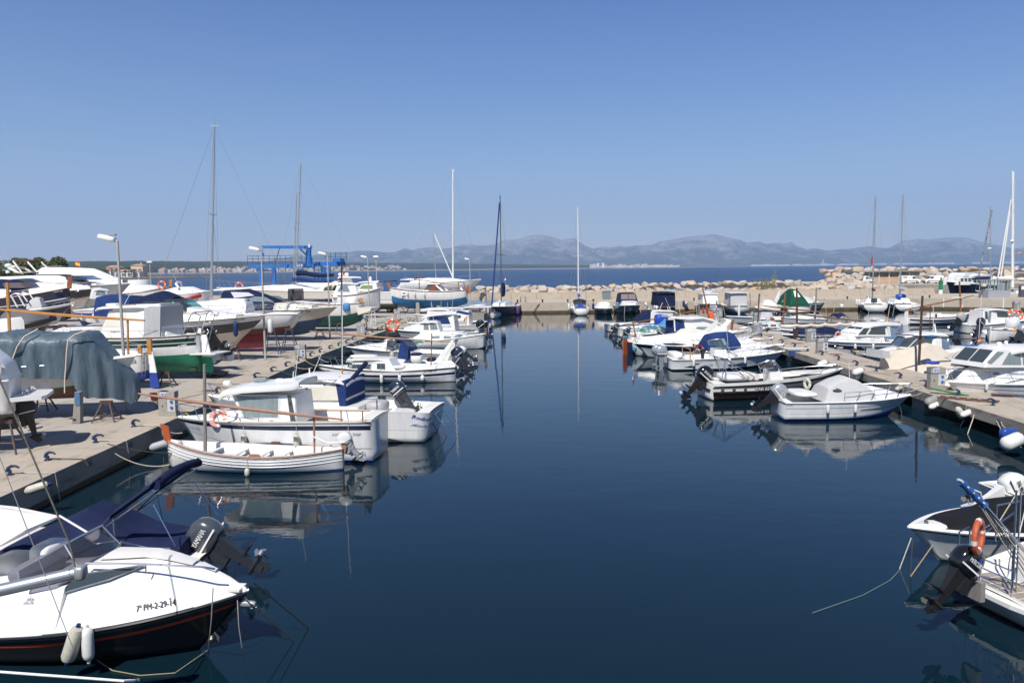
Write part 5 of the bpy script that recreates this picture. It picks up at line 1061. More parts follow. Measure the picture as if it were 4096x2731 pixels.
# ================================================================ pier, left side (near to far)
b=Boat('motorboat','white day cruiser with pale grey canvas hood, nearest boat tied to the pier','motorboat',(3112,34.2),(3643,34.4),B=2.2,fs=.82,fb=.92,draft=.35,rake=1.05,pw=2.4,cr_=.88,bands=[(.62,.66,INKG),(.30,.31,INK)],bottom=STRB,rub=GEL,pit=(.05,.5,.5),group=GR,top=GEL3,zc=.1)
Cab(b,'cabin_top',b.Q([(3290,1590),(3345,1552),(3465,1543),(3530,1556),(3600,1575)]),W=1.7,k=.4,r=.1); 
Cab(b,'canvas_hood',b.Q([(3262,1600),(3285,1545),(3330,1520),(3372,1506),(3415,1520),(3450,1545),(3468,1562)]),W=1.85,k=.28,m=CANG,r=.12,side=.08); c=House(b,'hood_window',[(3330,1560),(3350,1552),(3366,1560),(3350,1563)],W=1.7,k=.1,m=GLASS)
b.rail(.42,1,.5,5); b.motor(SILV,tilt=52,sc_=1.05,z=.75,txt='50',leg=BLK); blobpart(b,3205,1570,(.5,.9,.1),GEL,'stern_seat'); b.text('7ª-PM-2-23-00',3548,3603,(1613,1604),9,INKG,lat=.7); b.text('BAYANA 550',3352,3420,(1584,1582),6,INKG,shear=.2); b.text('DOGAN',3145,3170,(1622,1622),7,INKG)
b.tubes([[b.S(.55+i*.04,.45,sd)+Vector((0,sd*.006,0)) for i in range(10)] for sd in(1,-1)],.01,STRK,'hull_line',4); antenna(b,(3400,1580),(3396,1450)); ring('white and cream horseshoe ring behind the pale grey hood',b.W(1.35,.2,1.45),.18,.07,FENDD,(1,.3,0))
fender(b,3322,'white navy-tipped fender at the stern end of the grey hooded cruiser',L=.38,r=.065,zt=.08); fender(b,3434,'white navy-tipped fender at the bow end of the grey hooded cruiser',L=.38,r=.065,zt=.1)
# black and white rib
b=rib('inflatable_boat','black and white rigid inflatable with orange line, steel arch and smoked screen','','') if 0 else None
b=Boat('inflatable_boat','black and white rigid inflatable with orange line, steel arch and smoked screen','inflatable boat',(2822,39.6),(3372,41),B=2.4,fs=.85,fb=1.25,draft=.3,rake=1.1,pw=2.6,cr_=.92,bands=[(0,.24,STRK),(.24,.30,STRR),(.30,.46,STRK),(.46,.74,STRC),(.74,.86,STRK)],bottom=STRK,pit=(.08,.8,.4),group=GR,top=GEL,fl=.5,pitm=GEL)
mb=MB(); 
for sd in(1,-1): mb.tube([b.S(t,.55,sd)+Vector((0,-sd*.1,.0)) for t in [i/20*.97 for i in range(21)]],lambda f:.22*(1-.5*f**3),10)
mb.tube([(-.02,y,.5) for y in(-.6,.6)],.05,6) ; mb.build('inflatable_tube',mat('charcoal tube',(.035,.035,.038),.45),b.root,smooth=60)
mb=MB(); 
for i in range(4): 
 x=b.q(2870+i*44,1540,1.2)[0]; mb.box((x,b.side*(b.half(x,.52)+.13),.55),(.42 if i!=1 else .42,.02,.12))
mb.build('tube_patch',mat('pale patches',(.6,.58,.54),.6),b.root,smooth=0); lettering('ZAR 65',INKW,b.root,lambda u,v:(2.0+u*1,b.side*1.33,.50+v),.75,.14,bold=.01)
House(b,'console',[(3082,1530),(3078,1480),(3118,1475),(3140,1530)],W=.8,k=.1,m=GEL); screen(b,(3125,1478),(3098,1440),(3070,1480),.8,CLEARD)
b.tubes([[(b.q(x0,y0,sd*b.side*.8)[0],sd*.9,b.q(x0,y0)[1]),(b.q(2878,1428)[0],sd*.7,b.q(2878,1428)[1]),(b.q(x1,y1)[0],sd*.9,b.q(x1,y1)[1])] for sd in(1,-1) for x0,y0,x1,y1 in ((2900,1510,2950,1505),(2885,1500,2985,1500))]+[[(b.q(2878,1430)[0],y,b.q(2878,1430)[1]) for y in(-.7,.7)]],.025,STEEL,'steel_arch')
blobpart(b,2930,1505,(.7,.8,.18),GEL,'aft_seat'); 
for l in(.35,-.35): mb=MB(); x,z=b.q(3005,1500); mb.tube([(x-.35,l-.25,z),(x-.35,l+.25,z)],.16,10); mb.tube([(x+.0,l-.25,z-.02),(x+.0,l+.25,z-.02)],.16,10); mb.build('bolster_seat',GEL2,b.root,smooth=60)
blobpart(b,3230,1488,(.9,.6,.06),GEL2,'bow_cushion'); b.rail(.62,.95,.22,2); b.motor(BLKG,tilt=42,sc_=1.25,z=.72,txt='SUZUKI',leg=BLK); b.tubes([[(b.q(3060,1470)[0]+.28*math.cos(a),.0+.0,b.q(3060,1480)[1]+.28*math.sin(a)*.6) for a in [k*math.pi/5 for k in range(11)]]],.02,STEEL,'steering_wheel')
# open white boat with silver outboard
b=Boat('motorboat','long open white motorboat with silver outboard where a man in burgundy bends over','motorboat',(2672,51.2),(3140,52.0),B=2.55,fs=.72,fb=1.02,draft=.4,rake=1.1,pw=2.5,cr_=.88,bands=[(.74,.78,STRG),(.0,.03,STRG)],bottom=STRG,rub=GEL,pit=(.05,.62,.55),group=GR,top=GEL3,zc=.08)
House(b,'console',[(2855,1435),(2860,1395),(2905,1395),(2915,1435)],W=1.0,k=.1,m=GEL); screen(b,(2918,1392),(2898,1355),(2860,1385),1.1,CLEARG); Cab(b,'bow_cabin',b.Q([(2935,1412),(2965,1398),(3040,1398),(3100,1402)]),W=1.6,k=.35)
b.rail(.5,1,.45,6); b.motor(SILV,tilt=0,sc_=1.15,z=.85,x=-.25,txt='HONDA',txm=INK,y=.45,leg=SILV); b.motor(SILV,tilt=0,sc_=1.15,z=.85,x=-.25,y=-.35,leg=SILV)
b.text('7ªPM-1-626-01',3018,3068,(1416,1412),8,INK,lat=1.); b.text('Capri 705',2813,2852,1464,8,INKG,shear=.4); antenna(b,(2916,1420),(2907,1325)); mb=MB()
pl=[b.q(*p,1.1) for p in ((2735,1470),(2765,1462),(2790,1458),(2760,1455),(2800,1452),(2770,1465),(2775,1471))]
mb.add([(x,b.side*(b.half(x,z)+.01),z) for x,z in (pl[0],pl[1],pl[5],pl[6])],[(0,1,2,3)]); mb.add([(x,b.side*(b.half(x,z)+.01),z) for x,z in (pl[2],pl[3],pl[4])],[(0,1,2)]); mb.build('hull_graphic',STRG,b.root,smooth=0)
seat(b,1.2,.35,1.5,GEL); blobpart(b,2700,1420,(.35,.9,.25),GEL,'stern_seat'); b.tubes([[(b.q(2745,1405)[0],y,1.35) for y in(-.8,.8)],[(b.q(2745,1405)[0],.8,.7),(b.q(2745,1405)[0],.8,1.35)],[(b.q(2745,1405)[0],-.8,.7),(b.q(2745,1405)[0],-.8,1.35)]],.03,WOODL,'bench_frame')
for fx,t in ((2777,'nearest the stern, narrow'),(2919,'amidships, thick'),(2984,'toward the bow')): fender(b,fx,'white navy-tipped fender %s on the long open white motorboat'%t,L=.5,r=.085 if '2919' not in str(fx) else .1,zt=-.05)
MAN=b
# navy-banded cruiser with long oval window
b=Boat('motorboat','white cuddy cruiser with navy bow band, oval window and swept white arch','motorboat',(3000,58.5),(2533,57.8),B=2.6,fs=.8,fb=1.08,draft=.4,rake=1.2,pw=2.5,bands=[(.50,.82,STRN)],rub=GEL,pit=(.05,.35,.5),group=GR,top=GEL3)
c=Cab(b,'cabin_top',b.Q([(2552,1358),(2620,1345),(2700,1335),(2800,1330),(2860,1335)]),W=2.1,k=.3,r=.12,side=.15); Cab(b,'cockpit_cover',b.Q([(2700,1342),(2730,1318),(2760,1314),(2810,1322),(2870,1338)]),W=1.9,k=.3,m=CANT)
pl=[(2653,1377),(2668,1373),(2700,1372),(2745,1376),(2730,1381),(2670,1383)]
for sd in(1,-1): pq=[b.q(*p,1.2) for p in pl]; MB().add([(x,sd*(b.half(x,z)+.015),z) for x,z in pq],[(0,1,2,3,4,5)]).build('oval_window',GLASS,b.root,smooth=0)
arch(b,[(2835,1345),(2870,1345)],[(2905,1284),(2925,1284)],2.2,m=GEL); b.text('7ª PM-1-24-04',2604,2658,(1401,1403),8,INKW,bold=.01); b.text('RIO 700 Cr.',2764,2815,(1364,1365),8,INKG,cab=c); b.rail(.55,1,.35,3)
# blue bimini cruiser
b=Boat('motorboat','white cruiser with big blue canvas hood behind the bending man','motorboat',(2800,55),(3095,55.8),B=2.4,fs=.8,fb=1.0,draft=.4,rake=1.0,rub=GEL,group=GR,top=GEL3,pit=(.05,.4,.4))
Cab(b,'cabin_top',b.Q([(2880,1380),(2930,1358),(3000,1362),(3060,1372)]),W=1.7,k=.35); Cab(b,'canvas_hood',b.Q([(2811,1378),(2830,1345),(2870,1337),(2910,1334),(2925,1340),(2942,1368)]),W=2.0,k=.15,m=NAVYL,r=.2,side=.06,crown=.15); b.rail(.45,1,.55,5)
# small llaut with orange rudder post and navy hull
b=Boat('fishing_boat','navy-hulled fishing boat with tall orange rudder and turquoise tiller bar','fishing boat',(2510,60.2),(2640,63),B=2.4,fs=.95,fb=1.2,draft=.4,kind='llaut',tr=.2,tm=.45,top=STRN,rub=WOOD,group=GR,pit=(.1,.7,.4))
x0,z0=b.q(2500,1440); MB().prism([(x0-.26,-.5),(x0+.26,-.5),(x0+.2,1.3),(x0-.2,1.3)],'y',-.05,.05).build('rudder',ORNG,b.root,smooth=0); MB().box((x0,0,1.35),(.36,.14,.12)).build('rudder_cap',TURQ,b.root,smooth=0); MB().box((.3,b.side*1.1,.55),(2.0,.12,.16)).build('turquoise_bar',TURQ,b.root,smooth=0); posts(b,[((2540,1350),(2535,1290)),((2546,1350),(2530,1290))],.035,WOOD)
b=Boat('fishing_boat','white hull with yellow waterline stripe beside the orange rudder','fishing boat',(2566,58.9),(2660,62),B=2.2,fs=1.0,fb=1.3,draft=.4,kind='llaut',tr=.7,tm=.45,bands=[(.30,.38,YSTR),(.0,.22,STRK)],group=GR,rub=GEL); b.rail(.0,.6,.4,3)
# hardtop cruiser with navy screens
b=Boat('motorboat','tall white hardtop cruiser with curved roof wings and navy cockpit curtain','motorboat',(2650,66),(2985,67.5),B=2.9,fs=.85,fb=1.15,draft=.4,rake=1.,rub=GEL,group=GR,top=GEL,pit=(.03,.25,.5))
h=House(b,'pilothouse',[(2745,1340),(2735,1282),(2770,1268),(2850,1275),(2910,1310),(2905,1345)],W=2.2,k=.08); h.win([[(2780,1316),(2790,1307),(2835,1307),(2822,1318),(2778,1318)],[(2840,1307),(2860,1309),(2845,1316),(2836,1316)]],GLASSB); h.win([[(2702+40,1330),(2736,1286),(2724,1288),(2718,1330)]],NAVYL,name='cockpit_curtain'); roof(b,[(2664,1263),(2700,1268),(2740,1270),(2790,1266),(2840,1280),(2870,1300)],2.4,.12,GEL,.08); House(b,'navy_screen',[(2695,1335),(2697,1285),(2730,1284),(2735,1335)],W=1.9,k=0,m=NAVYL); posts(b,[((2700,1325),(2697,1280))],.06,GEL,lat=1.)
b.motor(GREYM,tilt=35,sc_=1.15,z=.8); b.rail(.0,.3,.35,3); antenna(b,(2723,1270),(2710,1180)); antenna(b,(2790,1270),(2780,1195))
# yard across this group: llaut with blue tarps
b=Boat('fishing_boat','fishing boat under sky blue tarpaulin with long slanting reddish yard','fishing boat',(2520,72.5),(2850,74),B=2.6,fs=.9,fb=1.2,draft=.4,kind='llaut',tr=.3,tm=.45,rub=GEL,group=GR)
Cab(b,'blue_tarpaulin',b.Q([(2530,1325),(2590,1305),(2625,1298),(2650,1275),(2690,1285),(2740,1290),(2800,1312)]),W=2.3,k=.3,m=SKYB,r=.2); blobpart(b,2640,1278,(.5,.5,.5),BLUE,'blue_bundle')
lateen(b,(2842,1295),(2810,1148),(2488,1299),(2863,1226),m=WOOD,r=.08,ry=.06); b.motor(NAVYM,tilt=30,sc_=.7); 
b=Boat('motorboat','white boat with box-like pilothouse and navy window screens near the basin mouth','motorboat',(2430,82),(2700,83.5),B=2.7,fs=.75,fb=1.0,draft=.4,rub=GEL,bands=[(.35,.7,STRN)],group=GR,pit=(.05,.4,.4))
h=House(b,'pilothouse',[(2600,1300),(2606,1245),(2690,1246),(2705,1290)],W=2.1,k=.05); h.win([[(2622,1287),(2628,1258),(2670,1258),(2674,1290)]],NAVYL,name='window_screen'); roof(b,[(2596,1243),(2620,1240),(2680,1242),(2695,1250)],2.2,.12,GEL,.05); b.tubes([[(b.q(2590,1220)[0],.8,b.q(2590,1220)[1]),(b.q(2615,1245)[0],.8,b.q(2615,1243)[1])],[(b.q(2598,1220)[0],-.8,b.q(2598,1220)[1]),(b.q(2623,1245)[0],-.8,b.q(2623,1243)[1])]],.05,STEEL,'roof_struts')
Cab(b,'navy_tent',b.Q([(2540,1278),(2580,1245),(2600,1240),(2612,1290)]),W=2.,k=.2,m=NAVY); flag(b.root,(b.q(2665,1262)[0],1.3,b.q(2665,1262)[1]),(b.q(2660,1232)[0],1.3,b.q(2664,1232)[1]),.9,.35); antenna(b,(2682,1240),(2660,1190)); antenna(b,(2638,1240),(2650,1210),r=.02)
for i,(fx,fx2,D,lab,mo) in enumerate(((2470,2700,76,'low white boat with stern rail and black outboard left of the orange rudder',GREYM),(2510,2720,69,'white boat with open stern rail in front of the blue tarpaulin',NAVYM),(2560,2800,63.5,'white open boat behind the navy-banded cruiser',ENGW))):
 b=Boat('motorboat',lab,'motorboat',(fx,D),(fx2,D+1.5),B=2.4,fs=.8,fb=1.2,draft=.35,rub=GEL,group=GR,pit=(.05,.5,.4)); b.rail(.0,.4,.45,4); b.motor(mo,tilt=35,sc_=.9); screen(b,(fx+90,int(1340-10*i)),(fx+80,int(1320-10*i)),(fx+55,1340-10*i),1.6,CLEARG)
# tangle of bow rails at the pier: bows of hidden boats
for i,(fx,fx2,D,lab) in enumerate(((2860,3010,61,'white bow with steel rail poking out behind the swept arch'),(2880,3050,64.5,'grey-decked white bow among tangled bow rails by the pier'),(2930,3075,70,'white bow of a hidden boat near the pier end'))):
 b=Boat('motorboat',lab,'motorboat',(fx,D),(fx2,D+.6),B=2.2,fs=.8,fb=1.2,draft=.35,rub=STRK,group=GR,deck=DKG if i==1 else DECK); b.rail(.3,1,.6,5,mid=True)
b=Boat('fishing_boat','low wooden-stemmed boat by the pier with upright brown stem','fishing boat',(2850,66.5),(2925,68.5),B=1.8,fs=.8,fb=1.1,draft=.3,kind='llaut',tr=.2,tm=.45,rub=WOOD,group=GR); stempost(b,.9,WOOD,.25,1,.3)
# ================================================================ pier, right side
b=Boat('motorboat','white pilothouse cruiser with grey hull band and faded orange ring on its bow','motorboat',(3680,59),(3268,56),B=2.4,fs=.95,fb=1.3,draft=.35,rake=1.0,pw=2.5,bands=[(.40,.70,STRN)],rub=GEL,pit=(.03,.3,.45),group=GR,top=GEL3)
c=Cab(b,'cabin_top',b.Q([(3310,1365),(3360,1345),(3420,1330),(3500,1328)]),W=2.,k=.3,r=.12,side=.15); h=House(b,'pilothouse',[(3425,1345),(3430,1330),(3462,1308),(3545,1308),(3552,1345)],W=1.8,k=.08); h.win([[(3432,1338),(3455,1312),(3478,1312),(3462,1338)],[(3470,1337),(3488,1312),(3540,1312),(3541,1338)]],GLASS); h.pane((3428,1335),(3458,1310)); roof(b,[(3440,1303),(3455,1295),(3500,1291),(3560,1291),(3555,1305)],2.,.16,GEL,.08); MB().prism([(p[0],p[1]) for p in b.Q([(3548,1345),(3542,1305),(3553,1305),(3558,1345)],.8)],'y',-.95,.95).build('aft_pillar',GEL,b.root,smooth=0)
b.text('BA-1-67-10',3345,3386,1372,7,INK,bold=.006); b.text('Cabin 600',3490,3518,1356,6,INKG,shear=.3,cab=c); b.rail(.5,1,.45,5); antenna(b,(3548,1290),(3560,1220)); posts(b,[((3545,1290),(3547,1268))],.04,WOODL,'antenna_foot'); blobpart(b,3528,1282,(.2,.15,.06),GEL,'radar_puck')
fender(b,3436,'white fender hanging at the bow of the grey banded pilothouse cruiser',L=.45,r=.09,zt=.1); fender(b,3498,'white fender hanging amidships on the grey banded pilothouse cruiser',L=.45,r=.09,zt=.05)
p=AY(3353,1343,56.6); ring('faded orange life ring standing on the bow of the grey banded cruiser',p,.27,.07,mat('faded orange plastic',(.55,.22,.12),.6),(.5,-1,.1))
b=Boat('motorboat','white hardtop cruiser with green waterline edge behind the tan boat tent','motorboat',(3790,48.5),(3452,49.5),B=2.5,fs=.8,fb=1.0,draft=.35,rake=1.,rub=STRG,rubr=.025,group=GR,pit=(.05,.3,.4))
Cab(b,'cabin_top',b.Q([(3500,1405),(3560,1392),(3600,1385),(3700,1385)]),W=1.9,k=.3); h=House(b,'pilothouse',[(3595,1395),(3600,1385),(3630,1348),(3750,1346),(3762,1398)],W=1.8,k=.08); h.win([[(3592,1384),(3620,1352),(3668,1352),(3630,1388)],[(3636,1388),(3672,1353),(3733,1352),(3722,1386)]],GLASSG if 0 else GLASS); h.pane((3596,1384),(3628,1350)); roof(b,[(3606,1342),(3640,1334),(3700,1330),(3768,1334),(3774,1342)],2.,.1,GEL,.07); MB().prism([(p[0],p[1]) for p in b.Q([(3735,1395),(3745,1346),(3762,1346),(3766,1398)],.8)],'y',-.95,.95).build('aft_pillar',GEL,b.root,smooth=0); b.rail(.5,1,.45,5); antenna(b,(3744,1332),(3738,1295),r=.05)
antenna(b,(3733,1330),(3733,1222),r=.015)
b=Boat('motorboat','white boat under a tall tan canvas tent beside the pier','motorboat',(3850,44.6),(3508,43.4),B=2.3,fs=.6,fb=.85,draft=.3,rub=GEL,group=GR,bands=[(.5,.7,GREYT)])
Cab(b,'boat_tent',b.Q([(3525,1415),(3560,1402),(3625,1398),(3665,1388),(3707,1374),(3745,1385),(3790,1418),(3840,1438)]),W=2.3,k=.55,m=CANB,r=.15,side=0); House(b,'tent_flap',[(3525,1432),(3530,1402),(3555,1405),(3560,1432)],W=1.4,k=0,m=CANG); fender(b,3770,'thin upright white fender on the boat with the tan tent',L=.5,r=.07,zt=-.35)
b=Boat('fishing_boat','low fishing boat with tall dark brown mast and level brown yard by the pier','fishing boat',(3790,42.6),(3560,41.4),B=1.7,fs=.45,fb=.7,draft=.3,kind='llaut',tr=.2,tm=.45,rub=STRN,group=GR,pit=(.1,.9,.3),top=GEL)
lateen(b,(3675,1460),(3690,1183),(3575,1334),(3912,1357),m=WOODD,r=.07,ym=WOODD,ry=.035); blobpart(b,3720,1348,(.35,.12,.12),SKYB,'tied_blue_rag'); blobpart(b,3730,1450,(.3,.3,.08),BLUE,'blue_bag'); b.tubes([[(b.q(3665,1468)[0],.4,.75),(b.q(3720,1470)[0],.5,.72),(b.q(3680,1455)[0],-.2,.72)]],.07,mat('lilac foam noodle',(.2,.24,.6),.7),'foam_noodle')
b=Boat('motorboat','white cruiser with beige bimini and dark sloping screen, second from the near pier end','motorboat',(4080,39.2),(3742,37.2),B=2.3,fs=.6,fb=.95,draft=.35,rake=1.,rub=GEL,group=GR,pit=(.05,.45,.4))
bimini(b,[(3835,1436),(3870,1420),(3900,1410),(3960,1405),(4010,1412)],1.8,CANB,foot=(3930,1470)); Cab(b,'cabin_top',b.Q([(3780,1488),(3840,1472),(3900,1465)]),W=1.6,k=.3); screen(b,(3850,1470),(3880,1438),(3925,1470),1.6,CLEARD); b.rail(.45,1,.5,5)
MB().box((b.q(3868,1465)[0],0,b.q(3868,1464)[1]+.05),(.6,.6,.04)).build('deck_hatch',GLASS,b.root,smooth=0)
b=Boat('motorboat','big white pilothouse cruiser cut by the right edge beside the pier','motorboat',(4330,37.5),(3788,35.4),B=2.7,fs=1.15,fb=1.35,draft=.4,rake=1.1,pw=2.5,bands=[(.70,.74,INKG)],rub=GEL,group=GR,top=GEL3)
c=Cab(b,'cabin_top',b.Q([(3830,1515),(3880,1480),(3930,1462),(4010,1462),(4200,1462)]),W=2.2,k=.3,r=.15,side=.15); h=House(b,'pilothouse',[(3935,1470),(3940,1452),(3985,1400),(4150,1398),(4160,1470)],W=2.,k=.08); h.win([[(3962,1456),(4018,1408),(3990,1406),(3945,1448)],[(4004,1458),(4036,1410),(4080,1408),(4082,1458)],[(4088,1458),(4090,1408),(4140,1408),(4145,1458)]],CLEARG if 0 else GLASSB); h.pane((3940,1450),(3984,1402),GLASS); roof(b,[(3972,1396),(4000,1386),(4060,1383),(4160,1383)],2.25,.18,GEL,.08); b.tubes([[(b.q(4055,1388)[0],.7,b.q(4055,1388)[1]+.02),(b.q(4062,1380)[0],.7,b.q(4062,1378)[1]+.05),(b.q(4092,1380)[0],.7,b.q(4092,1378)[1]+.05)]],.02,STEEL,'roof_rail'); blobpart(b,3996,1378,(.1,.1,.13),GEL2,'roof_light')
b.text('7ª-PM-2-8-05',3842,3915,(1524,1526),8,INKG); b.rail(.4,1,.55,6); MB().loft(sbox((b.q(3971,1492,1.)[0],b.side*1.18,b.q(3971,1492,1.1)[1]),(.2,.05,.07),.9)).build('oval_porthole',GLASS,b.root,smooth=60); mb=MB(); x0,z0=b.q(4025,1485,1.1); mb.box((x0-1.,b.side*1.2,z0-.12),(2.2,.02,.02)); mb.box((x0-1.,b.side*1.2,z0-.18),(2.2,.02,.02)); mb.build('name_stripes',STRB,b.root,smooth=0); b.text('TURMAR I  2',4030,4088,1496,7,INKG,cab=c)
fender(b,4003,'white navy-tipped fender on the big pilothouse cruiser at the right edge',L=.4,r=.06,zt=-.1)
# across the channel on the right
b=Boat('fishing_boat','white fishing boat with blue curtained cabin windows, rust mast and long raised yard','fishing boat',(3632,87),(3885,89),B=2.6,fs=.95,fb=1.15,fm=.2,draft=.4,kind='llaut',tr=.25,tm=.45,bands=[(.62,.76,STRN),(.3,.42,STRN)],rub=WOOD,pit=(.08,.42,.4),group='boats across the channel on the right')
c=House(b,'cabin',[(3752,1280),(3764,1256),(3830,1258),(3842,1282)],W=1.8,k=.12); c.win([[(3769,1265),(3796,1265),(3796,1273),(3769,1274)],[(3807,1264),(3830,1264),(3832,1271),(3807,1272)]],TEAL); House(b,'hatch_house',[(3726,1278),(3732,1253),(3765,1252),(3765,1280)],W=1.0,k=.02); House(b,'door',[(3738,1282),(3740,1255),(3748,1255),(3747,1282)],W=1.03,k=0,m=WOODD)
rudder(b,GEL,-.4,1.6,-.6); lateen(b,(3844,1268),(3838,1125),(3608,1240),(3892,1182),m=WOOD,r=.1,ry=.07); posts(b,[((3644,1272),(3641,1235))],.05,WOOD); stempost(b,.6,WOOD,.3,1,.1); blobpart(b,3834,1191,(.85,.09,.08),GEL,'furled_roll'); b.tubes([[(b.q(3650,1267)[0],0,b.q(3650,1267)[1]),(b.q(3755,1271)[0],0,b.q(3755,1271)[1])]],.1,GEL,'white_boom'); blobpart(b,3846,1207,(.12,.06,.3),mat('striped float',(.3,.3,.35),.6),'hanging_float')
b=Boat('motorboat','white pilothouse boat with sweeping gunwale and grey covered outboard at right','motorboat',(3845,76),(4200,78),B=2.8,fs=.8,fb=1.7,draft=.4,rake=1.,bands=[(.5,.54,INKG)],rub=GEL,group='boats across the channel on the right',pit=(.05,.2,.4))
Cab(b,'cabin_top',b.Q([(3930,1290),(4030,1262),(4100,1262),(4170,1268)]),W=2.2,k=.3); h=House(b,'pilothouse',[(3930,1300),(3935,1242),(4030,1246),(4052,1275),(4050,1300)],W=2.,k=.08); h.win([[(3940,1275),(3942,1246),(3952,1245),(3952,1277)],[(3988,1248),(4025,1250),(4048,1270),(3990,1268)]],GLASS); h.win([[(3950,1290),(3956,1246),(3968,1245),(3960,1292)]],GLASSG if 0 else GLASSB,name='door_glass'); roof(b,[(3926,1237),(3950,1234),(4000,1238),(4040,1248)],2.2,.12,GEL,.08); b.motor(GREYM,tilt=40,sc_=1.3,z=1.0,cover=mat('grey engine cloth',(.38,.38,.38),.7),leg=BLK); 
p=AY(4055,1256,73); ring('orange life ring left of its twin by the pilothouse boat at the right edge',p,.42,.1,ORRING,(0,-1,.6)); p=AY(4078,1258,74); ring('orange life ring right of its twin at the right edge',p,.42,.1,ORRING,(.5,-1,.3))
b=rib('inflatable_boat','small grey inflatable with dark outboard in the right channel','x','y') if 0 else rib('inflatable_boat','small pale inflatable with dark outboard in the right channel',(3925,70.5),(4020,72),B=1.6,r=.22,strip=STRC,group='boats across the channel on the right'); b.motor(NAVYM,tilt=35,sc_=1.25,z=.9)
b=Boat('fishing_boat','white wooden boat end-on with rust streak and rope, right channel','fishing boat',(3963,67.5),(4180,71),B=2.2,fs=1.0,fb=1.2,fm=.1,draft=.4,kind='llaut',tr=.3,tm=.45,rub=WOODD,group='boats across the channel on the right',pit=(.1,.8,.4)); MB().box((.0,.0,.4),(.14,.12,1.7)).build('stern_post',GEL,b.root,smooth=0); blobpart(b,4050,1290,(.5,.5,.5),GEL,'engine_box'); mb=MB(); 
for k in range(14): x,z=b.q(4040+random.uniform(0,35),1255+random.uniform(0,45)); mb.tube([(x,.1,z),(x+random.uniform(-.3,.3),-.2,z+random.uniform(-.4,.4))],.04,5)
mb.build('net_hauler',STEEL,b.root)
b=Boat('motorboat','stern with silver outboard and striped flag pole at the right edge','motorboat',(4092,60.5),(4420,63),B=2.3,fs=.8,fb=1.2,draft=.35,group='boats across the channel on the right',rub=GEL); b.motor(SILV,tilt=48,sc_=1.5,z=.9); flag(b.root,(-.3,.8,.3),(.2,.8,1.6),.3,-.2)
b=Boat('motorboat','small white boat with blue roofed white wheelhouse and steel tripod','motorboat',(3985,53.5),(3800,52),B=2.1,fs=.45,fb=.75,draft=.3,rub=STRG,group=GR,pit=(.05,.4,.2))
h=House(b,'wheelhouse',[(3870,1432),(3868,1389),(3953,1389),(3955,1432)],W=1.5,k=.02); h.win([[(3911,1401),(3942,1401),(3942,1410),(3911,1410)],[(3872,1398),(3882,1398),(3882,1425),(3872,1422)]],GLASS); roof(b,[(3866,1388),(3890,1384),(3940,1383),(3962,1388)],1.7,.07,BLUE,.03); b.tubes([[(b.q(x,1386)[0],y,b.q(x,1386)[1]),(b.q(3915,1355)[0],0,b.q(3915,1352)[1])] for x,y in ((3885,.4),(3910,-.5),(3935,.3))],.035,STEEL,'tripod'); antenna(b,(3915,1358),(3926,1180),r=.018); flag(b.root,(b.q(3899,1375)[0],.2,b.q(3899,1375)[1]),(b.q(3902,1352)[0],.2,b.q(3902,1350)[1]),.35,-.2); blobpart(b,3820,1410,(.6,.6,.2),GEL,'bow_hump')
# middle right group along the pier
b=Boat('motorboat','navy-and-white boat under long navy cover with charcoal outboard right of the pier','motorboat',(3400,67),(3128,65.5),B=2.3,fs=.75,fb=.95,draft=.35,rub=GEL,bands=[(0,.7,STRN)],group=GR)
Cab(b,'navy_cover',b.Q([(3170,1330),(3210,1303),(3240,1300),(3300,1302),(3340,1318),(3392,1330)]),W=2.2,k=.35,m=NAVY,r=.2,side=.02); b.motor(GREYM,tilt=8,sc_=1.3,z=.85,y=0); bimini(b,[(3332,1272),(3345,1262),(3360,1260),(3375,1268)],1.6,NAVY,foot=(3322,1324),crown=.2)
b=Boat('fishing_boat','fishing boat with brown mast, furled cream sail hanging from a level yard','fishing boat',(3330,62.5),(3180,61.5),B=2.,fs=.7,fb=.95,draft=.35,kind='llaut',tr=.2,tm=.45,rub=WOODD,group=GR,pit=(.1,.9,.3)); lateen(b,(3188,1345),(3187,1152),(3118,1294),(3416,1290),m=WOODD,r=.085,ry=.06); mb=MB(); x0=b.q(3120,1294)[0]; x1=b.q(3410,1290)[0]; z=b.q(3200,1293)[1]
secs=[[( x0+(x1-x0)*i/20, .1*math.cos(q)+b.side*.1, z-.14-.10*abs(math.sin(i*.78))+.14*math.sin(q)) for q in [k*math.pi/4 for k in range(8)]] for i in range(21)]; mb.loft(secs).build('furled_sail',CANT,b.root,smooth=60); stempost(b,.8,WOODD,.28,1,.1)
b=Boat('fishing_boat','fishing boat with worn grey mast and very long slanting grey yard','fishing boat',(3480,69),(3240,68),B=2.2,fs=.7,fb=1.,draft=.35,kind='llaut',tr=.2,tm=.45,rub=WOOD,group=GR,pit=(.1,.9,.3)); lateen(b,(3258,1318),(3266,1150),(2996,1230),(3520,1292),m=WOODG,r=.08,ym=mat('worn grey-brown yard',(.20,.15,.12),.7,nz=.4,ns=6),ry=.07); posts(b,[((3419,1330),(3421,1290))],.05,WOODD)
b=Boat('fishing_boat','fishing boat with reddish mast leaning slightly and long orange-brown yard','fishing boat',(3345,77),(3090,76),B=2.3,fs=.75,fb=1.,draft=.35,kind='llaut',tr=.2,tm=.45,rub=WOOD,group=GR,pit=(.1,.9,.3)); lateen(b,(3130,1295),(3142,1172),(3049,1222),(3361,1254),m=WOOD,r=.08,ry=.07); posts(b,[((3310,1288),(3311,1253)),((3326,1288),(3328,1255))],.05,WOOD); stempost(b,.7,ORNG,.35,1,.1)
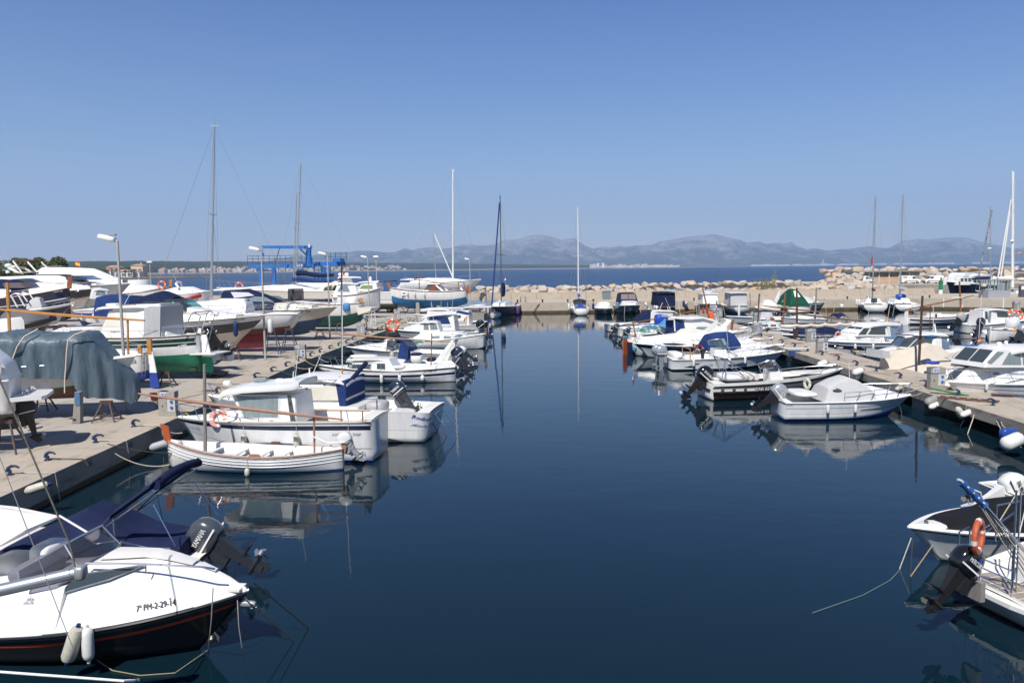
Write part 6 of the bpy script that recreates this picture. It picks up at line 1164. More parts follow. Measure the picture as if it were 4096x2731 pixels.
b=Boat('fishing_boat','white cabin boat with two dark windows and thin dark mast near the pier end','fishing boat',(3170,71.5),(3035,71),B=2.2,fs=.8,fb=1.,draft=.35,kind='llaut',tr=.4,tm=.45,rub=WOODD,group=GR); c=House(b,'cabin',[(3036,1310),(3045,1290),(3100,1285),(3120,1310)],W=1.6,k=.1); c.win([[(3050,1298),(3072,1298),(3072,1305),(3050,1305)],[(3082,1298),(3104,1298),(3104,1305),(3082,1305)]],GLASS); posts(b,[((3031,1292),(3037,1175))],.06,WOODD,'mast')
b=Boat('motorboat','white boat with rounded pilothouse and dark green windows beyond the masts','motorboat',(3285,85),(3120,84),B=2.5,fs=.9,fb=1.2,draft=.4,rub=GEL,group=GR); h=House(b,'pilothouse',[(3190,1290),(3198,1272),(3270,1270),(3272,1295)],W=1.9,k=.08); h.win([[(3196,1287),(3205,1274),(3215,1274),(3210,1287)],[(3218,1287),(3222,1275),(3240,1275),(3240,1287)],[(3244,1287),(3244,1275),(3260,1275),(3260,1287)]],GLASSG); roof(b,[(3192,1268),(3205,1262),(3240,1258),(3275,1262)],2.1,.3,GEL,.1); antenna(b,(3257,1262),(3258,1246),r=.05)
b=Boat('motorboat','low white speedboat with teal curved screen near the pier end','motorboat',(3110,92),(2905,90),B=2.2,fs=.7,fb=.95,draft=.3,rub=GEL,group=GR,pit=(.1,.5,.3)); screen(b,(3005,1262),(3012,1243),(3045,1262),1.6,CLEARG); b.motor(BLKG,tilt=50,sc_=1.)
b=Boat('motorboat','white boat with pale grey sloping canvas near the pier end','motorboat',(3145,86),(3010,85),B=2.3,fs=.8,fb=1.0,draft=.3,rub=GEL,group=GR); Cab(b,'grey_canvas',b.Q([(3035,1280),(3060,1250),(3072,1250),(3078,1275)]),W=1.8,k=.2,m=CANG); b.motor(GREYM,tilt=45,sc_=1.3); blobpart(b,3115,1276,(.6,.6,.2),CANT,'cushion')
for i,(a_,D,lab) in enumerate(((3420,62,'white bow with wooden trim beside the third pier pedestal'),(3290,71,'white open boat hull beyond the navy covered boat'),(3230,80,'white hull under the long orange-brown yard'))):
 b=Boat('motorboat',lab,'motorboat',(a_,D),(a_-170,D-.8),B=2.2,fs=.7,fb=1.0,draft=.3,rub=[WOOD,GEL,GEL][i],group=GR,pit=(.1,.6,.3)); b.rail(.4,1,.4,4)
# ================================================================ outer quay, bow- or stern-on
def qboat(name,label,cat,fx0,fx1,stern_on,L,**k):
 D=111.; xm=(fx0+fx1)/2; Bm=(fx1-fx0)*D/FL; sk=k.pop('skew',0)
 X=(xm-2048)/FL; 
 near=(xm,D-1.); far=(xm+ (0 if not sk else sk) - (xm-2048)*L/(D+L) + 0*L,D-1.+L)
 b=Boat(name,label,cat,near if stern_on else far,far if stern_on else near,B=Bm,group=GQ,**k); b.root.scale.z=.7; return b
b=qboat('sailing_boat','white sloop stern-on at the outer quay with bright blue sail cover','sailing boat',2285,2366,True,9.5,fs=1.35,fb=1.6,draft=.3,kind='llaut',tr=.72,tm=.42,rake=.8,sr=-.5,rub=GEL,top=GEL,bands=[(.0,.2,STRK)],pit=(.06,.3,.4))
Cab(b,'coachroof',[(3,2.),(3.3,2.2),(6,2.1),(7.5,1.8)],W=2.,k=.3); sailmast(b,(5,2.),(5.2,21.5),px=False,r=.1,m=ALUW,spreaders=(.5,),boom=-1,boomm=BLUE,bl=2.6,bz=1.7); b.rail(0,1,.6,7)
roof(b,[(2.4,1.9),(2.6,2.75),(3.2,2.85),(3.9,2.2)],1.9,.03,CLEARD,.3,px=False,name='spray_hood'); MB().box((1.6,0,1.75),(.08,.7,1.0)).build('blue_cloth',BLUE,b.root,smooth=0); b.tubes([[(-.1,-.25,.3),(-.0,-.25,1.2),(0,.25,1.2),(-.1,.25,.3)],[(-.1,-.25,.6),(-.1,.25,.6)],[(-.1,-.25,.9),(-.1,.25,.9)]],.03,STEEL,'stern_ladder')
def qf(label,fx,fy,m,D=109,L=.75,r=.17): p=AY(fx,fy,D); o=MB().lathe([(.02,-.1),(r*.8,0),(r,.1),(r,L-.1),(r*.8,L),(.03,L+.12)],8).build('fender',m,loc=(p.x,p.y,p.z-L/2)); tag(o,label,'fender','fenders at the outer quay')
qf('white fender at the left hip of the white sloop',2276,1228,FEND); qf('blue fender at the right hip of the white sloop',2373,1225,FENDB); qf('pale blue fender between the round white boat and the navy topped cruiser',2470,1222,mat('light blue vinyl',(.12,.25,.42),.5)); qf('white fender at the right of the navy topped cruiser',2584,1222,FEND)
b=qboat('motorboat','rounded white boat under white cover with dark grey lower hull, bow toward the camera','motorboat',2390,2462,False,6.5,fs=1.2,fb=1.35,draft=.3,rake=.4,pw=3.6,cr_=.95,rub=GEL,bands=[(0,.62,STRC)],bottom=STRC)
Cab(b,'white_cover',[(1.,1.6),(1.6,2.3),(3.8,2.45),(5.2,2.0),(6.2,1.55)],W=2.5,k=.35,m=CANW,r=.3,side=.05)
b=qboat('motorboat','grey-hulled cruiser bow-on with navy canvas top and brown tinted screens','motorboat',2477,2583,False,9,fs=1.5,fb=1.95,draft=.3,rake=.9,pw=2.6,rub=GEL,top=mat('grey hull tone',(.20,.22,.25),.3,coat=.3),bands=[(.86,1,GEL)],bottom=mat('dark green bottom',(.01,.05,.04),.5),pit=(.05,.3,.3))  # topsides one grey tone below a white sheer band
Cab(b,'cabin_top',[(2,2.2),(3,2.6),(6,2.6),(8,2.2)],W=2.6,k=.3); c=Cab(b,'canvas_top',[(1.2,2.),(1.5,4.1),(3.8,4.2),(4.6,3.9),(5.4,2.7)],W=2.9,k=.12,m=NAVY,r=.3); c.front(4.62,5.3,.86,mat('brown vinyl',(.20,.16,.14),.3),2); b.rail(.35,1,.6,7)
b=qboat('motorboat','black-hulled boat stern-on under a square navy tent with boarding ladder','motorboat',2632,2708,True,9,fs=1.5,fb=1.7,draft=.3,top=STRK,rub=WOOD,pit=(.03,.3,.4))
House(b,'navy_tent',[(1.,1.5),(1.,4.1),(5.,4.2),(6,1.6)],W=2.6,k=.02,m=NAVY,px=False); roof(b,[(.8,4.15),(2,4.3),(5,4.3),(5.6,4.1)],2.8,.08,NAVY,.1,px=False); mb=MB(); mb.box((-.5,0,.45),(1.,2.6,.1)); mb.build('swim_platform',WOODD,b.root,smooth=0); b.tubes([[(-.6,-.3,.4),(0,-.3,1.6)],[(-.6,.0,.4),(0,.0,1.6)]]+[[(-.6+.6*f,-.3,.4+1.2*f),(-.6+.6*f,0,.4+1.2*f)] for f in(.2,.45,.7)],.03,GEL,'boarding_ladder')
qf('pair-like white ball fender left of the square navy tent',2618,1230,FEND,r=.22,L=.4); qf('second white ball fender just left of the black hull',2627,1231,FEND,r=.22,L=.4); qf('blue fender at the right of the black-hulled boat',2735,1215,FENDB)
b=qboat('fishing_boat','white fishing boat bow-on with square white wheelhouse and rail','fishing boat',2822,2912,False,9,fs=1.3,fb=2.0,fm=.1,draft=.3,kind='llaut',tr=.6,tm=.42,pw=2.2,rake=.1,top=GEL3,rub=WOODD,rubr=.06)
h=House(b,'wheelhouse',[(2.,1.4),(2.1,3.75),(5.2,3.75),(5.7,1.6)],W=2.3,k=.06,px=False); h.pane((5.55,2.4),(5.25,3.5),CANW,f=.86,split=1,px=False,name='screen_cover'); h.win([[(2.6,2.6),(2.6,3.3),(4.2,3.3),(4.2,2.6)]],GLASS,px=False); roof(b,[(1.8,3.8),(3,3.9),(5,3.9),(5.4,3.8)],2.5,.12,GEL,.08,px=False); MB().loft(sbox((3.2,0,4.15),(1.2,.8,.22),.5)).build('upturned_dinghy',GREYT,b.root,smooth=50); Cab(b,'fore_cabin',[(5.5,2.0),(5.8,2.2),(7.4,2.2),(7.8,2.0)],W=1.5,k=.2); b.rail(.1,1,.6,8); stempost(b,.6,WOODD,.2); flag(b.root,(2.,.5,4.),(1.6,.5,5.6),.5,.4)
b=qboat('fishing_boat','white fishing boat stern quarter with tall pale canvas wheelhouse cover','fishing boat',2922,3016,True,9,fs=1.4,fb=1.7,draft=.3,kind='llaut',tr=.6,tm=.45,top=GEL3,rub=WOODD,pit=(.04,.4,.3))
House(b,'canvas_wheelhouse',[(1.6,1.5),(1.7,4.0),(5,4.0),(5.4,1.5)],W=2.4,k=.04,m=CANG,px=False); roof(b,[(1.4,4.05),(3,4.15),(5.3,4.1)],2.9,.1,GEL,.06,px=False); b.tubes([[(1.3,s*1.5,1.5),(1.3,s*1.4,4.0)] for s in(1,-1)],.04,WOODD,'awning_posts'); b.rail(0,.4,.6,5); MB().box((-.15,.5,.9),(.2,.25,1.9)).build('white_post',GEL,b.root,smooth=0)
b=qboat('motorboat','low boat fully wrapped in cream cover between canvas wheelhouse and green canopy','motorboat',3030,3128,True,7,fs=1.0,fb=1.3,draft=.3,skew=40,rub=GEL); Cab(b,'cream_cover',[(-.2,1.2),(.6,1.9),(1.6,2.5),(4.5,2.5),(6.5,1.6)],W=3.1,k=.5,m=CANT,r=.3,side=-.05,zo=-.3)
b=qboat('motorboat','white cruiser stern-on with dark green canopy and pale canopy window','motorboat',3140,3254,True,9.5,fs=1.35,fb=1.7,draft=.3,skew=0,rub=GEL,pit=(.05,.3,.3))
c=Cab(b,'green_canopy',[(-.1,1.9),(.5,2.9),(2.0,4.5),(3.6,4.6),(5.0,3.4)],W=3.1,k=.32,m=GREENC,r=.25,side=.05); c.front(.7,1.8,.42,CANW,1,name='canopy_window'); mb=MB(); mb.box((-.4,0,.4),(.9,3.2,.14)); mb.build('swim_platform',GEL,b.root,smooth=0); Cab(b,'deck_house',[(3.5,2.2),(4.5,3.0),(6,2.8),(8.3,2.0)],W=2.6,k=.3); b.rail(.35,1,.6,6); b.tubes([[(3.,s*1.4,2.),(3.0,s*1.2,2.4)] for s in(1,-1)]+[[(3.0,y,2.4) for y in(-1.2,1.2)]],.03,GEL,'canopy_frame'); antenna(b,(3180,1150),(3186,1090))
b=qboat('motorboat','white cruiser with navy lower hull and white arch, bow toward the right','motorboat',3250,3350,False,9,fs=1.5,fb=2.1,draft=.3,skew=-110,rake=1.2,rub=GEL,top=GEL,bands=[(0,.45,mat('blue-grey shaded hull',(.10,.13,.20),.3,coat=.3)),(.45,.62,STRN)],bottom=STRN); Cab(b,'cabin_top',[(1.5,2.2),(2.2,3.2),(5.0,3.3),(6.6,2.6),(8.0,2.2)],W=2.6,k=.3,r=.2); arch(b,[(1.6,2.0),(2.2,2.)],[(2.2,4.1),(2.6,4.1)],2.8,px=False); b.rail(.4,1,.7,7); qf('white fender at the left of the navy lower hulled cruiser',3257,1200,FEND); qf('round white buoy on the wall right of the navy lower hulled cruiser',3367,1225,FEND,D=115,L=.5,r=.3)  # shade on the flared hull is painted in as the blue-grey band
for i,(a_,c_,mx,mt,lab,bc,sk) in enumerate(((3450,3556,3490,795,'white sloop stern-on with burgundy sail cover',mat('burgundy canvas',(.12,.015,.03),.8),92),(3576,3688,3597,788,'white sloop stern-on with silver sail cover and blue cloth, right of its neighbour',mat('silver sail cloth',(.5,.5,.52),.5,nz=.4,ns=4),66))):
 b=qboat('sailing_boat',lab,'sailing boat',a_,c_,True,10,fs=1.5,fb=1.8,draft=.3,kind='llaut',tr=.8,tm=.42,rake=.9,sr=-.6,rub=GEL,top=GEL,bands=[(0,.3,STRC if i==0 else STRN)],pit=(.04,.35,.4),skew=sk)
 Cab(b,'coachroof',[(3.3,2.2),(3.6,2.5),(6.5,2.4),(8,2.)],W=2.3,k=.3); D=b.W(5.5,0,0).y; t_=6.6+(hz(mx)-mt)*D/FL; sailmast(b,(5.2,2.3),(5.3,t_/.7),px=False,r=.11,m=ALU,spreaders=(.34,.66) if i==0 else (.6,),boom=-1,boomm=bc,bl=3.4,bz=1.9); b.rail(0,1,.65,8)
 b.tubes([[(-.1,-.3,.4),(-.0,-.3,1.5),(0,.3,1.5),(-.1,.3,.4)]],.03,STEEL,'stern_ladder'); MB().box((2.6,0,2.2),(.1,.8,.9)).build('companionway',GLASS if i==0 else GEL,b.root,smooth=0)
 if i==1: MB().loft(sbox((3.6,.2,2.9),(.6,.7,.5),.7)).build('blue_cloth',BLUE,b.root,smooth=50)
qf('left white fender of the pair on the burgundy covered sloop',3427,1210,FEND,D=110); qf('right white fender of the pair on the burgundy covered sloop',3437,1210,FEND,D=110)
# ================================================================ boat yard
def yb(*a,z=1.9,**k): k.setdefault('group',GY); return Boat(*a,z0=z,**k)
def stand(fx,D,h,label,m=BLUEST,w=.9,rz=0,z=.78):
 p=XY(fx,D,z); r=empty('boat_stand',(p.x,D,z),rz); tag(r,label,'boat stand','boat stands in the yard')
 MB().box((0,0,h),(w*.5,.16,.14)).build('pad',WOODD,r,smooth=0); k=0
 for sx in(1,-1):
  for sy in(1,-1): MB().tube([(sx*w*.18,sy*.06,h-.05),(sx*w*.5,sy*w*.38,0)],.035,4).build('leg',m,r)
 MB().tube([(-w*.36,-w*.25,h*.35),(w*.36,-w*.25,h*.35),(w*.36,w*.25,h*.35),(-w*.36,w*.25,h*.35),(-w*.36,-w*.25,h*.35)],.022,4).build('brace',m,r)
NAVH=mat('navy hull gloss',(.008,.012,.035),.12,coat=.6); BLKH=mat('black hull gloss',(.014,.014,.016),.15,coat=.6); BEIH=mat('beige hull',(.50,.44,.36),.4,coat=.3,nz=.08)
# tarpaulined boat
b=yb('motorboat','boat under a big rumpled slate blue tarpaulin lashed with cream straps','motorboat',(-110,31.5),(545,32.5),B=2.5,fs=1.0,fb=1.2,draft=.45,z=1.98,bottom=mat('brown bottom paint',(.17,.09,.06),.8,nz=.3),bands=[(0,.05,mat('leaf green stripe',(.04,.22,.10),.5))],rub=GEL,kind='vee',rake=.7)
top=b.Q([(-110,1335),(0,1338),(60,1322),(130,1330),(190,1334),(250,1330),(365,1326),(385,1340),(430,1392),(500,1462),(550,1502),(560,1560)],.0); low=b.Q([(-110,1500),(0,1505),(60,1512),(200,1512),(290,1516),(302,1560),(350,1590),(450,1606),(500,1632),(530,1600),(560,1580)],1.2)
mb=MB(); secs=[]; N=96
for i in range(N+1):
 x=top[0][0]+(top[-1][0]-top[0][0])*i/N; zt=interp(top,x); zl=min(interp(low,x),zt-.05); t=i/N; wd=1.28*(1-max(0,(t-.55)/.45)**2.4*.93); row=[]
 for j in range(33):
  u=-1+2*j/32; a=abs(u); f=(1-a**4.5) ; y=wd*(1 if u>0 else -1)*min(1,a*1.5)**.9*(1+.06*(1-f)); z=zl+(zt-zl)*(f if a>.5 else 1-.02*a)
  k=max(0,(a-.45)/.55); wv=.095*k*(1.2*abs(math.sin(x*2.9+2*noise.noise(Vector((x*.7,u,0)))))-.5+.7*math.sin(x*11+u*3)+1.3*noise.noise(Vector((x*1.8,u*1.5,3)))); zz=.05*noise.noise(Vector((x*1.5,u*2,7)))+(.10*k*noise.noise(Vector((x*2.5,0,u)))if k>.8 else 0)
  rg=lambda q_:1-abs(noise.noise(q_))*2.2
  wv+=.05*k*rg(Vector((x*2.2,u*.8,11)))-.03; zz+=.035*rg(Vector((x*1.6+u,u*3.1,5)))
  row.append((x+.05*noise.noise(Vector((x*2,u*3,1))),y+(wv if u>0 else -wv),z+zz))
 secs.append(row)
mb.loft(secs,closed=False,cap=False); recalc(mb.build('tarpaulin',TARP,b.root,smooth=70))
for pts in ([(140,1326),(100,1345),(72,1385),(52,1440),(34,1495)],[(345,1328),(300,1338),(276,1358),(270,1400),(266,1470),(262,1520),(262,1570)]):
 q=b.Q(pts,1.32); MB().tube([(x,b.side*(1.05 if i==0 else 1.40),z+(.08 if i==0 else 0)) for i,(x,z) in enumerate(q)],.028,5).build('strap',mat('cream strap',(.62,.52,.42),.8),b.root)
p=P(313,1690,.8); r=empty('wooden_prop',p); tag(r,'thick weathered timber prop with blue paint at its top under the slate tarpaulin','prop'); MB().add([(-.17,-.12,0),(.13,-.12,0),(.13,.14,0),(-.17,.14,0),(-.02,-.08,1.22),(.2,-.08,1.22),(.2,.12,1.22),(-.02,.12,1.22)],[(0,3,2,1),(4,5,6,7),(0,1,5,4),(1,2,6,5),(2,3,7,6),(3,0,4,7)]).build('timber',mat('prop timber',(.30,.28,.26),.85,nz=.4,ns=5,stretch=(5,5,.6)),r,smooth=0)
MB().box((-.17,-.04,.18),(.3,.3,.0)).build('wedge',WOODG,r,smooth=0); MB().box((.085,-.09,.95),(.2,.06,.5)).build('blue_paint_patch',mat('worn blue paint',(.08,.19,.36),.8,nz=.5,ns=8),r,smooth=0)
stand(430,30.9,.75,'dark trestle stand under the drooping end of the slate tarpaulin',DARKST); stand(170,33.5,.8,'dark stand in the shade under the slate tarpaulin boat',DARKST)
# leftmost boat with stern platform
b=yb('motorboat','white motorboat stern with flat bathing platform and black drive at the left edge','motorboat',(62,26.2),(-900,24),B=2.3,fs=1.15,fb=1.4,z=2.05,draft=.6,rub=GEL,pit=(.03,.3,.4)); MB().prism([(-.02,-1.05),(-.9,-.9),(-1.0,-.6),(-1.0,.6),(-.9,.9),(-.02,1.05)],'z',.45,.56).build('swim_platform',GEL,b.root,smooth=0)
for y in(-.35,.35): b.tubes([[(-.25,y+.0,.55),(-.27,y,.7),(-.42,y,.7),(-.44,y,.55)]],.02,STEEL,'boarding_handle')
b.motor(mat('matt black drive',(.02,.02,.022),.6),tilt=12,sc_=.9,x=-.1,z=-.25,leg=BLK); Cab(b,'cockpit_side',[(0.0,1.2),(.1,1.6),(.6,2.1),(2,2.3)],W=2.1,k=.1); MB().loft(sbox((.35,b.side*1.0,1.55),(.22,.05,.28),.7)).build('speaker_panel',GEL2,b.root)
stand(30,25.6,1.05,'black steel stand under the bathing platform boat, nearest the camera',DARKST,1.1); stand(75,30,.8,'blue tipped stand behind the bathing platform boat',BLUEST)
# stern with blue rudder
b=yb('fishing_boat','white stern with blue rudder and bottom beside the slate tarpaulin','fishing boat',(588,39.6),(120,41),B=2.4,fs=1.0,fb=1.2,z=1.55,draft=.65,kind='llaut',tr=.35,tm=.45,bottom=BLUE,bz=.02,rub=GEL,pit=(.05,.5,.4))
mb=MB(); mb.prism([(-.1,-.7),(-.62,-.7),(-.35,1.1),(-.1,1.15)],'y',-.03,.03); ru=mb.build('rudder',mat('white and blue rudder',WHITE,.4,bands=[(.05,(.02,.05,.28))]),b.root,smooth=0); MB().box((-.18,0,1.35),(.24,.1,.75)).build('rudder_head',WOODL,b.root,smooth=0); MB().box((.15,.3,1.25),(.2,.1,.4)).build('bitt',WOODL,b.root,smooth=0)
b.tubes([[(-.02,.25,-.1),(-.06,.25,1.0)],[(-.02,.45,-.1),(-.06,.45,1.)]]+[[(-.04,.25,z),(-.04,.45,z)] for z in(.2,.45,.7)],.02,STEEL,'stern_ladder'); b.rail(0,.3,.45,3); b.text('SUNRISE',492,547,(1460,1452),14,INK,lat=.9)
ms=lateen(b,(513,1430),(511,1278),(-60,1231),(584,1281),m=WOODL,r=.06,ry=.07); posts(b,[((44,1440),(29,1130))],.085,WOODL,'tall_post')
stand(665,40.2,.72,'dark grey trestle stand under the green-bottomed fishing boat',DARKST)
# green-bottomed fishing boat
b=yb('fishing_boat','large fishing boat with green bottom, dark green bands and white canvas wheelhouse','fishing boat',(802,43),(235,44.5),B=2.9,fs=1.3,fb=1.3,fm=.12,z=1.95,draft=.85,kind='llaut',tr=.3,tm=.45,pw=2.4,bottom=mat('green antifouling',(.02,.20,.11),.6,nz=.3,ns=2),bz=.03,bands=[(.66,.72,GEL),(.72,.80,STRG),(.80,.815,GEL),(.815,.92,STRG)],rub=mat('dark wood rail',(.13,.06,.045),.5,nz=.3),rubr=.04,pit=(.05,.3,.3))
h=House(b,'wheelhouse',[(385,1370),(440,1245),(470,1225),(640,1215),(652,1370)],W=2.1,k=.05,m=CANW); h.win([[(410,1308),(437,1243),(500,1240),(508,1306)]],CANT,name='window_screen'); 
House(b,'translucent_curtain',[(578,1366),(578,1230),(606,1224),(645,1226),(645,1364)],W=2.2,k=.03,m=mat('frosted plastic curtain',(.42,.43,.44),.35,nz=.15,ns=2,stretch=(4,4,.5))); roof(b,[(430,1236),(445,1228),(520,1224),(590,1222),(640,1224)],2.35,.08,GEL,.1); b.tubes([[(b.q(475,1236,.8)[0],b.side*.7,b.q(475,1229,.8)[1]+.05),(b.q(480,1226,.8)[0],b.side*.7,b.q(480,1222)[1]+.08),(b.q(535,1224,.8)[0],b.side*.7,b.q(535,1220)[1]+.08),(b.q(540,1230,.8)[0],b.side*.7,b.q(540,1224)[1]+.05)]],.03,WOODD,'roof_handrail')
Cab(b,'canvas_cover',b.Q([(650,1368),(668,1310),(690,1312),(712,1350),(716,1372)]),W=1.6,k=.2,m=CANW); Cab(b,'fore_canvas',b.Q([(190,1332),(250,1312),(400,1310),(420,1330)]),W=2.4,k=.3,m=CANW)
mb=MB(); mb.prism([(-.08,-.8),(-.62,-.82),(-.72,-.5),(-.38,1.25),(-.1,1.25)],'y',-.04,.04); mb.build('rudder',mat('white and green rudder',WHITE,.4,bands=[(.05,(.03,.30,.17))]),b.root,smooth=0); MB().box((.0,.0,1.25),(.2,.12,.7)).build('stern_post',GEL,b.root,smooth=0); b.text('ALTINA',713,748,(1390,1382),9,INKW,bold=.01,lat=1.2); b.text('majoni 4',441,492,(1330,1328),8,INK,shear=.3,cab=h); b.rail(.0,.95,.42,9)
b.tubes([[(.5,s*.9,1.3),(.0,s*.8,2.35),(-.2,s*.8,2.5),(-.5,s*.7,2.3),(-.1,s*.7,.9)] for s in(1,-1)]+[[(-.2,y,2.5) for y in(-.8,.8)]],.03,STEEL,'stern_gantry'); MB().prism([(.05,-1.0),(-1.3,-.8),(-1.3,.8),(.05,1.0)],'z',.25,.3).build('swim_platform',GEL,b.root,smooth=0); b.tubes([[(1.2,b.side*.25,-.55),(.1,b.side*.25,-.62)]],.035,GREYM,'propeller_shaft'); MB().loft(sbox((.15,b.side*.25,-.62),(.04,.06,.22),.6)).build('propeller',BLK,b.root)
antenna(b,(490,1230),(560,1105)); blobpart(b,455,1218,(.35,.35,.08),GEL,'radar_disc')
r=empty('wooden_pallet',(XY(860,44,.8).x,44,.8)); tag(r,'stack of wooden pallet and brown plank beside the green rudder','pallet')
for i in range(5): MB().box((0,-.5+i*.25,.2),(1.3,.12,.03)).build('plank',WOODG,r,smooth=0)
for i in (-.5,0,.5): MB().box((i,0,.1),(.1,1.1,.16)).build('bearer',WOODD,r,smooth=0)
MB().box((-.7,-.3,.3),(1.1,.4,.12)).build('loose_plank',WOODD,r,smooth=0)
# rib with black outboard between green boat and black yacht
b=yb('inflatable_boat','white and maroon inflatable under a black outboard beside the green-bottomed boat','inflatable boat',(862,46.5),(640,48),B=1.8,fs=.5,fb=.6,z=1.35,draft=.2); mb=MB()
for sd in(1,-1): mb.tube([(-.45,sd*.75,.25),(-.1,sd*.75,.25),(2.5,sd*.75,.3)],lambda f:.33,10)
mb.build('inflatable_tube',GREYT,b.root,smooth=60); b.motor(BLKG,tilt=55,sc_=1.5,z=.95,x=.4,txt='SUZUKI',leg=BLK)
# black motor yacht
b=yb('yacht','long black-banded motor yacht with navy canvas hood and blue and white fenders','yacht',(400,53),(1068,51.5),B=3.4,fs=1.2,fb=1.75,z=2.0,draft=.9,rake=2.1,pw=2.6,bands=[(.0,.08,BEIH),(.08,.66,BLKH),(.66,.69,GEL)],bottom=BEIH,rub=WOODD,rubr=.03,pit=(.03,.28,.3),zc=.35,cr_=.8)
Cab(b,'cabin_top',b.Q([(620,1240),(680,1232),(760,1228),(820,1238),(960,1258)]),W=2.6,k=.35,r=.15,side=.25); House(b,'side_window_house',[(545,1240),(570,1205),(690,1195),(745,1240)],W=2.5,k=.25,m=CLEARG) ; screen(b,(765,1235),(705,1195),(640,1238),2.6,CLEARG,frame=ALU)
Cab(b,'canvas_hood',b.Q([(548,1232),(550,1200),(600,1188),(655,1172),(690,1185),(712,1196)]),W=2.6,k=.12,m=NAVY,r=.2,crown=.15); Cab(b,'aft_awning',b.Q([(422,1210),(425,1186),(450,1180),(545,1186),(560,1200)]),W=2.6,k=.12,m=NAVYL,r=.2,bz=lambda x:1.75)
b.rail(.4,1,.65,7,mid=True); b.text('7ª-PM-1-18-05',934,980,(1281,1279),6,INKGO,bold=.006); MB().loft(sbox((b.q(772,1252,1.)[0],b.side*.9,b.q(772,1252,1.)[1]),(1.,.22,.22),.7)).build('bow_fender_roll',CANT,b.root,smooth=50); MB().loft(sbox((b.q(850,1255,.8)[0],b.side*.8,b.q(850,1255,.8)[1]),(.45,.2,.1),.4)).build('deck_box',GEL,b.root)
MB().tube([(b.q(820+i*.0,1291,1.5)[0]+.3*math.cos(a),b.side*(b.half(b.q(820,1291,1.5)[0],b.q(820,1291,1.5)[1])+.02),b.q(820,1291,1.5)[1]+.10*math.sin(a)) for i,a in enumerate([k*math.pi/6 for k in range(13)])],.025,5).build('oval_porthole_rim',GEL2,b.root)
for fx,m_,t in ((912,FENDB,'long blue fender hanging on the black motor yacht'),(1035,FEND,'long white fender hanging near the bow of the black motor yacht')): fender(b,fx,t,L=.85,r=.16,m=m_,tip=m_,zt=.3,group='fenders hanging on the yard boats')
stand(940,52,.75,'dark stand under the bow of the black motor yacht',DARKST)
# white sailing boat with red keel
b=yb('sailing_boat','white sloop on stands with red keel and tall grey aluminium mast','sailing boat',(1205,57.5),(590,57.5),B=3.2,fs=1.1,fb=1.35,z=2.45,draft=.55,kind='llaut',tr=.6,tm=.42,rake=1.2,sr=.9,bottom=mat('maroon antifouling',(.15,.03,.03),.6,nz=.3),bz=-.02,bands=[(.34,.37,STRN)],rub=GEL,pit=(.04,.28,.4))
x0=b.q(1000,1300)[0]; MB().prism([(x0-1.2,-.4),(x0+1.3,-.4),(x0+1.0,-1.45),(x0-1.,-1.45)],'y',-.12,.12).build('keel',mat('pinkish red keel',(.40,.07,.08),.6,nz=.4,ns=3,bands=[(-1.0,(.50,.14,.15))]),b.root,smooth=0)
Cab(b,'coachroof',b.Q([(690,1225),(720,1215),(880,1200),(990,1200),(1000,1215)]),W=2.2,k=.3,r=.12); c=Cab(b,'hatch_garage',b.Q([(880,1202),(885,1196),(985,1196),(990,1205)]),W=1.2,k=.1); MB().box((b.q(992,1215)[0],0,b.q(992,1215)[1]),(.08,.6,.6)).build('companionway',WOODD,b.root,smooth=0)
for x in (785,835): pq=b.q(x,1226,1.)[0]
ms=sailmast(b,(845,1208),(857,505),m=ALU,r=.10,spreaders=(.5,),W=3); b.tubes([[b.q(858,1161)[0:1]+(0.,)+b.q(858,1161)[1:],b.q(1078,1147)[0:1]+(0.,)+b.q(1078,1147)[1:]]],.075,ALUW,'boom'); b.rail(0,1,.65,9,mid=True)
for fx,t in ((1090,'tall blue steel stand, left leg pair, under the sloop stern'),(1160,'tall blue steel stand at the right under the sloop stern')): stand(fx,56,1.75 if fx<1100 else 1.7,t,BLUEST,1.1)
stand(1010,60,.9,'black trestle behind the red keel',DARKST)
# beige cruiser
b=yb('yacht','beige-hulled cruiser with blue bottom and navy framed clear canopy','yacht',(890,67.5),(1352,65.5),B=3.4,fs=1.2,fb=1.55,z=2.05,draft=.85,rake=2.0,pw=2.6,top=BEIH,bands=[(.88,1,GEL2),(.02,.05,STRB)],bottom=mat('dark blue antifouling 2',(.015,.05,.12),.6,nz=.3),rub=STRG,rubr=.025,zc=.25)
Cab(b,'cabin_top',b.Q([(1000,1222),(1080,1212),(1180,1213),(1260,1220)]),W=2.6,k=.35,r=.15,m=GEL2,side=.3); c=Cab(b,'canopy',b.Q([(900,1215),(915,1163),(985,1160),(1060,1185),(1120,1210)]),W=2.7,k=.2,m=NAVY,r=.2,crown=.15); c.win([[(918,1168),(990,1170),(1015,1182),(935,1192)]],mat('pale vinyl',(.6,.61,.63),.12,coat=.6),name='vinyl_window'); c.win([[(960,1205),(1015,1186),(1060,1188),(1100,1208)]],GLASSB,name='side_glass')  # vinyl window is one opaque pale grey
b.rail(.3,1,.75,8,mid=True); b.text('PM-2-6-04',1200,1241,(1248,1247),5,INK,bold=.01); b.tubes([[b.q(1180,1233,1.4)[0:1]+(b.side*1.3,)+b.q(1180,1232,1.4)[1:],b.q(1228,1232,1.2)[0:1]+(b.side*1.,)+b.q(1228,1231,1.2)[1:]]],.06,GREYM,'dark_side_vent')
House(b,'helm_hard_screen',[(1152,1205),(1152,1155),(1190,1155),(1192,1205)],W=1.2,k=0,m=CLEARD)
stand(1280,67,.8,'dark trestle under the beige cruiser bow',DARKST); stand(1360,74,.85,'blue-grey trestle below the dark green hull',BLUEST)
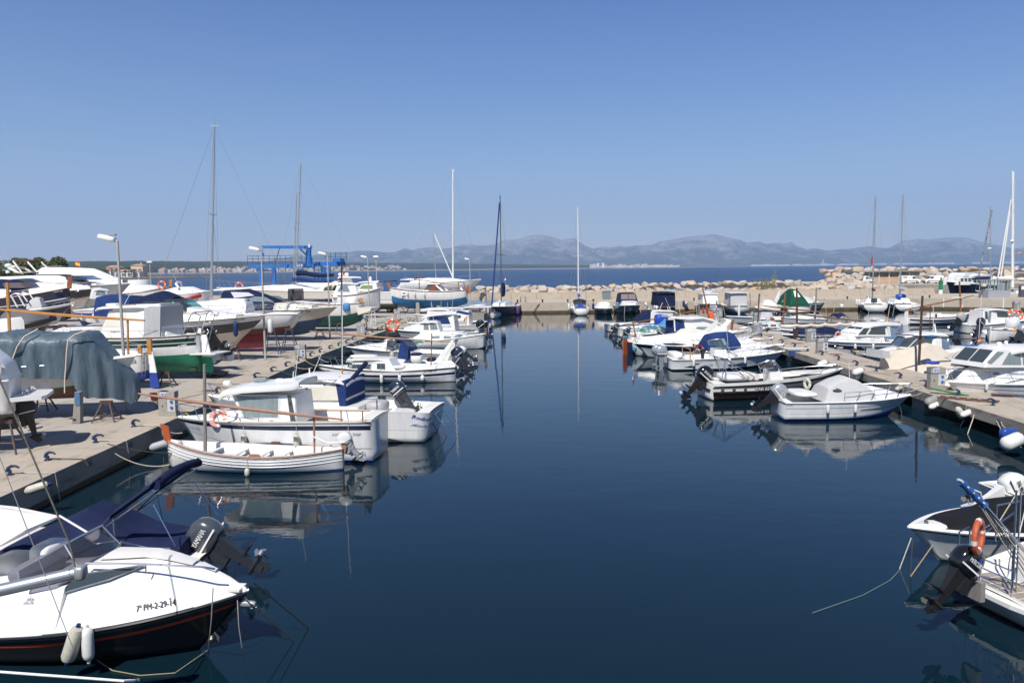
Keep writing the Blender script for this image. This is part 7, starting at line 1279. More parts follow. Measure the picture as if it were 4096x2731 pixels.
# green hull
b=yb('sailing_boat','double-ended motorsailer with deep green bottom and bundled white canvas at the stern','sailing boat',(1445,75.5),(1130,77),B=3,fs=1.2,fb=1.5,fm=.1,z=2.3,draft=1.15,kind='llaut',tr=.5,tm=.45,bottom=mat('deep green antifouling',(.006,.10,.07),.6,nz=.3),bz=.02,top=GEL,rub=WOOD,rubr=.05)
MB().loft(sbox((b.q(1412,1212)[0],0,b.q(1412,1212)[1]),(.6,.9,.65),.7)).build('canvas_bundle',CANW,b.root,smooth=60); blobpart(b,1387,1228,(.35,.3,.4),SKYB,'blue_bag',lat=1.); stempost(b,.5,WOODL,.25,.02,.1); MB().prism([(-.1,.1),(-1.3,.5),(-1.4,.75),(.1,.8)],'y',-1.1,1.1).build('stern_platform',GEL2,b.root,smooth=0)
# big white sport yacht behind the lift
b=yb('yacht','long cream sport yacht with swept arch and smoked side screen left of the second lamp','yacht',(1400,97),(868,99),B=4.4,fs=1.7,fb=2.2,z=2.4,draft=.9,rake=2.2,pw=2.6,bands=[(.0,.35,STRN)],top=GEL2,rub=GEL,zc=.3)
Cab(b,'deckhouse',b.Q([(900,1150),(990,1150),(1100,1140),(1180,1137),(1250,1150),(1300,1165)]),W=3.4,k=.3,m=GEL2,r=.3); c=Cab(b,'smoked_screen',b.Q([(1110,1150),(1125,1135),(1160,1133),(1240,1148)]),W=3.0,k=.3,m=GLASS,r=.3); House(b,'arch_wing',[(1225,1185),(1300,1140),(1340,1124),(1352,1128),(1330,1150),(1320,1180)],W=3.6,k=.02,m=GEL2); House(b,'dark_wing_glass',[(1290,1172),(1300,1150),(1330,1140),(1325,1170)],W=3.66,k=0,m=GLASS); b.rail(.45,1,.9,9)
p=AY(956,1145,96.5); ring('bright orange life ring standing on the foredeck rail of the cream sport yacht',p,.42,.1,ORRING,(0,-1,.1))
# ketch under the crane
b=yb('sailing_boat','two-masted sailing boat under the travel lift with thick navy sail covers','sailing boat',(1480,112),(1100,113),B=3.6,fs=1.6,fb=1.9,z=2.6,draft=.9,kind='llaut',tr=.6,tm=.45,rake=1.2,rub=GEL,top=GEL2)
Cab(b,'coachroof',b.Q([(1150,1142),(1200,1132),(1330,1132),(1360,1145)]),W=2.4,k=.3)
sailmast(b,(1183,1135),(1203,652),m=ALU,r=.13,spreaders=(.25,.5,.75),W=3.6); sailmast(b,(1175,1130),(1186,770),m=ALU,r=.10,spreaders=(.6,),stays=False); b.root
for (x0,y0,x1,y1,r0,mm) in ((1185,1093,1335,1103,.32,NAVY),(1172,1117,1330,1127,.26,NAVYL)): 
 q0=b.q(x0,y0); q1=b.q(x1,y1); MB().tube([(q0[0]+(q1[0]-q0[0])*i/8,0,q0[1]+(q1[1]-q0[1])*i/8+.1*math.sin(i)) for i in range(9)],lambda f,r0=r0:r0*(1.15-.5*f),8).build('sail_cover',mm,b.root,smooth=60)
b.tubes([[b.q(1120,985)[0:1]+(0.,)+b.q(1120,985)[1:],b.q(1080,1130)[0:1]+(0.,)+b.q(1080,1130)[1:]]],.07,mat('navy white twist',(.10,.11,.16),.6),'furled_headsail'); 
# travel lift
D=116; r=empty('travel_lift',((1200-2048)/FL*D,D,.8)); tag(r,'blue travel lift gantry with knuckle crane, railings and GH-35 lettering','boat lift'); X0=r.location.x
def lx(fx): return (fx-2048)/FL*D-X0
def lz(fy,fx=1200): return AY(fx,fy,D).z-.8
MB().box(((lx(1010)+lx(1270))/2,-1,(lz(1058)+lz(1070))/2),(lx(1270)-lx(1010),.6,.55)).build('main_beam',BLUEL,r,smooth=0); MB().box(((lx(1250)+lx(1385))/2,1.5,(lz(1050)+lz(1062))/2),(lx(1385)-lx(1260),.6,.55)).build('rear_beam',BLUEL,r,smooth=0)
MB().box((lx(1360),.3,lz(1042)),(1.1,3,.5)).build('machine_box',BLUEL,r,smooth=0)
for fx,y,t in ((1060,-1,1),(1110,-1,1),(1290,1.5,1),(1312,1.5,1)): MB().box((lx(fx),y,(lz(1066))/2),(.5,.5,lz(1066))).build('leg',BLUEL,r,smooth=0)
for fx,y in ((1060,-1),(1110,-1),(1290,1.5),(1312,1.5)): MB().lathe([(.02,-.2),(.6,-.2),(.6,.2),(.02,.2)],14,M=Matrix.Rotation(R(90),3,'X'),o=(lx(fx),y,.6)).build('wheel',BLK,r)
MB().lathe([(.55,lz(1068)),(.5,lz(1030)),(.4,lz(1028)),(.4,lz(1000))],12,o=(lx(1250),-1,0)).build('crane_column',BLUEL,r); MB().prism([(lx(1065),lz(982)),(lx(1075),lz(993)),(lx(1225),lz(996)),(lx(1260),lz(1000)),(lx(1265),lz(985)),(lx(1215),lz(983))],'y',-1.2,-.8).build('crane_boom',BLUEL,r,smooth=0); MB().tube([(lx(1218),-1,lz(997)),(lx(1240),-1,lz(1020))],.12,6).build('hydraulic_ram',GREYM,r); MB().tube([(lx(1070),-1,lz(990)),(lx(1070),-1,lz(1012))],.03,4).build('hook_cable',BLK,r); MB().loft(sbox((lx(1070),-1,lz(1016)),(.18,.1,.25),.7)).build('hook_block',BLUEL,r); MB().box((lx(1254),-1.2,lz(985)),(.35,.3,.5)).build('white_lamp',GEL,r,smooth=0)
mb=MB(); yy=-1.25
for zz in (1022,1034,1046): mb.tube([(lx(1010),yy,lz(zz)),(lx(1225),yy,lz(zz))],.035,4)
for k in range(11): fx=1010+k*21.5; mb.tube([(lx(fx),yy,lz(1058)),(lx(fx),yy,lz(1022))],.035,4)
for zz in (1012,1028): mb.tube([(lx(1300),1.2,lz(zz)),(lx(1387),1.2,lz(zz))],.035,4)
for k in range(5): fx=1300+k*21.5; mb.tube([(lx(fx),1.2,lz(1045)),(lx(fx),1.2,lz(1010))],.045,4)
mb.build('railing',mat('rusty blue railing',(.06,.12,.25),.7,nz=.5,ns=9),r); mb=MB(); 
for s_ in (-.3,.3): mb.tube([(lx(1272)+s_,0,0),(lx(1272)+s_,0,lz(1060))],.05,4)
for k in range(16): mb.tube([(lx(1272)-.3,0,k*.45),(lx(1272)+.3,0,k*.45)],.03,4)
mb.build('ladder',BLUEL,r); lettering('GH-35',INKW,r,lambda u,v:(lx(1201)+u,-1.32,lz(1067)+v),.95,.38,bold=.04)
# far yard boats
def cab_yacht(lab,st,bw,z,B,fs,fb,top,sup,rk=2.,bands=(),bottom=None,rub=GEL,win=(),wm=GLASS,m=GEL2,rl=True,W=3.2,cat='yacht',name='yacht',kind='vee',**k):
 b=yb(name,lab,cat,st,bw,B=B,fs=fs,fb=fb,z=z,draft=.9,rake=rk,pw=2.6,top=top,bands=bands,bottom=bottom,rub=rub,kind=kind,**k)
 for nm,pr,w_,mm in sup: Cab(b,nm,b.Q(pr),W=w_,k=.25,m=mm,r=.25,side=.25)
 for q in win: House(b,'window',q,W=W*.98,k=.25,m=wm)
 if rl: b.rail(.35,1,.8,8)
 return b
b=cab_yacht('navy-hulled fishing yacht with varnished rail, brown stem post and navy sprayhood','',None,0,0,0,0,0,[]) if 0 else None
b=yb('yacht','navy-hulled fishing yacht with varnished rail, brown stem post and navy sprayhood','yacht',(-260,84),(284,84),B=4,fs=1.9,fb=3.1,fm=.25,z=2.0,draft=.7,kind='llaut',tr=.5,tm=.45,rake=.05,top=NAVH,bands=[(.66,.69,GEL3)],rub=WOOD,rubr=.06)
c=Cab(b,'trunk_cabin',b.Q([(-150,1160),(0,1155),(60,1155),(110,1158),(190,1150),(240,1152)]),W=2.8,k=.15,side=.5); 
for fx in (70,94): x,z=b.q(fx,1170,1.5); MB().loft(sbox((x,b.side*min(1.45,c.y(x,z)+.01),z),(.2,.04,.09),.8)).build('porthole',GLASS,b.root)
Cab(b,'sprayhood',b.Q([(-160,1150),(-100,1122),(0,1118),(60,1122),(85,1130),(110,1155)]),W=2.8,k=.2,m=NAVY,r=.3); House(b,'sprayhood_window',[(10,1132),(80,1130),(104,1152),(20,1152)],W=2.78,k=.2,m=mat('brown vinyl 2',(.13,.10,.09),.2,coat=.5)); stempost(b,1.2,mat('mahogany post',(.22,.06,.02),.4,coat=.4),.45,1,.2); b.rail(.4,1,.6,6); b.text('7ª BA-5-17-02',213,250,(1170,1166),5,INKW,shear=.2,lat=1.5)
b=yb('yacht','black and cream sport yacht with oval porthole and clear lettering on the bow','yacht',(-150,95),(407,95),B=4,fs=2.,fb=2.7,z=2.1,draft=.8,rake=2.6,top=BLKH,bands=[(.93,1,GEL2),(.0,.30,BEIH),(.34,.36,GEL2)],bottom=BEIH,rub=GEL2,zc=.3)
Cab(b,'cabin_top',b.Q([(0,1142),(90,1128),(170,1130),(280,1138),(360,1146)]),W=3.,k=.3,r=.2,side=.5,m=GEL2); c=Cab(b,'windscreen_house',b.Q([(0,1130),(60,1117),(118,1114),(170,1134)]),W=2.8,k=.3,r=.2,m=GLASS); b.rail(.3,1,.8,9,mid=True); b.text('7ª BA-5-528-99',320,371,(1158,1157),5,INKW); x,z=b.q(293,1165,1.6); MB().loft(sbox((x,b.side*(b.half(x,z)),z),(.28,.05,.1),.9)).build('oval_porthole',STEEL,b.root)
b=yb('yacht','large white flybridge yacht with grey hull and dark side windows in the left yard','yacht',(-250,106),(528,105),B=5,fs=2.3,fb=3.0,z=2.2,draft=.8,rake=3,top=mat('grey yacht hull',(.36,.37,.38),.3,coat=.3),bands=[(.9,1,GEL)],rub=GEL,zc=.3)  # hull in even grey with a white band at the sheer
Cab(b,'saloon',b.Q([(-100,1110),(60,1104),(180,1098),(260,1098),(340,1125),(400,1135)]),W=4,k=.25,r=.3,m=GEL); Cab(b,'flybridge',b.Q([(-60,1095),(60,1092),(130,1088),(180,1092),(250,1096),(300,1105)]),W=3.6,k=.1,r=.3,m=GEL2,bz=lambda x:4.5); House(b,'saloon_window',[(255,1104),(310,1102),(352,1120),(275,1118)],W=3.9,k=.2,m=GLASS); Cab(b,'bridge_windscreen',b.Q([(195,1095),(200,1082),(232,1078),(255,1094)]),W=3,k=.2,m=CLEARD,bz=lambda x:5.3); b.rail(.35,1,.9,10,mid=True)
arch(b,[(75,1096),(90,1096)],[(28,1072),(45,1070)],3.2,m=GEL); roof(b,[(80,1042),(110,1040),(138,1046)],3.0,.15,mat('brown bimini canvas',(.08,.035,.03),.8),.1,name='bimini'); b.tubes([[b.q(80,1044)[0:1]+(s*1.4,)+b.q(80,1044)[1:],b.q(123,1096)[0:1]+(s*1.6,)+b.q(123,1096)[1:]] for s in(1,-1)]+[[b.q(138,1048)[0:1]+(s*1.4,)+b.q(138,1048)[1:],b.q(178,1088)[0:1]+(s*1.6,)+b.q(178,1088)[1:]] for s in(1,-1)],.1,GEL,'bimini_frame')
for fx,fy,s_ in ((35,1062,.5),(57,1073,.38),(32,1090,.3)): MB().loft(sbox(b.q(fx,fy)[0:1]+(0.,)+b.q(fx,fy)[1:],(s_*.9,s_*.9,s_*(.5 if s_==.5 else 1)),.8)).build('radar_dome',GEL,b.root)
antenna(b,(22,1072),(0,1020)); antenna(b,(38,1060),(12,995)); MB().box(b.q(32,1080)[0:1]+(0.,)+b.q(32,1080)[1:],(1.3,.4,.2)).build('radar_mount',mat('teal bracket',(.1,.2,.22),.5),b.root,smooth=0)
b=yb('yacht','yacht shrink-wrapped in bright white film on the left skyline','yacht',(140,124),(505,124),B=4.6,fs=1.8,fb=2.2,z=2.4,draft=.8,rake=2,rub=GEL); Cab(b,'shrink_wrap',b.Q([(160,1082),(178,1070),(280,1071),(372,1075),(400,1085),(455,1108),(490,1120)]),W=4.5,k=.35,m=mat('white shrink film',(.78,.79,.80),.45,nz=.06),r=.5,side=0)
flag(b.root,b.q(322,1075)[0:1]+(0.,)+b.q(322,1075)[1:],b.q(318,1048)[0:1]+(0.,)+b.q(318,1048)[1:],.8,-.7)
b=yb('fishing_boat','white fishing yacht with tan rail and orange ring on the far side of the yard','fishing boat',(440,116),(684,117),B=3.4,fs=1.5,fb=2.4,fm=.15,z=2.1,draft=.7,kind='llaut',tr=.5,tm=.45,rake=.1,rub=WOOD,rubr=.07,top=GEL3); Cab(b,'trunk_cabin',b.Q([(500,1148),(520,1142),(600,1140),(650,1146)]),W=2.4,k=.2,side=.4); stempost(b,1.0,WOODL,.4,1,.15); b.rail(.3,1,.8,7); b.text('7ª BA-2-17-06',630,665,(1159,1157),4,INK)
p=AY(647,1140,115); ring('orange life ring at the bow of the far white fishing yacht',p,.5,.13,ORRING,(0,-1,.1))
r=empty('water_tank',AY(560,1150,121)); tag(r,'low round white tank behind the far white fishing yacht','tank'); MB().lathe([(1.6,-2),(1.65,1.0),(1.6,1.15),(.05,1.2)],20).build('shell',GEL3,r)
b=yb('motorboat','white cruiser with tubular white arch beyond the navy hooded yacht','motorboat',(668,101),(862,100),B=3.2,fs=1.5,fb=2.1,z=2.2,draft=.7,rake=1.6,rub=GEL,bottom=GREYT); Cab(b,'canvas_cover',b.Q([(680,1160),(710,1150),(760,1148),(790,1160)]),W=2.6,k=.3,m=CANW); Cab(b,'cabin_top',b.Q([(760,1165),(780,1158),(820,1162),(850,1172)]),W=2.2,k=.3); b.tubes([[b.q(708,1152)[0:1]+(1.3,)+b.q(708,1152)[1:],b.q(702,1130)[0:1]+(1.2,)+b.q(702,1130)[1:],b.q(712,1128)[0:1]+(0,)+b.q(712,1128)[1:],b.q(725,1134)[0:1]+(-1.2,)+b.q(725,1134)[1:],b.q(738,1150)[0:1]+(-1.3,)+b.q(738,1150)[1:]]],.14,GEL,'tube_arch'); antenna(b,(708,1130),(692,1092))
b=yb('inflatable_boat','red inflatable tender on a stand beyond the navy hooded yacht','inflatable boat',(705,94),(800,94),B=1.6,fs=.5,fb=.9,z=2.9,draft=.25,rake=.4,rub=REDT,rubr=.24,top=GREYT)
b=yb('motorboat','small white and blue motorboat with covered pilothouse beneath the grey yacht bow','motorboat',(475,76),(292,74),B=2.6,fs=1.5,fb=1.3,z=1.8,draft=.7,bands=[(.45,.72,STRB)],bottom=mat('dark blue antifouling 3',(.02,.045,.14),.6,nz=.3),rub=GEL); h=House(b,'pilothouse',[(362,1195),(372,1160),(425,1160),(435,1195)],W=2,k=.1); h.win([[(382,1182),(386,1165),(400,1165),(404,1182)],[(405,1182),(402,1165),(420,1165),(428,1182)]],GLASSB); roof(b,[(368,1160),(395,1155),(430,1160)],2.2,.1,GEL,.1); b.rail(.4,1,.5,5)
for fx,t in ((325,'left'),(371,'right')): fender(b,fx,'white fender lying slanted, %s of two on the blue striped yard boat'%t,L=.5,r=.14,zt=.45,tip=FEND,group='fenders hanging on the yard boats')
b=yb('motorboat','navy and white launch with folded arch and covered console on tall stands','motorboat',(60,67),(299,68),B=2.2,fs=.75,fb=1.3,z=2.75,draft=.5,rake=1.4,top=NAVH,bands=[(.8,1,GEL)],rub=GEL,bottom=GREYT,pit=(.05,.5,.4)); Cab(b,'console_cover',b.Q([(114,1222),(128,1200),(145,1190),(165,1192),(175,1220)]),W=1.2,k=.15,m=CANG); b.tubes([[b.q(85,1227)[0:1]+(s*.8,)+b.q(85,1227)[1:],b.q(58,1180)[0:1]+(s*.8,)+b.q(58,1180)[1:],b.q(75,1173)[0:1]+(s*.8,)+b.q(75,1173)[1:],b.q(104,1176)[0:1]+(s*.8,)+b.q(104,1176)[1:],b.q(124,1205)[0:1]+(s*.8,)+b.q(124,1205)[1:]] for s in(1,-1)]+[[b.q(75,1173)[0:1]+(s*.8,)+b.q(75,1173)[1:] for s in(1,-1)]],.06,GEL,'folded_arch'); b.rail(.6,1,.4,4)
b=yb('inflatable_boat','black inflatable with red bottom under a grey cover near the yellow post','inflatable boat',(20,57),(222,58),B=2.2,fs=.8,fb=1.2,z=2.1,draft=.8,rake=1.2,top=BLKH,bottom=mat('bright red bottom',(.42,.02,.02),.5),rub=BLK,rubr=.16,bands=[(.55,.6,GEL)]); Cab(b,'grey_cover',b.Q([(10,1262),(40,1235),(90,1238),(150,1250),(200,1262)]),W=2.1,k=.4,m=mat('dark grey cover',(.12,.12,.13),.8),r=.2,side=0)
b=yb('jet_ski','white jet ski under a pale sheet at the left edge of the yard','jet ski',(-40,51.5),(96,52),B=1.1,fs=.5,fb=.6,z=2.2,draft=.3,rake=.5,rub=STRK); Cab(b,'pale_sheet',b.Q([(-35,1296),(-10,1280),(40,1274),(85,1270),(96,1285)]),W=1.0,k=.2,m=CANW,r=.15,side=0)
for fx,D_,h_,lab,m_ in ((235,60,1.6,'rusty brown tripod stand with crossed arms behind the yellow yard',RUST),(290,62,1.7,'tall blue stand left of the crumpled white sheet',BLUEST),(340,60,1.7,'black and blue stand right of the crumpled white sheet',BLUEST),(255,66,1.5,'dark stand in the shade under the launch',DARKST),(700,60,1.1,'brown ladder-like stand under the blue awning',RUST)): stand(fx,D_,h_,lab,m_,1.2)
p=XY(340,64,.8); tag(MB().loft([[v+Vector((0,0,.12*noise.noise(v*3))) for v in q] for q in sbox((0,0,.3),(.75,.5,.35),.8)]).build('canvas_heap',CANW,smooth=60,loc=(p.x,64,.78)),'crumpled heap of white canvas lying on the yard floor','canvas','')if 0 else None
o=MB().loft([[v*(1+.22*noise.noise(v*3.1)) for v in q] for q in sbox((0,0,.1),(.8,.5,.45),.8,n=24,k=14)]).build('canvas_heap',CANW,smooth=60,loc=(p.x,64,.95)); tag(o,'crumpled heap of white canvas lying on the yard floor','canvas')
# white llauts and cruisers near the third lamp
b=yb('fishing_boat','tall white fishing boat with pilothouse, hardtop mast and brown rail left of the fifth lamp','fishing boat',(1330,96),(1523,97),B=3.4,fs=1.7,fb=2.5,fm=.1,z=1.9,draft=.7,kind='llaut',tr=.5,tm=.45,rake=.1,rub=WOODD,rubr=.06)
h=House(b,'pilothouse',[(1330,1190),(1350,1135),(1420,1135),(1435,1190)],W=2.6,k=.08); h.win([[(1350,1166),(1362,1144),(1390,1144),(1400,1168)]],GLASSB,frame=GEL3); roof(b,[(1340,1135),(1380,1130),(1432,1134)],2.8,.14,GEL,.08); House(b,'mast_box',[(1362,1132),(1365,1113),(1405,1113),(1412,1132)],W=1.4,k=.05); roof(b,[(1352,1110),(1360,1106),(1435,1107),(1445,1109)],2.2,.16,GEL,.04); 
for fx,s_ in ((1363,.3),(1387,.25)): blobpart(b,fx,1098,(s_,s_,.2),GEL,'radar_dome')
flag(b.root,b.q(1360,1130)[0:1]+(0.5,)+b.q(1360,1130)[1:],b.q(1385,1092)[0:1]+(.5,)+b.q(1385,1090)[1:],1.0,-.5)
b=yb('motorboat','white pilothouse cruiser with green side window and navy rear awning in the yard','motorboat',(1590,107),(1425,108),B=3.2,fs=1.6,fb=1.6,z=2.0,draft=.7,rake=1,bands=[(.35,.38,STRN)],rub=GEL); h=House(b,'pilothouse',[(1430,1165),(1448,1130),(1505,1125),(1512,1165)],W=2.6,k=.06); h.win([[(1438,1155),(1449,1141),(1490,1141),(1491,1156)]],mat('lime tinted glass',(.20,.28,.10),.15,coat=.6)); roof(b,[(1440,1130),(1460,1126),(1525,1124)],2.8,.16,GEL,.05); roof(b,[(1522,1125),(1560,1124),(1578,1122)],2.4,.08,NAVY,.02,name='rear_awning'); b.tubes([[b.q(1578,1124)[0:1]+(s*1.1,)+b.q(1578,1124)[1:],b.q(1577,1155)[0:1]+(s*1.1,)+b.q(1577,1155)[1:]] for s in(1,-1)],.05,GREYM,'awning_post'); blobpart(b,1482,1118,(.2,.2,.4),GREYT,'searchlight')
b=yb('fishing_boat','long white fishing boat with bright blue bottom on concrete blocks and a varnished wheelhouse','fishing boat',(1868,104),(1557,106),B=3.6,fs=1.35,fb=1.75,fm=.2,z=2.5,draft=1.0,kind='llaut',tr=.35,tm=.45,rake=.15,bottom=mat('bright blue antifouling',(.02,.16,.38),.6,nz=.3,ns=1.5),bz=.0,rub=WOODD,rubr=.05,bands=[(.80,.815,GREYT)])
Cab(b,'trunk_cabin',b.Q([(1580,1163),(1640,1160),(1720,1160),(1725,1170)],.5),W=2.6,k=.1); c=House(b,'cabin_side',[(1605,1182),(1608,1165),(1725,1165),(1725,1182)],W=2.7,k=.02); c.win([[(x,1170),(x+11,1170),(x+11,1177),(x,1177)] for x in (1611,1640,1669,1697)],GLASSB); h=House(b,'wheelhouse',[(1695,1160),(1712,1138),(1742,1138),(1748,1182),(1722,1182),(1718,1160)],W=2.3,k=.03,m=mat('varnished wheelhouse',(.20,.05,.025),.35,coat=.5)); h.win([[(1700,1156),(1712,1141),(1728,1141),(1722,1156)]],GLASS); roof(b,[(1690,1137),(1720,1134),(1768,1134)],2.6,.1,GEL,.05); stempost(b,.7,ORNG,.3,1,.2); rudder(b,ORNG,-.2,1.9,.9); b.tubes([[b.q(1752,1140)[0:1]+(s*1.,)+b.q(1752,1140)[1:],b.q(1795,1175)[0:1]+(s*1.2,)+b.q(1795,1175)[1:]] for s in(1,-1)],.12,GEL3,'sloping_pillar'); b.tubes([[b.q(1837,1168)[0:1]+(.3,)+b.q(1837,1168)[1:],b.q(1836,1128)[0:1]+(.3,)+b.q(1836,1128)[1:],b.q(1858,1126)[0:1]+(.3,)+b.q(1858,1126)[1:],b.q(1860,1165)[0:1]+(.3,)+b.q(1860,1165)[1:]]],.06,WOOD,'gallows')
lateen(b,(1678,1165),(1675,1090),(1620,1109),(1850,1142),m=WOOD,r=.08,ry=.06); b.rail(.0,1,.45,9)
for fx,t in ((1628,'left'),(1659,'middle'),(1698,'right')): fender(b,fx,'white fender, %s of three on the blue-bottomed fishing boat'%t,L=.5,r=.13,zt=.15,tip=FEND,group='fenders hanging on the yard boats')
for fx,t in ((1672,'left'),(1755,'right')): 
 p=XY(fx,104,.78); tag(MB().box((0,0,.75),(.5,.6,1.5),taper=.85).build('support_pillar',PEDC,smooth=0,loc=(p.x,104,.78)),'rough concrete support pillar, %s of two under the blue-bottomed boat'%t,'support','concrete supports')
stand(1600,103,1.0,'blue-grey trestle left of the rough concrete pillar',BLUEST,1.4); stand(1645,106,.9,'dark trestle beside the rough concrete pillar',DARKST,1.4)
b=yb('sailing_boat','big white sloop at the end of the yard with tall white mast and raked bow','sailing boat',(1603,117.5),(1925,119),B=3.9,fs=1.1,fb=1.5,z=3.5,draft=.7,kind='llaut',tr=.7,tm=.42,rake=1.6,sr=-1.2,rub=GEL,top=GEL3,bands=[(.33,.36,STRB)])
Cab(b,'coachroof',b.Q([(1640,1125),(1710,1112),(1800,1113),(1870,1120)]),W=2.6,k=.3,r=.2); sailmast(b,(1812,1115),(1812,682),m=ALUW,r=.14,spreaders=(.45,),W=4); b.tubes([[b.q(1737,935)[0:1]+(.4,)+b.q(1737,935)[1:],b.q(1812,1110)[0:1]+(.4,)+b.q(1812,1110)[1:]]],.10,ALUW,'slanting_pole'); b.tubes([[b.q(1733,935)[0:1]+(0,)+b.q(1733,935)[1:],b.q(1744,1115)[0:1]+(0,)+b.q(1744,1115)[1:]]],.08,ALU,'mizzen_mast'); b.rail(0,1,.7,8)
b=yb('inflatable_boat','small white inflatable on the quay near the far end of the yard','inflatable boat',(1868,106),(1938,107),B=1.5,fs=.4,fb=.6,z=1.1,draft=.2,rake=.3,rub=GREYT,rubr=.22,top=GREYT)
# green off-road car mostly hidden
r=empty('parked_car',(XY(1552,108,.8).x-1.2,109,.79),0); tag(r,'dark green off-road car showing its front wheel between boats','car')
mb=MB(); mb.prism([(-2.2,.45),(1.9,.45),(2.05,.7),(2.0,1.0),(1.0,1.15),(.4,1.7),(-2.0,1.72),(-2.25,1.1)],'y',-.9,.9); mb.build('body',mat('dark green car paint',(.01,.06,.03),.2,coat=.6),r,smooth=0); MB().box((1.95,0,.62),(.5,1.86,.3)).build('bumper',SILV,r,smooth=0)
for x in(-1.35,1.35):
 for y in(-.88,.88): 
  wh=MB().lathe([(.02,-.12),(.36,-.12),(.38,0),(.36,.12),(.02,.12)],16,M=Matrix.Rotation(R(90),3,'X'),o=(x,y,.38)).build('wheel',BLK,r); MB().lathe([(.02,-.135),(.22,-.135),(.22,.135),(.02,.135)],12,M=Matrix.Rotation(R(90),3,'X'),o=(x,y,.38)).build('rim',SILV,wh)
# ================================================================ quay furniture
def cleat(fx,fy,label,z=.8,rz=0,s=1.):
 p=P(fx,fy+6,z); o=MB(); o.lathe([(.10,0),(.10,.03),(.05,.05),(.05,.14)],8); o.tube([(-.07,0,.10),(-.04,0,.19),(.06,0,.25),(.18,0,.25),(.27,0,.20)],lambda f:.06*(1-.55*f),7); q=o.build('mooring_cleat',BLUEH,loc=p,rz=rz); q.scale=(1.05,)*3; tag(q,label,'cleat','navy horn cleats')
 m_=random.choice([ROPEW,ROPEW,ROPEY,ROPED,ROPEG]); return p
LQ=[(40,1893),(191,1835),(383,1763),(536,1700),(666,1650),(868,1566),(1021,1505),(1088,1480),(1145,1459),(1193,1438),(1243,1419),(1280,1404),(1319,1389),(1355,1377),(1385,1367),(1411,1353),(1463,1333),(1490,1324),(1511,1315),(1528,1308)]
ORD=['first','second','third','fourth','fifth','sixth','seventh','eighth','ninth','tenth','eleventh','twelfth','thirteenth','fourteenth','fifteenth','sixteenth','seventeenth','eighteenth','nineteenth','twentieth']
for i,(x,y) in enumerate(LQ):
 p=cleat(x,y,'navy horn cleat, %s along the left quay edge from the camera'%ORD[i],rz=random.uniform(-.5,.2))
 if i>2 or i==1: 
  c=[ROPEW,ROPED,ROPEG,ROPEW,ROPEY][i%5]; e=Vector((p.x+1.2+random.random()*.6,p.y+random.uniform(-.5,.4),random.uniform(.35,.75)))
  rope('mooring line from the %s left quay cleat out to its boat'%ORD[i],[p+Vector((-.1,.05,.05)),p+Vector((.15,.0,.06)),Vector((-13.38 if y>1455 else p.x+.45,p.y,.83))]+sag(Vector((-13.3 if y>1455 else p.x+.5,p.y,.8)),e,.12,6)[1:],.017,c)
 if i%3!=1: rope('loose %s rope end hanging over the quay by its %s cleat'%(['pale','dark','pale'][i%3],ORD[i]),[p+Vector((.1,.1,.05)),Vector((max(p.x+.3,-13.33 if y>1455 else p.x+.3),p.y+.12,.82)),Vector((max(p.x+.33,-13.3 if y>1455 else p.x+.35),p.y+.14,.45)),Vector((max(p.x+.33,-13.28 if y>1455 else p.x+.35),p.y+.2,-.05))],.014,[ROPEW,ROPED,ROPEW][i%3],group='rope ends on the quay')
RL=[(3045,1341),(3085,1354),(3129,1367),(3178,1381),(3230,1397),(3288,1414),(3353,1433),(3426,1456),(3504,1479),(3600,1506),(3703,1537),(3830,1575),(3971,1615)]
for i,(x,y) in enumerate(RL):
 p=cleat(x,y,'navy horn cleat, %s along the pier edge facing the basin, from its far end'%ORD[i],z=.9,rz=R(180)+random.uniform(-.4,.4))
 if i%2==0: rope('pale rope loop drooping from the %s basin-side pier cleat'%ORD[i],[p+Vector((0,0,.06)),p+Vector((-.3,.05,.04)),Vector((PX(p.y)-.03,p.y,.9)),Vector((PX(p.y)-.05,p.y+.1,.3)),Vector((PX(p.y)-.1,p.y+.3,-.05))],.016,ROPEW,group='rope ends on the pier')
RR=[(3343,1389),(3408,1405),(3475,1424),(3548,1443),(3636,1464),(3735,1490),(3831,1516),(3954,1546)]
for i,(x,y) in enumerate(RR):
 p=cleat(x,y,'navy horn cleat, %s along the outer pier edge, from the far end'%ORD[i],z=.9,rz=random.uniform(-.5,.5))
 o=MB(); pts=[Vector((.28+.16*math.cos(k*.7)*(1+.02*k),.16*math.sin(k*.7)*(1+.3*math.sin(k)),.03+.004*k)) for k in range(24)]; o.tube(pts,.02,5); q=o.build('rope_coil',ROPEY if i%3==1 else ROPEW,loc=p); tag(q,'loose coil of rope beside the %s outer pier cleat'%ORD[i],'rope','rope coils on the pier')
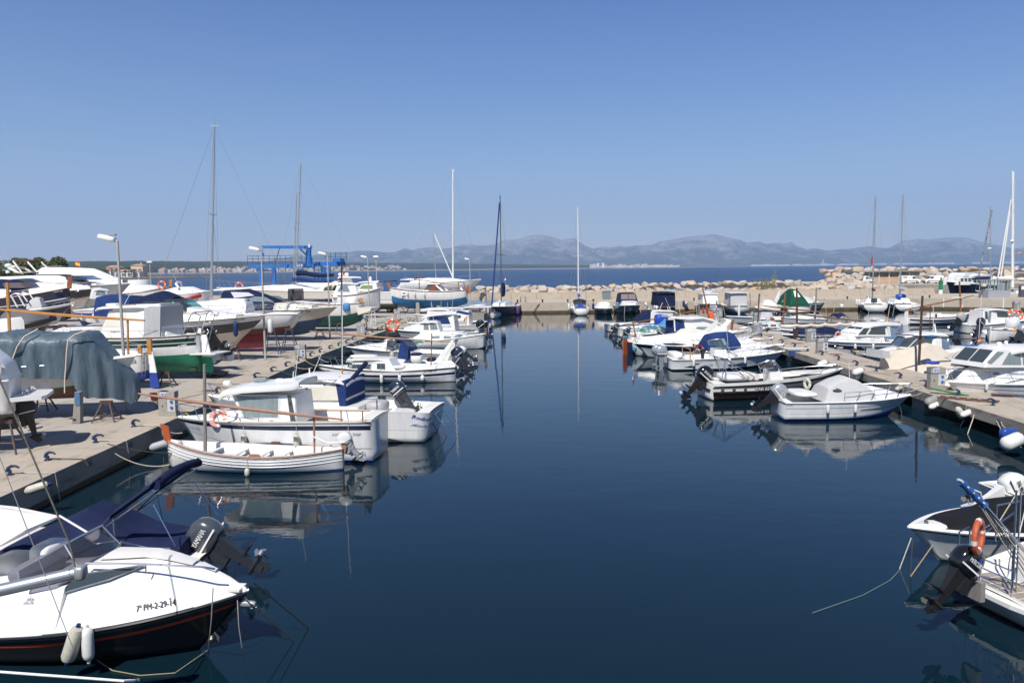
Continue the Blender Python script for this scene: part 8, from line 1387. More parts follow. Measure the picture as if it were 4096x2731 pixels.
# ropes in the basin foreground
for lab,pts,r_,m_ in (('dark mooring line from the black and white boat bow slanting into the water',[at3(1010,2325,13.3)]+[P(1235,2512,0)],.012,ROPED),('second dark mooring line from the black boat bow down to the right',[at3(985,2400,13.2)]+[P(1178,2563,0)],.012,ROPED),('pale rope hanging straight down from the black boat bow cleat',[at3(852,2350,12.4),at3(845,2480,12.5),P(832,2600,0)],.010,ROPEW),('pale short rope at the very bow of the black boat',[at3(950,2400,13.2),at3(955,2500,13.2),P(968,2590,0)],.010,ROPEW),('yellowish rope sagging along the water below the black boat',[P(390,2640,.1),P(450,2680,.02),P(560,2700,.02),P(700,2690,.02),P(830,2600,.05)],.009,mat('yellowish rope',(.28,.25,.14),.9)),('mooring rope from the second left cleat drooping to the open fishing boat',sag(P(400,1770,.95),AY(690,1855,26.5),.35,12),.016,ROPEW),('dark chain-like rope from left quay to the open fishing boat bow',sag(P(430,1775,.9),AY(742,1812,26.4),.1,8),.018,ROPED),('pale line from pier to black and white inflatable bow',sag(P(3504,1485,.95),AY(3365,1470,41),.1,8),.013,ROPEW),('pale line from pier down to grey hooded cruiser bow',sag(P(3720,1555,.9),AY(3640,1585,34.4),.05,8),.02,ROPEW),('second line from the grey hooded cruiser bow rail to the pier',sag(P(3690,1545,1.0),AY(3600,1575,34.5),.05,8),.02,ROPEW),('long pale rope falling from the pier into the water at the right',[P(3905,1625,.9),AY(3890,1680,31),P(3870,1736,0)],.018,ROPEW),('pale rope falling from the nearest basin-side cleat to a fender',[P(3960,1630,.9),AY(3990,1690,29.5),AY(4018,1745,28)],.018,ROPEW),('crossing pale rope near the nearest basin-side cleat',[P(3975,1630,.9),AY(4010,1700,29),AY(4085,1790,27)],.015,ROPEW),('grey stern line of the sport fisher slanting to the water',[AY(1752,1668,31),P(1788,1740,0)],.02,GALV),('second grey stern line of the sport fisher',[AY(1720,1675,31),P(1775,1765,0)],.015,ROPED)):
 rope(lab,pts,r_,m_)
# bow lines of the outer quay boats
for i,fx in enumerate((2300,2350,2500,2560,2830,2890,3300,3340,3480,3580,3650)):
 rope('thin pale mooring line falling to the water at outer quay berth line number %s'%['one','two','three','four','five','six','seven','eight','nine','ten','eleven'][i] if 0 else ['left stern line of the blue covered sloop','right stern line of the blue covered sloop','left bow line of the grey navy-topped cruiser','right bow line of the grey navy-topped cruiser','left bow line of the white square wheelhouse boat','right bow line of the white square wheelhouse boat','left bow line of the navy lower hulled cruiser','right bow line of the navy lower hulled cruiser','stern line of the burgundy covered sloop','left stern line of the silver covered sloop','right stern line of the silver covered sloop'][i],[AY(fx,1215,109.5),P(fx+random.uniform(-12,12),1262,0)],.022,ROPEW)
for n_,fx in (('45',101),('44',314),('43',486)):
 y_=-13.4*FL/(fx-2048); r=empty('berth_number',(-13.385,y_,.5)); tag(r,{'45':'nearest faded berth number painted on the left quay wall','44':'middle faded berth number on the left quay wall','43':'farthest faded berth number on the left quay wall'}[n_],'berth number','berth numbers on the walls'); lettering(n_,mat('faded dark paint',(.05,.06,.09),.9),r,lambda u,v:(.002,u,v),.26,.2,bold=0)
for n_,fx in (('39',4015),('40',3864),('41',3740)):
 y_=18.3*FL/(fx-2048); r=empty('berth_number',(PX(y_)-.015,y_,.6)); tag(r,{'39':'nearest faded berth number on the pier side','40':'second faded berth number on the pier side','41':'third faded berth number on the pier side'}[n_],'berth number','berth numbers on the walls'); lettering(n_,mat('faded dark paint',0),r,lambda u,v:(0,-u,v),.24,.18,bold=0)
# electricity and water pedestals
def pedestal(fx,fy,z,label,box=1,s=1.):
 p=P(fx,fy,z); r=empty('service_pedestal',p); tag(r,label,'service pedestal','service pedestals'); 
 MB().box((0,0,.5),(.34,.34,1.0)).build('column',PEDC,r,smooth=0); MB().box((.16*box,.0,.88),(.68,.40,.24)).build('cap',PEDC,r,smooth=0); b_=MB().box((.34*box,-.02,.48),(.32,.30,.58)).build('socket_box',mat('pale grey plastic',(.50,.50,.49),.5),r,smooth=0); MB().box((.34*box,0,.09),(.36,.36,.18)).build('foot',PEDC,r,smooth=0)
 for zz in (.36,.6): MB().lathe([(.005,-.02),(.05,-.02),(.06,0),(.06,.03)],8,M=Matrix.Rotation(R(90),3,'X'),o=(.36*box,-.18,zz)).build('power_socket',SOCK,b_)
 sg=MB().box((.06,-.207,.89),(.26,.012,.19)).build('sign_plate',mat('white sign plate',(.75,.75,.78),.4),r,smooth=0)
 for dx in(-.055,.065): 
  MB().box((.06+dx,-.216,.89),(.095,.006,.12)).build('sign_symbol',SIGNB,sg,smooth=0); MB().box((.06+dx+(.0 if dx<0 else .0),-.2205,.89),(.03,.003,.07) if dx>0 else (.05,.003,.03)).build('symbol_mark',mat('white sign plate',0),sg,smooth=0)
 MB().box((-.0,-.178,.42),(.03,.02,.07)).build('tap',BLK,r,smooth=0)
for fx,fy,lab in ((3232,1368,'sixth service pedestal from the near end, beside the navy covered boat'),(3276,1414,'third service pedestal from the near end, next to the basin side'),(3602,1466,'service pedestal beside the tan boat tent'),(3728,1556,'nearest large service pedestal by the green mat'),(3020,1291,'service pedestal in the far pier, upper of the close pair'),(3020,1338,'service pedestal in the far pier, lower of the close pair'),(2853,1292,'second farthest service pedestal by the rust mast'),(2870,1268,'farthest service pedestal near the extinguisher cabinet')): pedestal(fx,fy,.9,lab)
for fx,fy,lab in ((660,1662,'nearest service pedestal on the left quay beside a red pot'),(1193,1440,'left quay service pedestal just right of the second lamp post'),(1437,1338,'left quay service pedestal in front of the stooping man'),(1584,1280,'left quay service pedestal by the rubble and ropes')): pedestal(fx,fy,.8,lab)
for fx,fy,lab in ((4058,1240,'service pedestal on the outer quay at the right edge'),): 
 p=AY(4058,1245,109); pedestal(4058,1245,1.55,lab)
p=P(618,1600,.8); tag(MB().lathe([(.14,0),(.2,.3),(.21,.33),(.18,.33),(.13,.04),(.02,.03)],14).build('plant_pot',mat('dark red plastic',(.18,.015,.015),.5),loc=p),'dark red round pot standing left of the nearest quay pedestal','pot')
r=empty('weed_plant',P(632,1625,.8)); tag(r,'small green weed growing at the foot of the nearest quay pedestal','plant'); mb=MB(); 
for _ in range(90): q=Vector((random.gauss(0,.07),random.gauss(0,.07),random.uniform(0,.22))); e=q+Vector((random.gauss(0,.05),random.gauss(0,.05),random.uniform(0,.07))); mb.add([q,e,q+Vector((.03,0,.01))],[(0,1,2)])
mb.build('leaves',mat('weed leaves',(.08,.16,.03),.8),r,smooth=0)
# lamp posts
def lamp(fx,D,label,top=7.9,double=False,r_=.075,z=.78,g='lamp posts'):
 p=XY(fx,D,z); r=empty('lamp_post',(p.x,D,z)); tag(r,label,'lamp post',g); h=top-z; MB().tube([(0,0,0),(0,0,h)],r_,8,r2=r_*.7).build('pole',mat('grey painted pole',(.42,.41,.39),.5,nz=.2,ns=3),r); MB().lathe([(.16,0),(.16,.03),(.09,.05)],8).build('base_flange',GALV,r)
 if double: MB().loft(sbox((0,0,h+.05),(.38,.25,.13),.4)).build('lamp_head',GEL3,r)
 else:
  M=Matrix.Rotation(R(14),3,'Y'); q=MB().loft(sbox((-.42,0,h+.12),(.36,.17,.11),.4,M)).build('lamp_head',GEL3,r); MB().box((-.2,0,h+.25),(.3,.16,.06)).build('control_box',GALV,q,smooth=0); MB().tube([(0,0,h-.05),(-.1,0,h+.05)],.05,6).build('arm',GALV,r)
for fx,D,lab,dbl,top in ((507,33.3,'nearest tall grey lamp post behind the slate tarpaulin',0,7.9),(1062,52,'second lamp post in front of the red keeled sloop',0,7.9),(1320,68.6,'third lamp post in front of the deep green hull',0,7.9),(1478,88,'fourth lamp post beside the stooping man',0,7.9),(1510,109,'twin-headed lamp post behind the fourth one',1,8.3),(1882,118,'last lamp post by the raked white bow',0,7.9),(609,117,'thin twin-headed lamp post near the far white fishing yacht',1,8.0)): lamp(fx,D,lab,top,bool(dbl))
# fenders tied to pier and quay
for lab,fx,fy,D,L_,r_,m_,hor in (('fat white fender hung sideways below the third pedestal',3290,1455,44.5,.55,.19,FEND,1),('fat white fender hung sideways right of the inflatable bow',3431,1487,41.5,.6,.19,FEND,1),('small tan buoy hanging on the pier edge',3596,1552,37.3,.35,.13,FENDD,1),('dirty grey fender with blue end hung sideways below the nearest pedestal',3732,1600,34.2,.75,.19,mat('dirty grey fender',(.30,.30,.27),.6,nz=.3),1),('blue-ended white fender below the dirty grey one',3738,1622,34.,.5,.13,FEND,1),('beige fender hanging slanted under the pier edge',3840,1650,31.7,.5,.14,FENDD,2),('white fender with blue end beside the slanted beige one',3866,1653,31.5,.5,.13,FEND,1),('big white fender with navy cap near the water at the right edge',4050,1765,26.6,.75,.25,FEND,1),('dirty fender tied to the left quay wall below the white number',148,1950,21.3,.55,.12,FENDD,1),('pale blue fender on the quay wall behind the open fishing boat',640,1780,26.5,.6,.14,mat('dull pale fender',(.35,.36,.36),.6),1)):
 p=AY(fx,fy,D); o=MB(); o.lathe([(r_*.3,-L_/2-.04),(r_*.8,-L_/2+.02),(r_,-L_/2+.1),(r_,L_/2-.1),(r_*.8,L_/2-.02),(r_*.3,L_/2+.04)],10); o.lathe([(r_*.35,L_/2-.02),(r_*.9,L_/2-.1),(r_*.3,L_/2+.1)],8,1); q=o.build('fender',[m_,FENDB],loc=p); q.rotation_euler=(0,R(75) if hor==1 else R(145),.3); tag(q,lab,'fender','fenders tied to quay and pier')
p=AY(4035,1735,27.4); tag(MB().loft(sbox((0,0,0),(.3,.16,.2),.5)).build('float',STRB,loc=p),'blue half of a boat cushion hanging above the big white fender','float')
p=P(3793,1575,.92); r=empty('doormat',p,R(-35)); tag(r,'bright green artificial grass strip lying on the pier by the nearest pedestal','mat'); MB().box((0.05,0,.08),(1.5,.32,.03),M=Matrix.Rotation(R(8),3,'Y')).build('turf',mat('artificial turf',(.03,.20,.03),.95,nz=.5,ns=20,bump=.02,bs=60),r,smooth=0)
p=P(4035,1583,.92); r=empty('slatted_mat',p,R(-25)); tag(r,'navy slatted mat with red ends lying on the pier at the right edge','mat'); MB().box((0,0,.03),(1.3,.45,.05)).build('panel',STRN,r,smooth=0)
for i in range(6): MB().box((-.55+i*.22,-.0,.062),(.03,.45,.02)).build('slat',RED,r,smooth=0)
r=empty('gangway',P(3870,1600,.93),R(-40)); tag(r,'rusty narrow slatted gangplank on the pier left of the navy mat','gangplank'); MB().box((0,0,.02),(2.2,.05,.05)).build('rail',RUST,r,smooth=0); MB().box((0,.4,.02),(2.2,.05,.05)).build('rail',RUST,r,smooth=0)
for i in range(5): MB().box((-.8+i*.4,.2,.03),(.12,.42,.03)).build('slat',WOODG,r,smooth=0)
MB_=None
p=AY(3180,1412,52.5); tag(MB().box((0,0,0),(.7,.25,.35)).build('blue_crate',mat('blue crate',(.02,.07,.25),.6,nz=.3,ns=4),smooth=0,loc=p),'faded blue crate fixed to the pier edge beyond the long white bow','crate')
r=empty('gangway',AY(3140,1392,52.6)); tag(r,'narrow white gangplank from the long white bow onto the pier','gangplank'); MB().box((.7,0,0),(1.8,.28,.05)).build('plank',GEL,r,smooth=0)
r=empty('extinguisher_cabinet',P(2816,1269,.9)); tag(r,'grey cabinet with two red fire extinguishers at the pier end','cabinet'); mb=MB(); mb.box((0,.2,.75),(1.2,.04,1.5)); mb.box((-.6,0,.75),(.05,.4,1.5)); mb.box((.6,0,.75),(.05,.4,1.5)); mb.box((0,0,1.5),(1.25,.45,.05)); mb.box((0,0,.2),(1.2,.4,.4)); mb.build('case',PEDC,r,smooth=0)
for x in(-.1,.3): MB().lathe([(.09,.42),(.1,.5),(.1,.95),(.04,1.05),(.03,1.12)],10,o=(x,-.05,0)).build('extinguisher',RED,r)
p=P(2842,1298,.9); tag(MB().loft(sbox((0,0,.65),(.3,.15,.62),.35)).build('orange_float_case',ORRING,loc=p),'tall orange rescue float case at the foot of the rust mast','rescue case')
# wheelie bin, posts and small things on the outer quay
r=empty('wheelie_bin',(XY(2427,126,1.55).x,126.5,1.56)); tag(r,'grey-green wheelie bin standing against the parapet wall','bin'); GB=mat('grey bin plastic',(.16,.21,.23),.6); MB().box((0,0,.65),(1.1,.8,1.1),taper=1.15).build('body',GB,r,smooth=0); MB().box((0,-.02,1.25),(1.35,1.0,.1)).build('lid',GB,r,smooth=0)
for x in(-.4,.4): MB().lathe([(.02,-.06),(.12,-.06),(.12,.06),(.02,.06)],10,M=Matrix.Rotation(R(90),3,'Y'),o=(x,.3,.12)).build('wheel',BLK,r)
for fx,D,h_,lab in ((2093,119,.95,'short rounded concrete bollard left of the blue covered sloop'),(1935,121,1.9,'tall rounded concrete stump by the navy sloop')): 
 p=XY(fx,D,1.55); tag(MB().lathe([(.45,0),(.42,h_*.7),(.36,h_*.95),(.1,h_+.02)],10).build('stone_bollard',OUTC,loc=(p.x,D,1.55)),lab,'bollard')
for i,(fx,lab) in enumerate(((2070,'black T-headed bollard right of the navy sloop'),(2170,'black T-headed bollard with slack chain on the outer quay'),(2271,'black T-headed bollard left of the blue covered sloop'),(2373,'black T-headed bollard right of the blue covered sloop'),(2472,'black T-headed bollard right of the round white boat'),(2776,'black T-headed bollard beside the square wheelhouse boat'),(3389,'black T-headed bollard left of the burgundy covered sloop'),(3718,'black T-headed bollard on the bare quay right of the sloops'))):
 D=117.5 if fx<3700 else 119; p=XY(fx,D,1.55); o=MB().lathe([(.12,0),(.09,.25),(.16,.32),(.16,.4),(.02,.42)],8); tag(o.build('bollard',BLK,loc=(p.x,D,1.55)),lab,'bollard','black bollards on the outer quay')
rope('dark slack chain hanging from the outer quay bollard into the water',[AY(2170,1208,117.3),AY(2155,1218,116.9),AY(2140,1236,116.8),AY(2132,1252,116.5)],.05,ROPED,'chain','chain')
o=MB().lathe([(.01,-.3),(.25,-.2),(.33,0),(.25,.2),(.01,.3)],10).build('mooring_buoy',FENDD,loc=AY(2744,1213,116.4)); tag(o,'dirty cream buoy tied to the outer quay right of the navy tent','buoy')
# upright cane markers
for i,(fx,y0,y1,D,lab) in enumerate(((3721,1222,1295,60,'thin dark cane standing in the channel'),(3443,1240,1300,68,'thin dark pole ending above the grey banded cruiser'))): 
 a=AY(fx,y1+40,D); c=AY(fx,y0,D); tag(MB().tube([(a.x,D,-.3),c],.035,5).build('cane_marker',WOODD),lab,'pole')
# ================================================================ far right buildings and boats
def van(fx,D,z,label,d=1,logo=None):
 p=XY(fx,D,z); r=empty('parked_van',(p.x,D,z),0 if d>0 else math.pi); tag(r,label,'van','white vans parked by the harbour building'); mb=MB()
 mb.prism([(-2.1,.3),(2.1,.3),(2.15,.75),(1.95,.98),(1.2,1.08),(.7,1.65),(.4,1.82),(-2.0,1.85),(-2.15,1.5)],'y',-.88,.88); mb.build('body',GEL,r,smooth=0)
 for sy in(-1,1): MB().prism([(1.12,1.1),(.72,1.55),(.2,1.58),(.2,1.1)],'y',sy*.885-.01,sy*.885+.01).build('side_window',GLASS,r,smooth=0); MB().box((0,sy*.89,.6),(2.6,.02,.1)).build('side_moulding',BLK,r,smooth=0)
 mb=MB(); mb.add([(1.22,-.75,1.1),(1.22,.75,1.1),(.74,.7,1.64),(.74,-.7,1.64)],[(0,1,2,3)]); o=mb.build('windscreen',GLASS,r,smooth=0); o.location=(.02,0,.01); MB().box((2.1,0,.45),(.14,1.8,.22)).build('bumper',BLK,r,smooth=0)
 for sy in (-.6,.6): MB().box((2.06,sy,.82),(.14,.36,.2)).build('headlight',GLASSB,r,smooth=0)
 for x in(-1.3,1.35):
  for y in(-.82,.82): wh=MB().lathe([(.02,-.1),(.3,-.1),(.31,.1),(.02,.1)],14,M=Matrix.Rotation(R(90),3,'X'),o=(x,y,.31)).build('wheel',BLK,r); MB().lathe([(.02,-.11),(.17,-.11),(.17,.11),(.02,.11)],10,M=Matrix.Rotation(R(90),3,'X'),o=(x,y,.31)).build('rim',SILV,wh)
 if logo: 
  for q in (0,.4): MB().box((-1.7+q,-.9,1.45),(.32,.01,.28)).build('red_logo',RED,r,smooth=0)
van(3638,181,2.2,'white van with small red logo, facing right beside the harbour building',1,True); van(3729,181,2.2,'white van facing left between building and green beacon',-1); van(3452,183,2.2,'white van half hidden by rocks at the left of the harbour building',1); van(3838,180,2.2,'white van box showing behind the navy trawler yacht',1)
r=empty('harbour_building',(XY(3550,186,2.2).x,186,2.2)); tag(r,'long low flat-roofed harbour building with dark window band and tan panels','building'); W_=14.6; TAN=mat('tan panel',(.48,.33,.21),.8); 
MB().box((0,3,1.35),(W_,6,2.7)).build('wall',PEDC,r,smooth=0); MB().box((0,2.7,2.8),(W_+.6,7,.22)).build('roof',PEDC,r,smooth=0)
for i in range(5):
 x=-W_/2+.7+i*2.35; MB().box((x+1.0,-.03,.75),(2.1,.1,1.4)).build('tan_panel',TAN,r,smooth=0); 
 for k in(0,1): MB().box((x+.5+k*1.03,-.03,2.0),(.98,.1,.9)).build('window',GLASS if i else GLASSG,r,smooth=0)
 MB().box((x+2.17,-.08,1.35),(.2,.2,2.7)).build('pilaster',GREYT,r,smooth=0)
MB().box((W_/2-.9,-.06,1.35),(1.9,.14,2.72)).build('end_wall',PEDC,r,smooth=0)
def beacon(fx,D,z,col_,h_,rr,label):
 p=XY(fx,D,z); r=empty('harbour_beacon',(p.x,D,z)); tag(r,label,'beacon'); MB().lathe([(rr*1.05,0),(rr*1.05,h_*.3)],14).build('white_base',GEL,r); MB().lathe([(rr,h_*.3),(rr*.95,h_*.78),(rr*1.25,h_*.8),(rr*1.25,h_*.84),(rr*.9,h_*.86),(rr*1.1,h_*.98),(.05,h_)],14).build('coloured_tower',col_,r); MB().lathe([(rr*.35,h_),(rr*.35,h_+rr*1.2),(.02,h_+rr*1.6)],8).build('lantern',BLK,r)
beacon(3762,134,1.55,GRNP,2.3,.32,'green and white harbour beacon at the tip of the outer quay'); beacon(3489,216,5.2,RED,3.0,.34,'red and white harbour beacon standing above the flat roofed building')
r=empty('kiosk',(XY(3983,117,1.55).x,117.4,1.55)); tag(r,'grey aluminium fuel kiosk with windows and flat roof on the outer quay','kiosk'); KG=mat('grey kiosk panel',(.36,.38,.41),.5,metal=.2); MB().box((0,0,.55),(3.2,2.4,1.1)).build('lower_panels',KG,r,smooth=0); MB().box((0,0,2.6),(3.5,2.8,.14)).build('roof',GALV,r,smooth=0); MB().box((.2,-1.21,1.1),(.75,.05,2.2)).build('door',KG,r,smooth=0); MB().box((.2,-1.25,1.65),(.5,.03,.95)).build('door_glass',GLASSB,r,smooth=0)
for x in(-1.55,-.7,-.25,.65,1.1,1.55):
 for y in(-1.15,1.15): MB().box((x,y,1.8),(.08,.08,1.5)).build('post',KG,r,smooth=0)
MB().box((0,0,1.8),(3.05,2.2,1.35)).build('glazing',CLEAR,r,smooth=0); MB().box((-1.85,-.4,1.9),(.5,.5,.4)).build('air_conditioner',GEL2,r,smooth=0)
r=empty('fuel_pump',(XY(4086,118,1.55).x,118,1.55)); tag(r,'dark fuel pump cut by the right picture edge on the outer quay','fuel pump'); MB().box((0,0,.9),(.7,.5,1.8)).build('body',GREYM,r,smooth=0); MB().box((0,-.26,1.4),(.5,.03,.5)).build('display',GEL3,r,smooth=0)
GC='yachts in the far right channel'
b=Boat('yacht','navy-hulled trawler yacht with white stacked cabins in the far right channel','yacht',(3965,156),(3786,149),B=4.2,fs=2.4,fb=3.3,draft=.6,z0=0,top=NAVH,rub=GEL,rubr=.08,group=GC,rake=1.5,pw=2.8); h=House(b,'deckhouse',[(3838,1140),(3842,1112),(3852,1106),(3925,1108),(3932,1140)],W=3.6,k=.05); h.win([[(x,1113),(x+11,1113),(x+11,1126),(x,1126)] for x in (3842,3857,3872)]+[[(3893,1114),(3905,1114),(3905,1130),(3893,1130)],[(3908,1115),(3920,1115),(3922,1132),(3908,1132)]],GLASS); roof(b,[(3846,1104),(3870,1098),(3930,1101),(3938,1106)],3.8,.3,GEL,.05); h=House(b,'flybridge',[(3852,1104),(3858,1092),(3900,1090),(3928,1096),(3930,1106)],W=3.,k=.05,m=GEL); roof(b,[(3855,1091),(3880,1088),(3915,1090)],3.2,.12,GLASSG,.03,name='tinted_roof'); b.rail(.3,1,.8,8); blobpart(b,3862,1128,(.4,.4,.5),YEL,'yellow_oilskin')
def bigsail(lab,fx0,fx1,D,mast,top,m=ALUW,r_=.14,sp=(.35,.65),hull=GEL):
 b=Boat('sailing_boat',lab,'sailing boat',(fx0,D),(fx1,D+3),B=3.8,fs=1.4,fb=1.8,kind='llaut',tr=.75,tm=.42,rake=1.4,sr=-1.,rub=GEL,top=hull,group=GC,pit=(.05,.3,.4),bands=[(.7,.74,STRN)]); Cab(b,'coachroof',[(b.L*.3,1.8),(b.L*.35,2.2),(b.L*.6,2.1),(b.L*.75,1.9)],W=2.6,k=.3); sailmast(b,(mast,1150),(mast+(2 if mast>4000 else 0),top),m=m,r=r_,spreaders=sp,W=3.8,boom=1,bl=3,boomm=NAVY if mast<4000 else CANW,bz=1.5); return b
b=bigsail('white sloop with thin grey mast and radar behind the kiosk',4020,3900,139,3962,828,ALU,.10,(.35,)); b.tubes([[b.q(3968,840)[0:1]+(0.,)+b.q(3968,840)[1:],b.q(3914,1112)[0:1]+(0,)+b.q(3914,1112)[1:]]],.13,mat('navy and white striped wrap',(.03,.04,.12),.6,nz=1,ns=2,c2=(.5,.5,.5)),'furled_headsail'); MB().loft(sbox(b.q(3958,994)[0:1]+(.0,)+b.q(3958,994)[1:],(.3,.3,.16),.6)).build('radar_dome',GEL,b.root)
b=bigsail('large white sailing yacht with the thick white mast at the right edge',4260,3990,131,4050,690,ALUW,.24,(.45,.68)); b.tubes([[b.q(4040,800)[0:1]+(0.6,)+b.q(4040,800)[1:],b.q(3988,1110)[0:1]+(.6,)+b.q(3988,1110)[1:]],[b.q(4050,800)[0:1]+(-.6,)+b.q(4050,800)[1:],b.q(4006,1120)[0:1]+(-.6,)+b.q(4006,1120)[1:]]],.12,ALUW,'furled_headsails'); MB().loft(sbox(b.q(4046,964)[0:1]+(.2,)+b.q(4046,964)[1:],(.3,.3,.16),.6)).build('radar_dome',GEL,b.root); flag(b.root,b.q(4072,1015)[0:1]+(0,)+b.q(4072,1015)[1:],b.q(4072,1008)[0:1]+(0,)+b.q(4072,1008)[1:],.3,-.4)
b=bigsail('white yacht with navy boom cover at the far right channel edge',4330,4040,146,4140,900,ALU,.12,(.4,)); b=cab_yacht('white motor cruiser with grey canopy parked behind the trawler yacht',(4010,160),(3925,161),.0,3.4,1.8,2.2,GEL,[('cabin',[(3935,1125),(3950,1108),(3975,1105),(3990,1125)],3,GEL)],group=GC,rl=False)
p=XY(3790,0,0) if 0 else None
for i,(fx,D,lab) in enumerate(((3846,111.2,'white mooring post in front of the navy trawler yacht'),(3771,112.8,'white fender strip left of the channel fishing boat mast'),(4010,108.8,'thick white post on the quay face at the right'),)): 
 p=XY(fx,D,1); tag(MB().tube([(p.x,D-.2,.5),(p.x,D-.2,1.8)],.09,7).build('fender_post',GEL),lab,'post')
# ================================================================ bottom right corner
b=Boat('motorboat','white speedboat bow with fitted black cover and blue trim at the right edge','motorboat',(4560,18.6),(3633,17.0),B=2.2,fs=.72,fb=.88,draft=.35,rake=.9,pw=2.7,bands=[(.80,.86,STRK)],rub=GEL,group=GM if 0 else 'boats at the lower right',top=GEL3)
Cab(b,'black_cover',b.Q([(3735,2098),(3800,2078),(3900,2072),(4000,2065),(4060,2030),(4250,2010)]),W=2.0,k=.35,m=BLACKC,side=.1,r=.1); v=b.S(.93,1); MB().lathe([(.05,0),(.045,.03),(.02,.05)],10,o=(b.L*.93,.0,.93)).build('navigation_light',STEEL,b.root); b.tubes([[b.S(t,.98,sd)+Vector((-.05,sd*-.05,.04)) for t in [.1+i*.04 for i in range(15)]] for sd in(1,-1)],.03,BLUE,'blue_piping')
b=Boat('motorboat','hidden motorboat whose white outboard is tilted up at the right edge','motorboat',(4010,20.2),(4700,20.6),B=2.1,fs=.7,fb=.9,draft=.3,rub=GEL,group='boats at the lower right',pit=(.05,.6,.4)); b.motor(ENGW,tilt=64,sc_=1.1,z=.42,x=.1,txt='EVINRUDE',txm=INK,leg=ENGW,prop=BLK)
b=Boat('sailing_boat','white sailing boat stern with teak platform, steel davits and flecked ropes at lower right','sailing boat',(3968,14.3),(5900,17.8),B=3.0,fs=.5,fb=1.3,fm=-.42,draft=.3,kind='llaut',tr=.62,tm=.4,rake=.6,sr=.35,top=GEL,bands=[(0,.36,STRK)],rub=GEL,rubr=.035,pit=(.01,.32,.13),group='boats at the lower right')
mb=MB(); mb.prism([(-.05,-.9),(.95,-1.0),(.95,1.0),(-.05,.9),(-.12,.5),(-.12,-.5)],'z',.42,.5); mb.build('swim_platform',GEL,b.root,smooth=0); tk=mat('bleached teak',(.32,.27,.23),.8,nz=.3,ns=4)
for i in range(7): MB().box((.42,-.72+i*.24,.506),(.85,.2,.012)).build('teak_slat',tk,b.root,smooth=0)
MB().prism([(.9,.45),(.98,1.25),(1.4,1.3),(1.5,.45)],'y',-.35,.35).build('locker',GEL,b.root,smooth=0); MB().box((2.2,0,.9),(1.6,1.3,.06)).build('teak_bench',tk,b.root,smooth=0)
mb=MB()
for y0 in(-1,1):
 for k in range(3): mb.tube([(.15+.25*k,y0*.95,.45),(.15+.25*k,y0*.95,1.35),(.4+.25*k,y0*.97,1.42)],.018,6)
 mb.tube([(.1,y0*.95,.95),(1.8,y0*1.25,1.5)],.016,6); mb.tube([(1.2,y0*1.1,1.0),(1.2,y0*1.1,1.75),(1.9,y0*1.2,1.75),(1.9,y0*1.2,1.05)],.018,6)
for k in range(4): mb.tube([(.08,-.35,.5+.18*k),(.08,.35,.5+.18*k)],.015,6)
for y in (-.35,.35): mb.tube([(.08,y,.3),(.1,y,1.5)],.018,6)
mb.build('steel_rails',STEEL,b.root); b.text('COSIMA',4000,4060,(2520,2528),12,STRB,shear=.2) if 0 else None
x0,z0=b.q(3842,1925,.3); x1,z1=b.q(3938,2020,.3); x2,z2=b.q(4110,2215,.3); yb_=b.side*.3; st=MB().tube([(x1,yb_,z1),(x2+.6,yb_,z2-.6)],.03,6).build('davit_pole',STEEL,b.root); MB().tube([(x0+(x1-x0)*i/8,yb_,z0+(z1-z0)*i/8+.01*math.sin(i*2)) for i in range(9)],lambda f:.062+.012*math.sin(f*20),9).build('rolled_blue_cover',mat('bright blue cloth',(.02,.12,.42),.7,nz=.3,ns=8),b.root,smooth=60); mb=MB()
for k in range(4): mb.tube([(x1+.02*k,yb_+.05*k,z1-.02*k),(x2+.5+.1*k,yb_+.15*k,z2-.75-.12*k)],.012,5)
for k in range(5): f=k/4.5; mb.loft([[Vector((x0+(x1-x0)*f,yb_,z0+(z1-z0)*f))+Vector((.01*s_+.07*math.sin(q)*.7,.07*math.cos(q),.07*math.sin(q)*-.7+.01*s_)) for q in [j*math.pi/4 for j in range(8)]] for s_ in(-1,1)],cap=False)
mb.build('lashing_ropes',ROPEW,b.root); mb=MB(); mb.tube([(.35,b.side*.1,.5),(.35,b.side*.1,2.45)],.02,6); mb.tube([(.45,b.side*.1,.5),(.45,b.side*.1,2.4)],.015,6); mb.build('backstay_pole',STEEL,b.root)
Mx=Matrix.Translation(b.q(3800,2300)[0:1]+(b.side*.35,)+b.q(3800,2290)[1:])@Matrix.Rotation(R(40),4,'Y')@Matrix.Scale(.86,4); motor(b.root,Mx,BLKG,BLK,'MERCURY',INKW,b.side,None,BLK); MB().box((b.q(3838,2310)[0],b.side*.35,b.q(3838,2325)[1]),(.1,.35,.35)).build('engine_bracket',WOODG,b.root,smooth=0)
x,z=b.q(3913,2145,.5); p=b.W(x,b.side*.5,z); ring('orange life ring with white bands hanging on the sailing boat stern at lower right',p,.27,.068,mat('sunburnt orange plastic',(.50,.10,.04),.45,nz=.2),(.75,-.7,.0)); tag(MB().loft([[v*(1+.3*noise.noise(v*9)) for v in q] for q in sbox((0,0,0),(.09,.08,.16),.8)]).build('blue_bag',BLUE,smooth=60,loc=b.W(x+.02,b.side*.45,z-.42)),'small blue bag hanging below the life ring at lower right','bag')
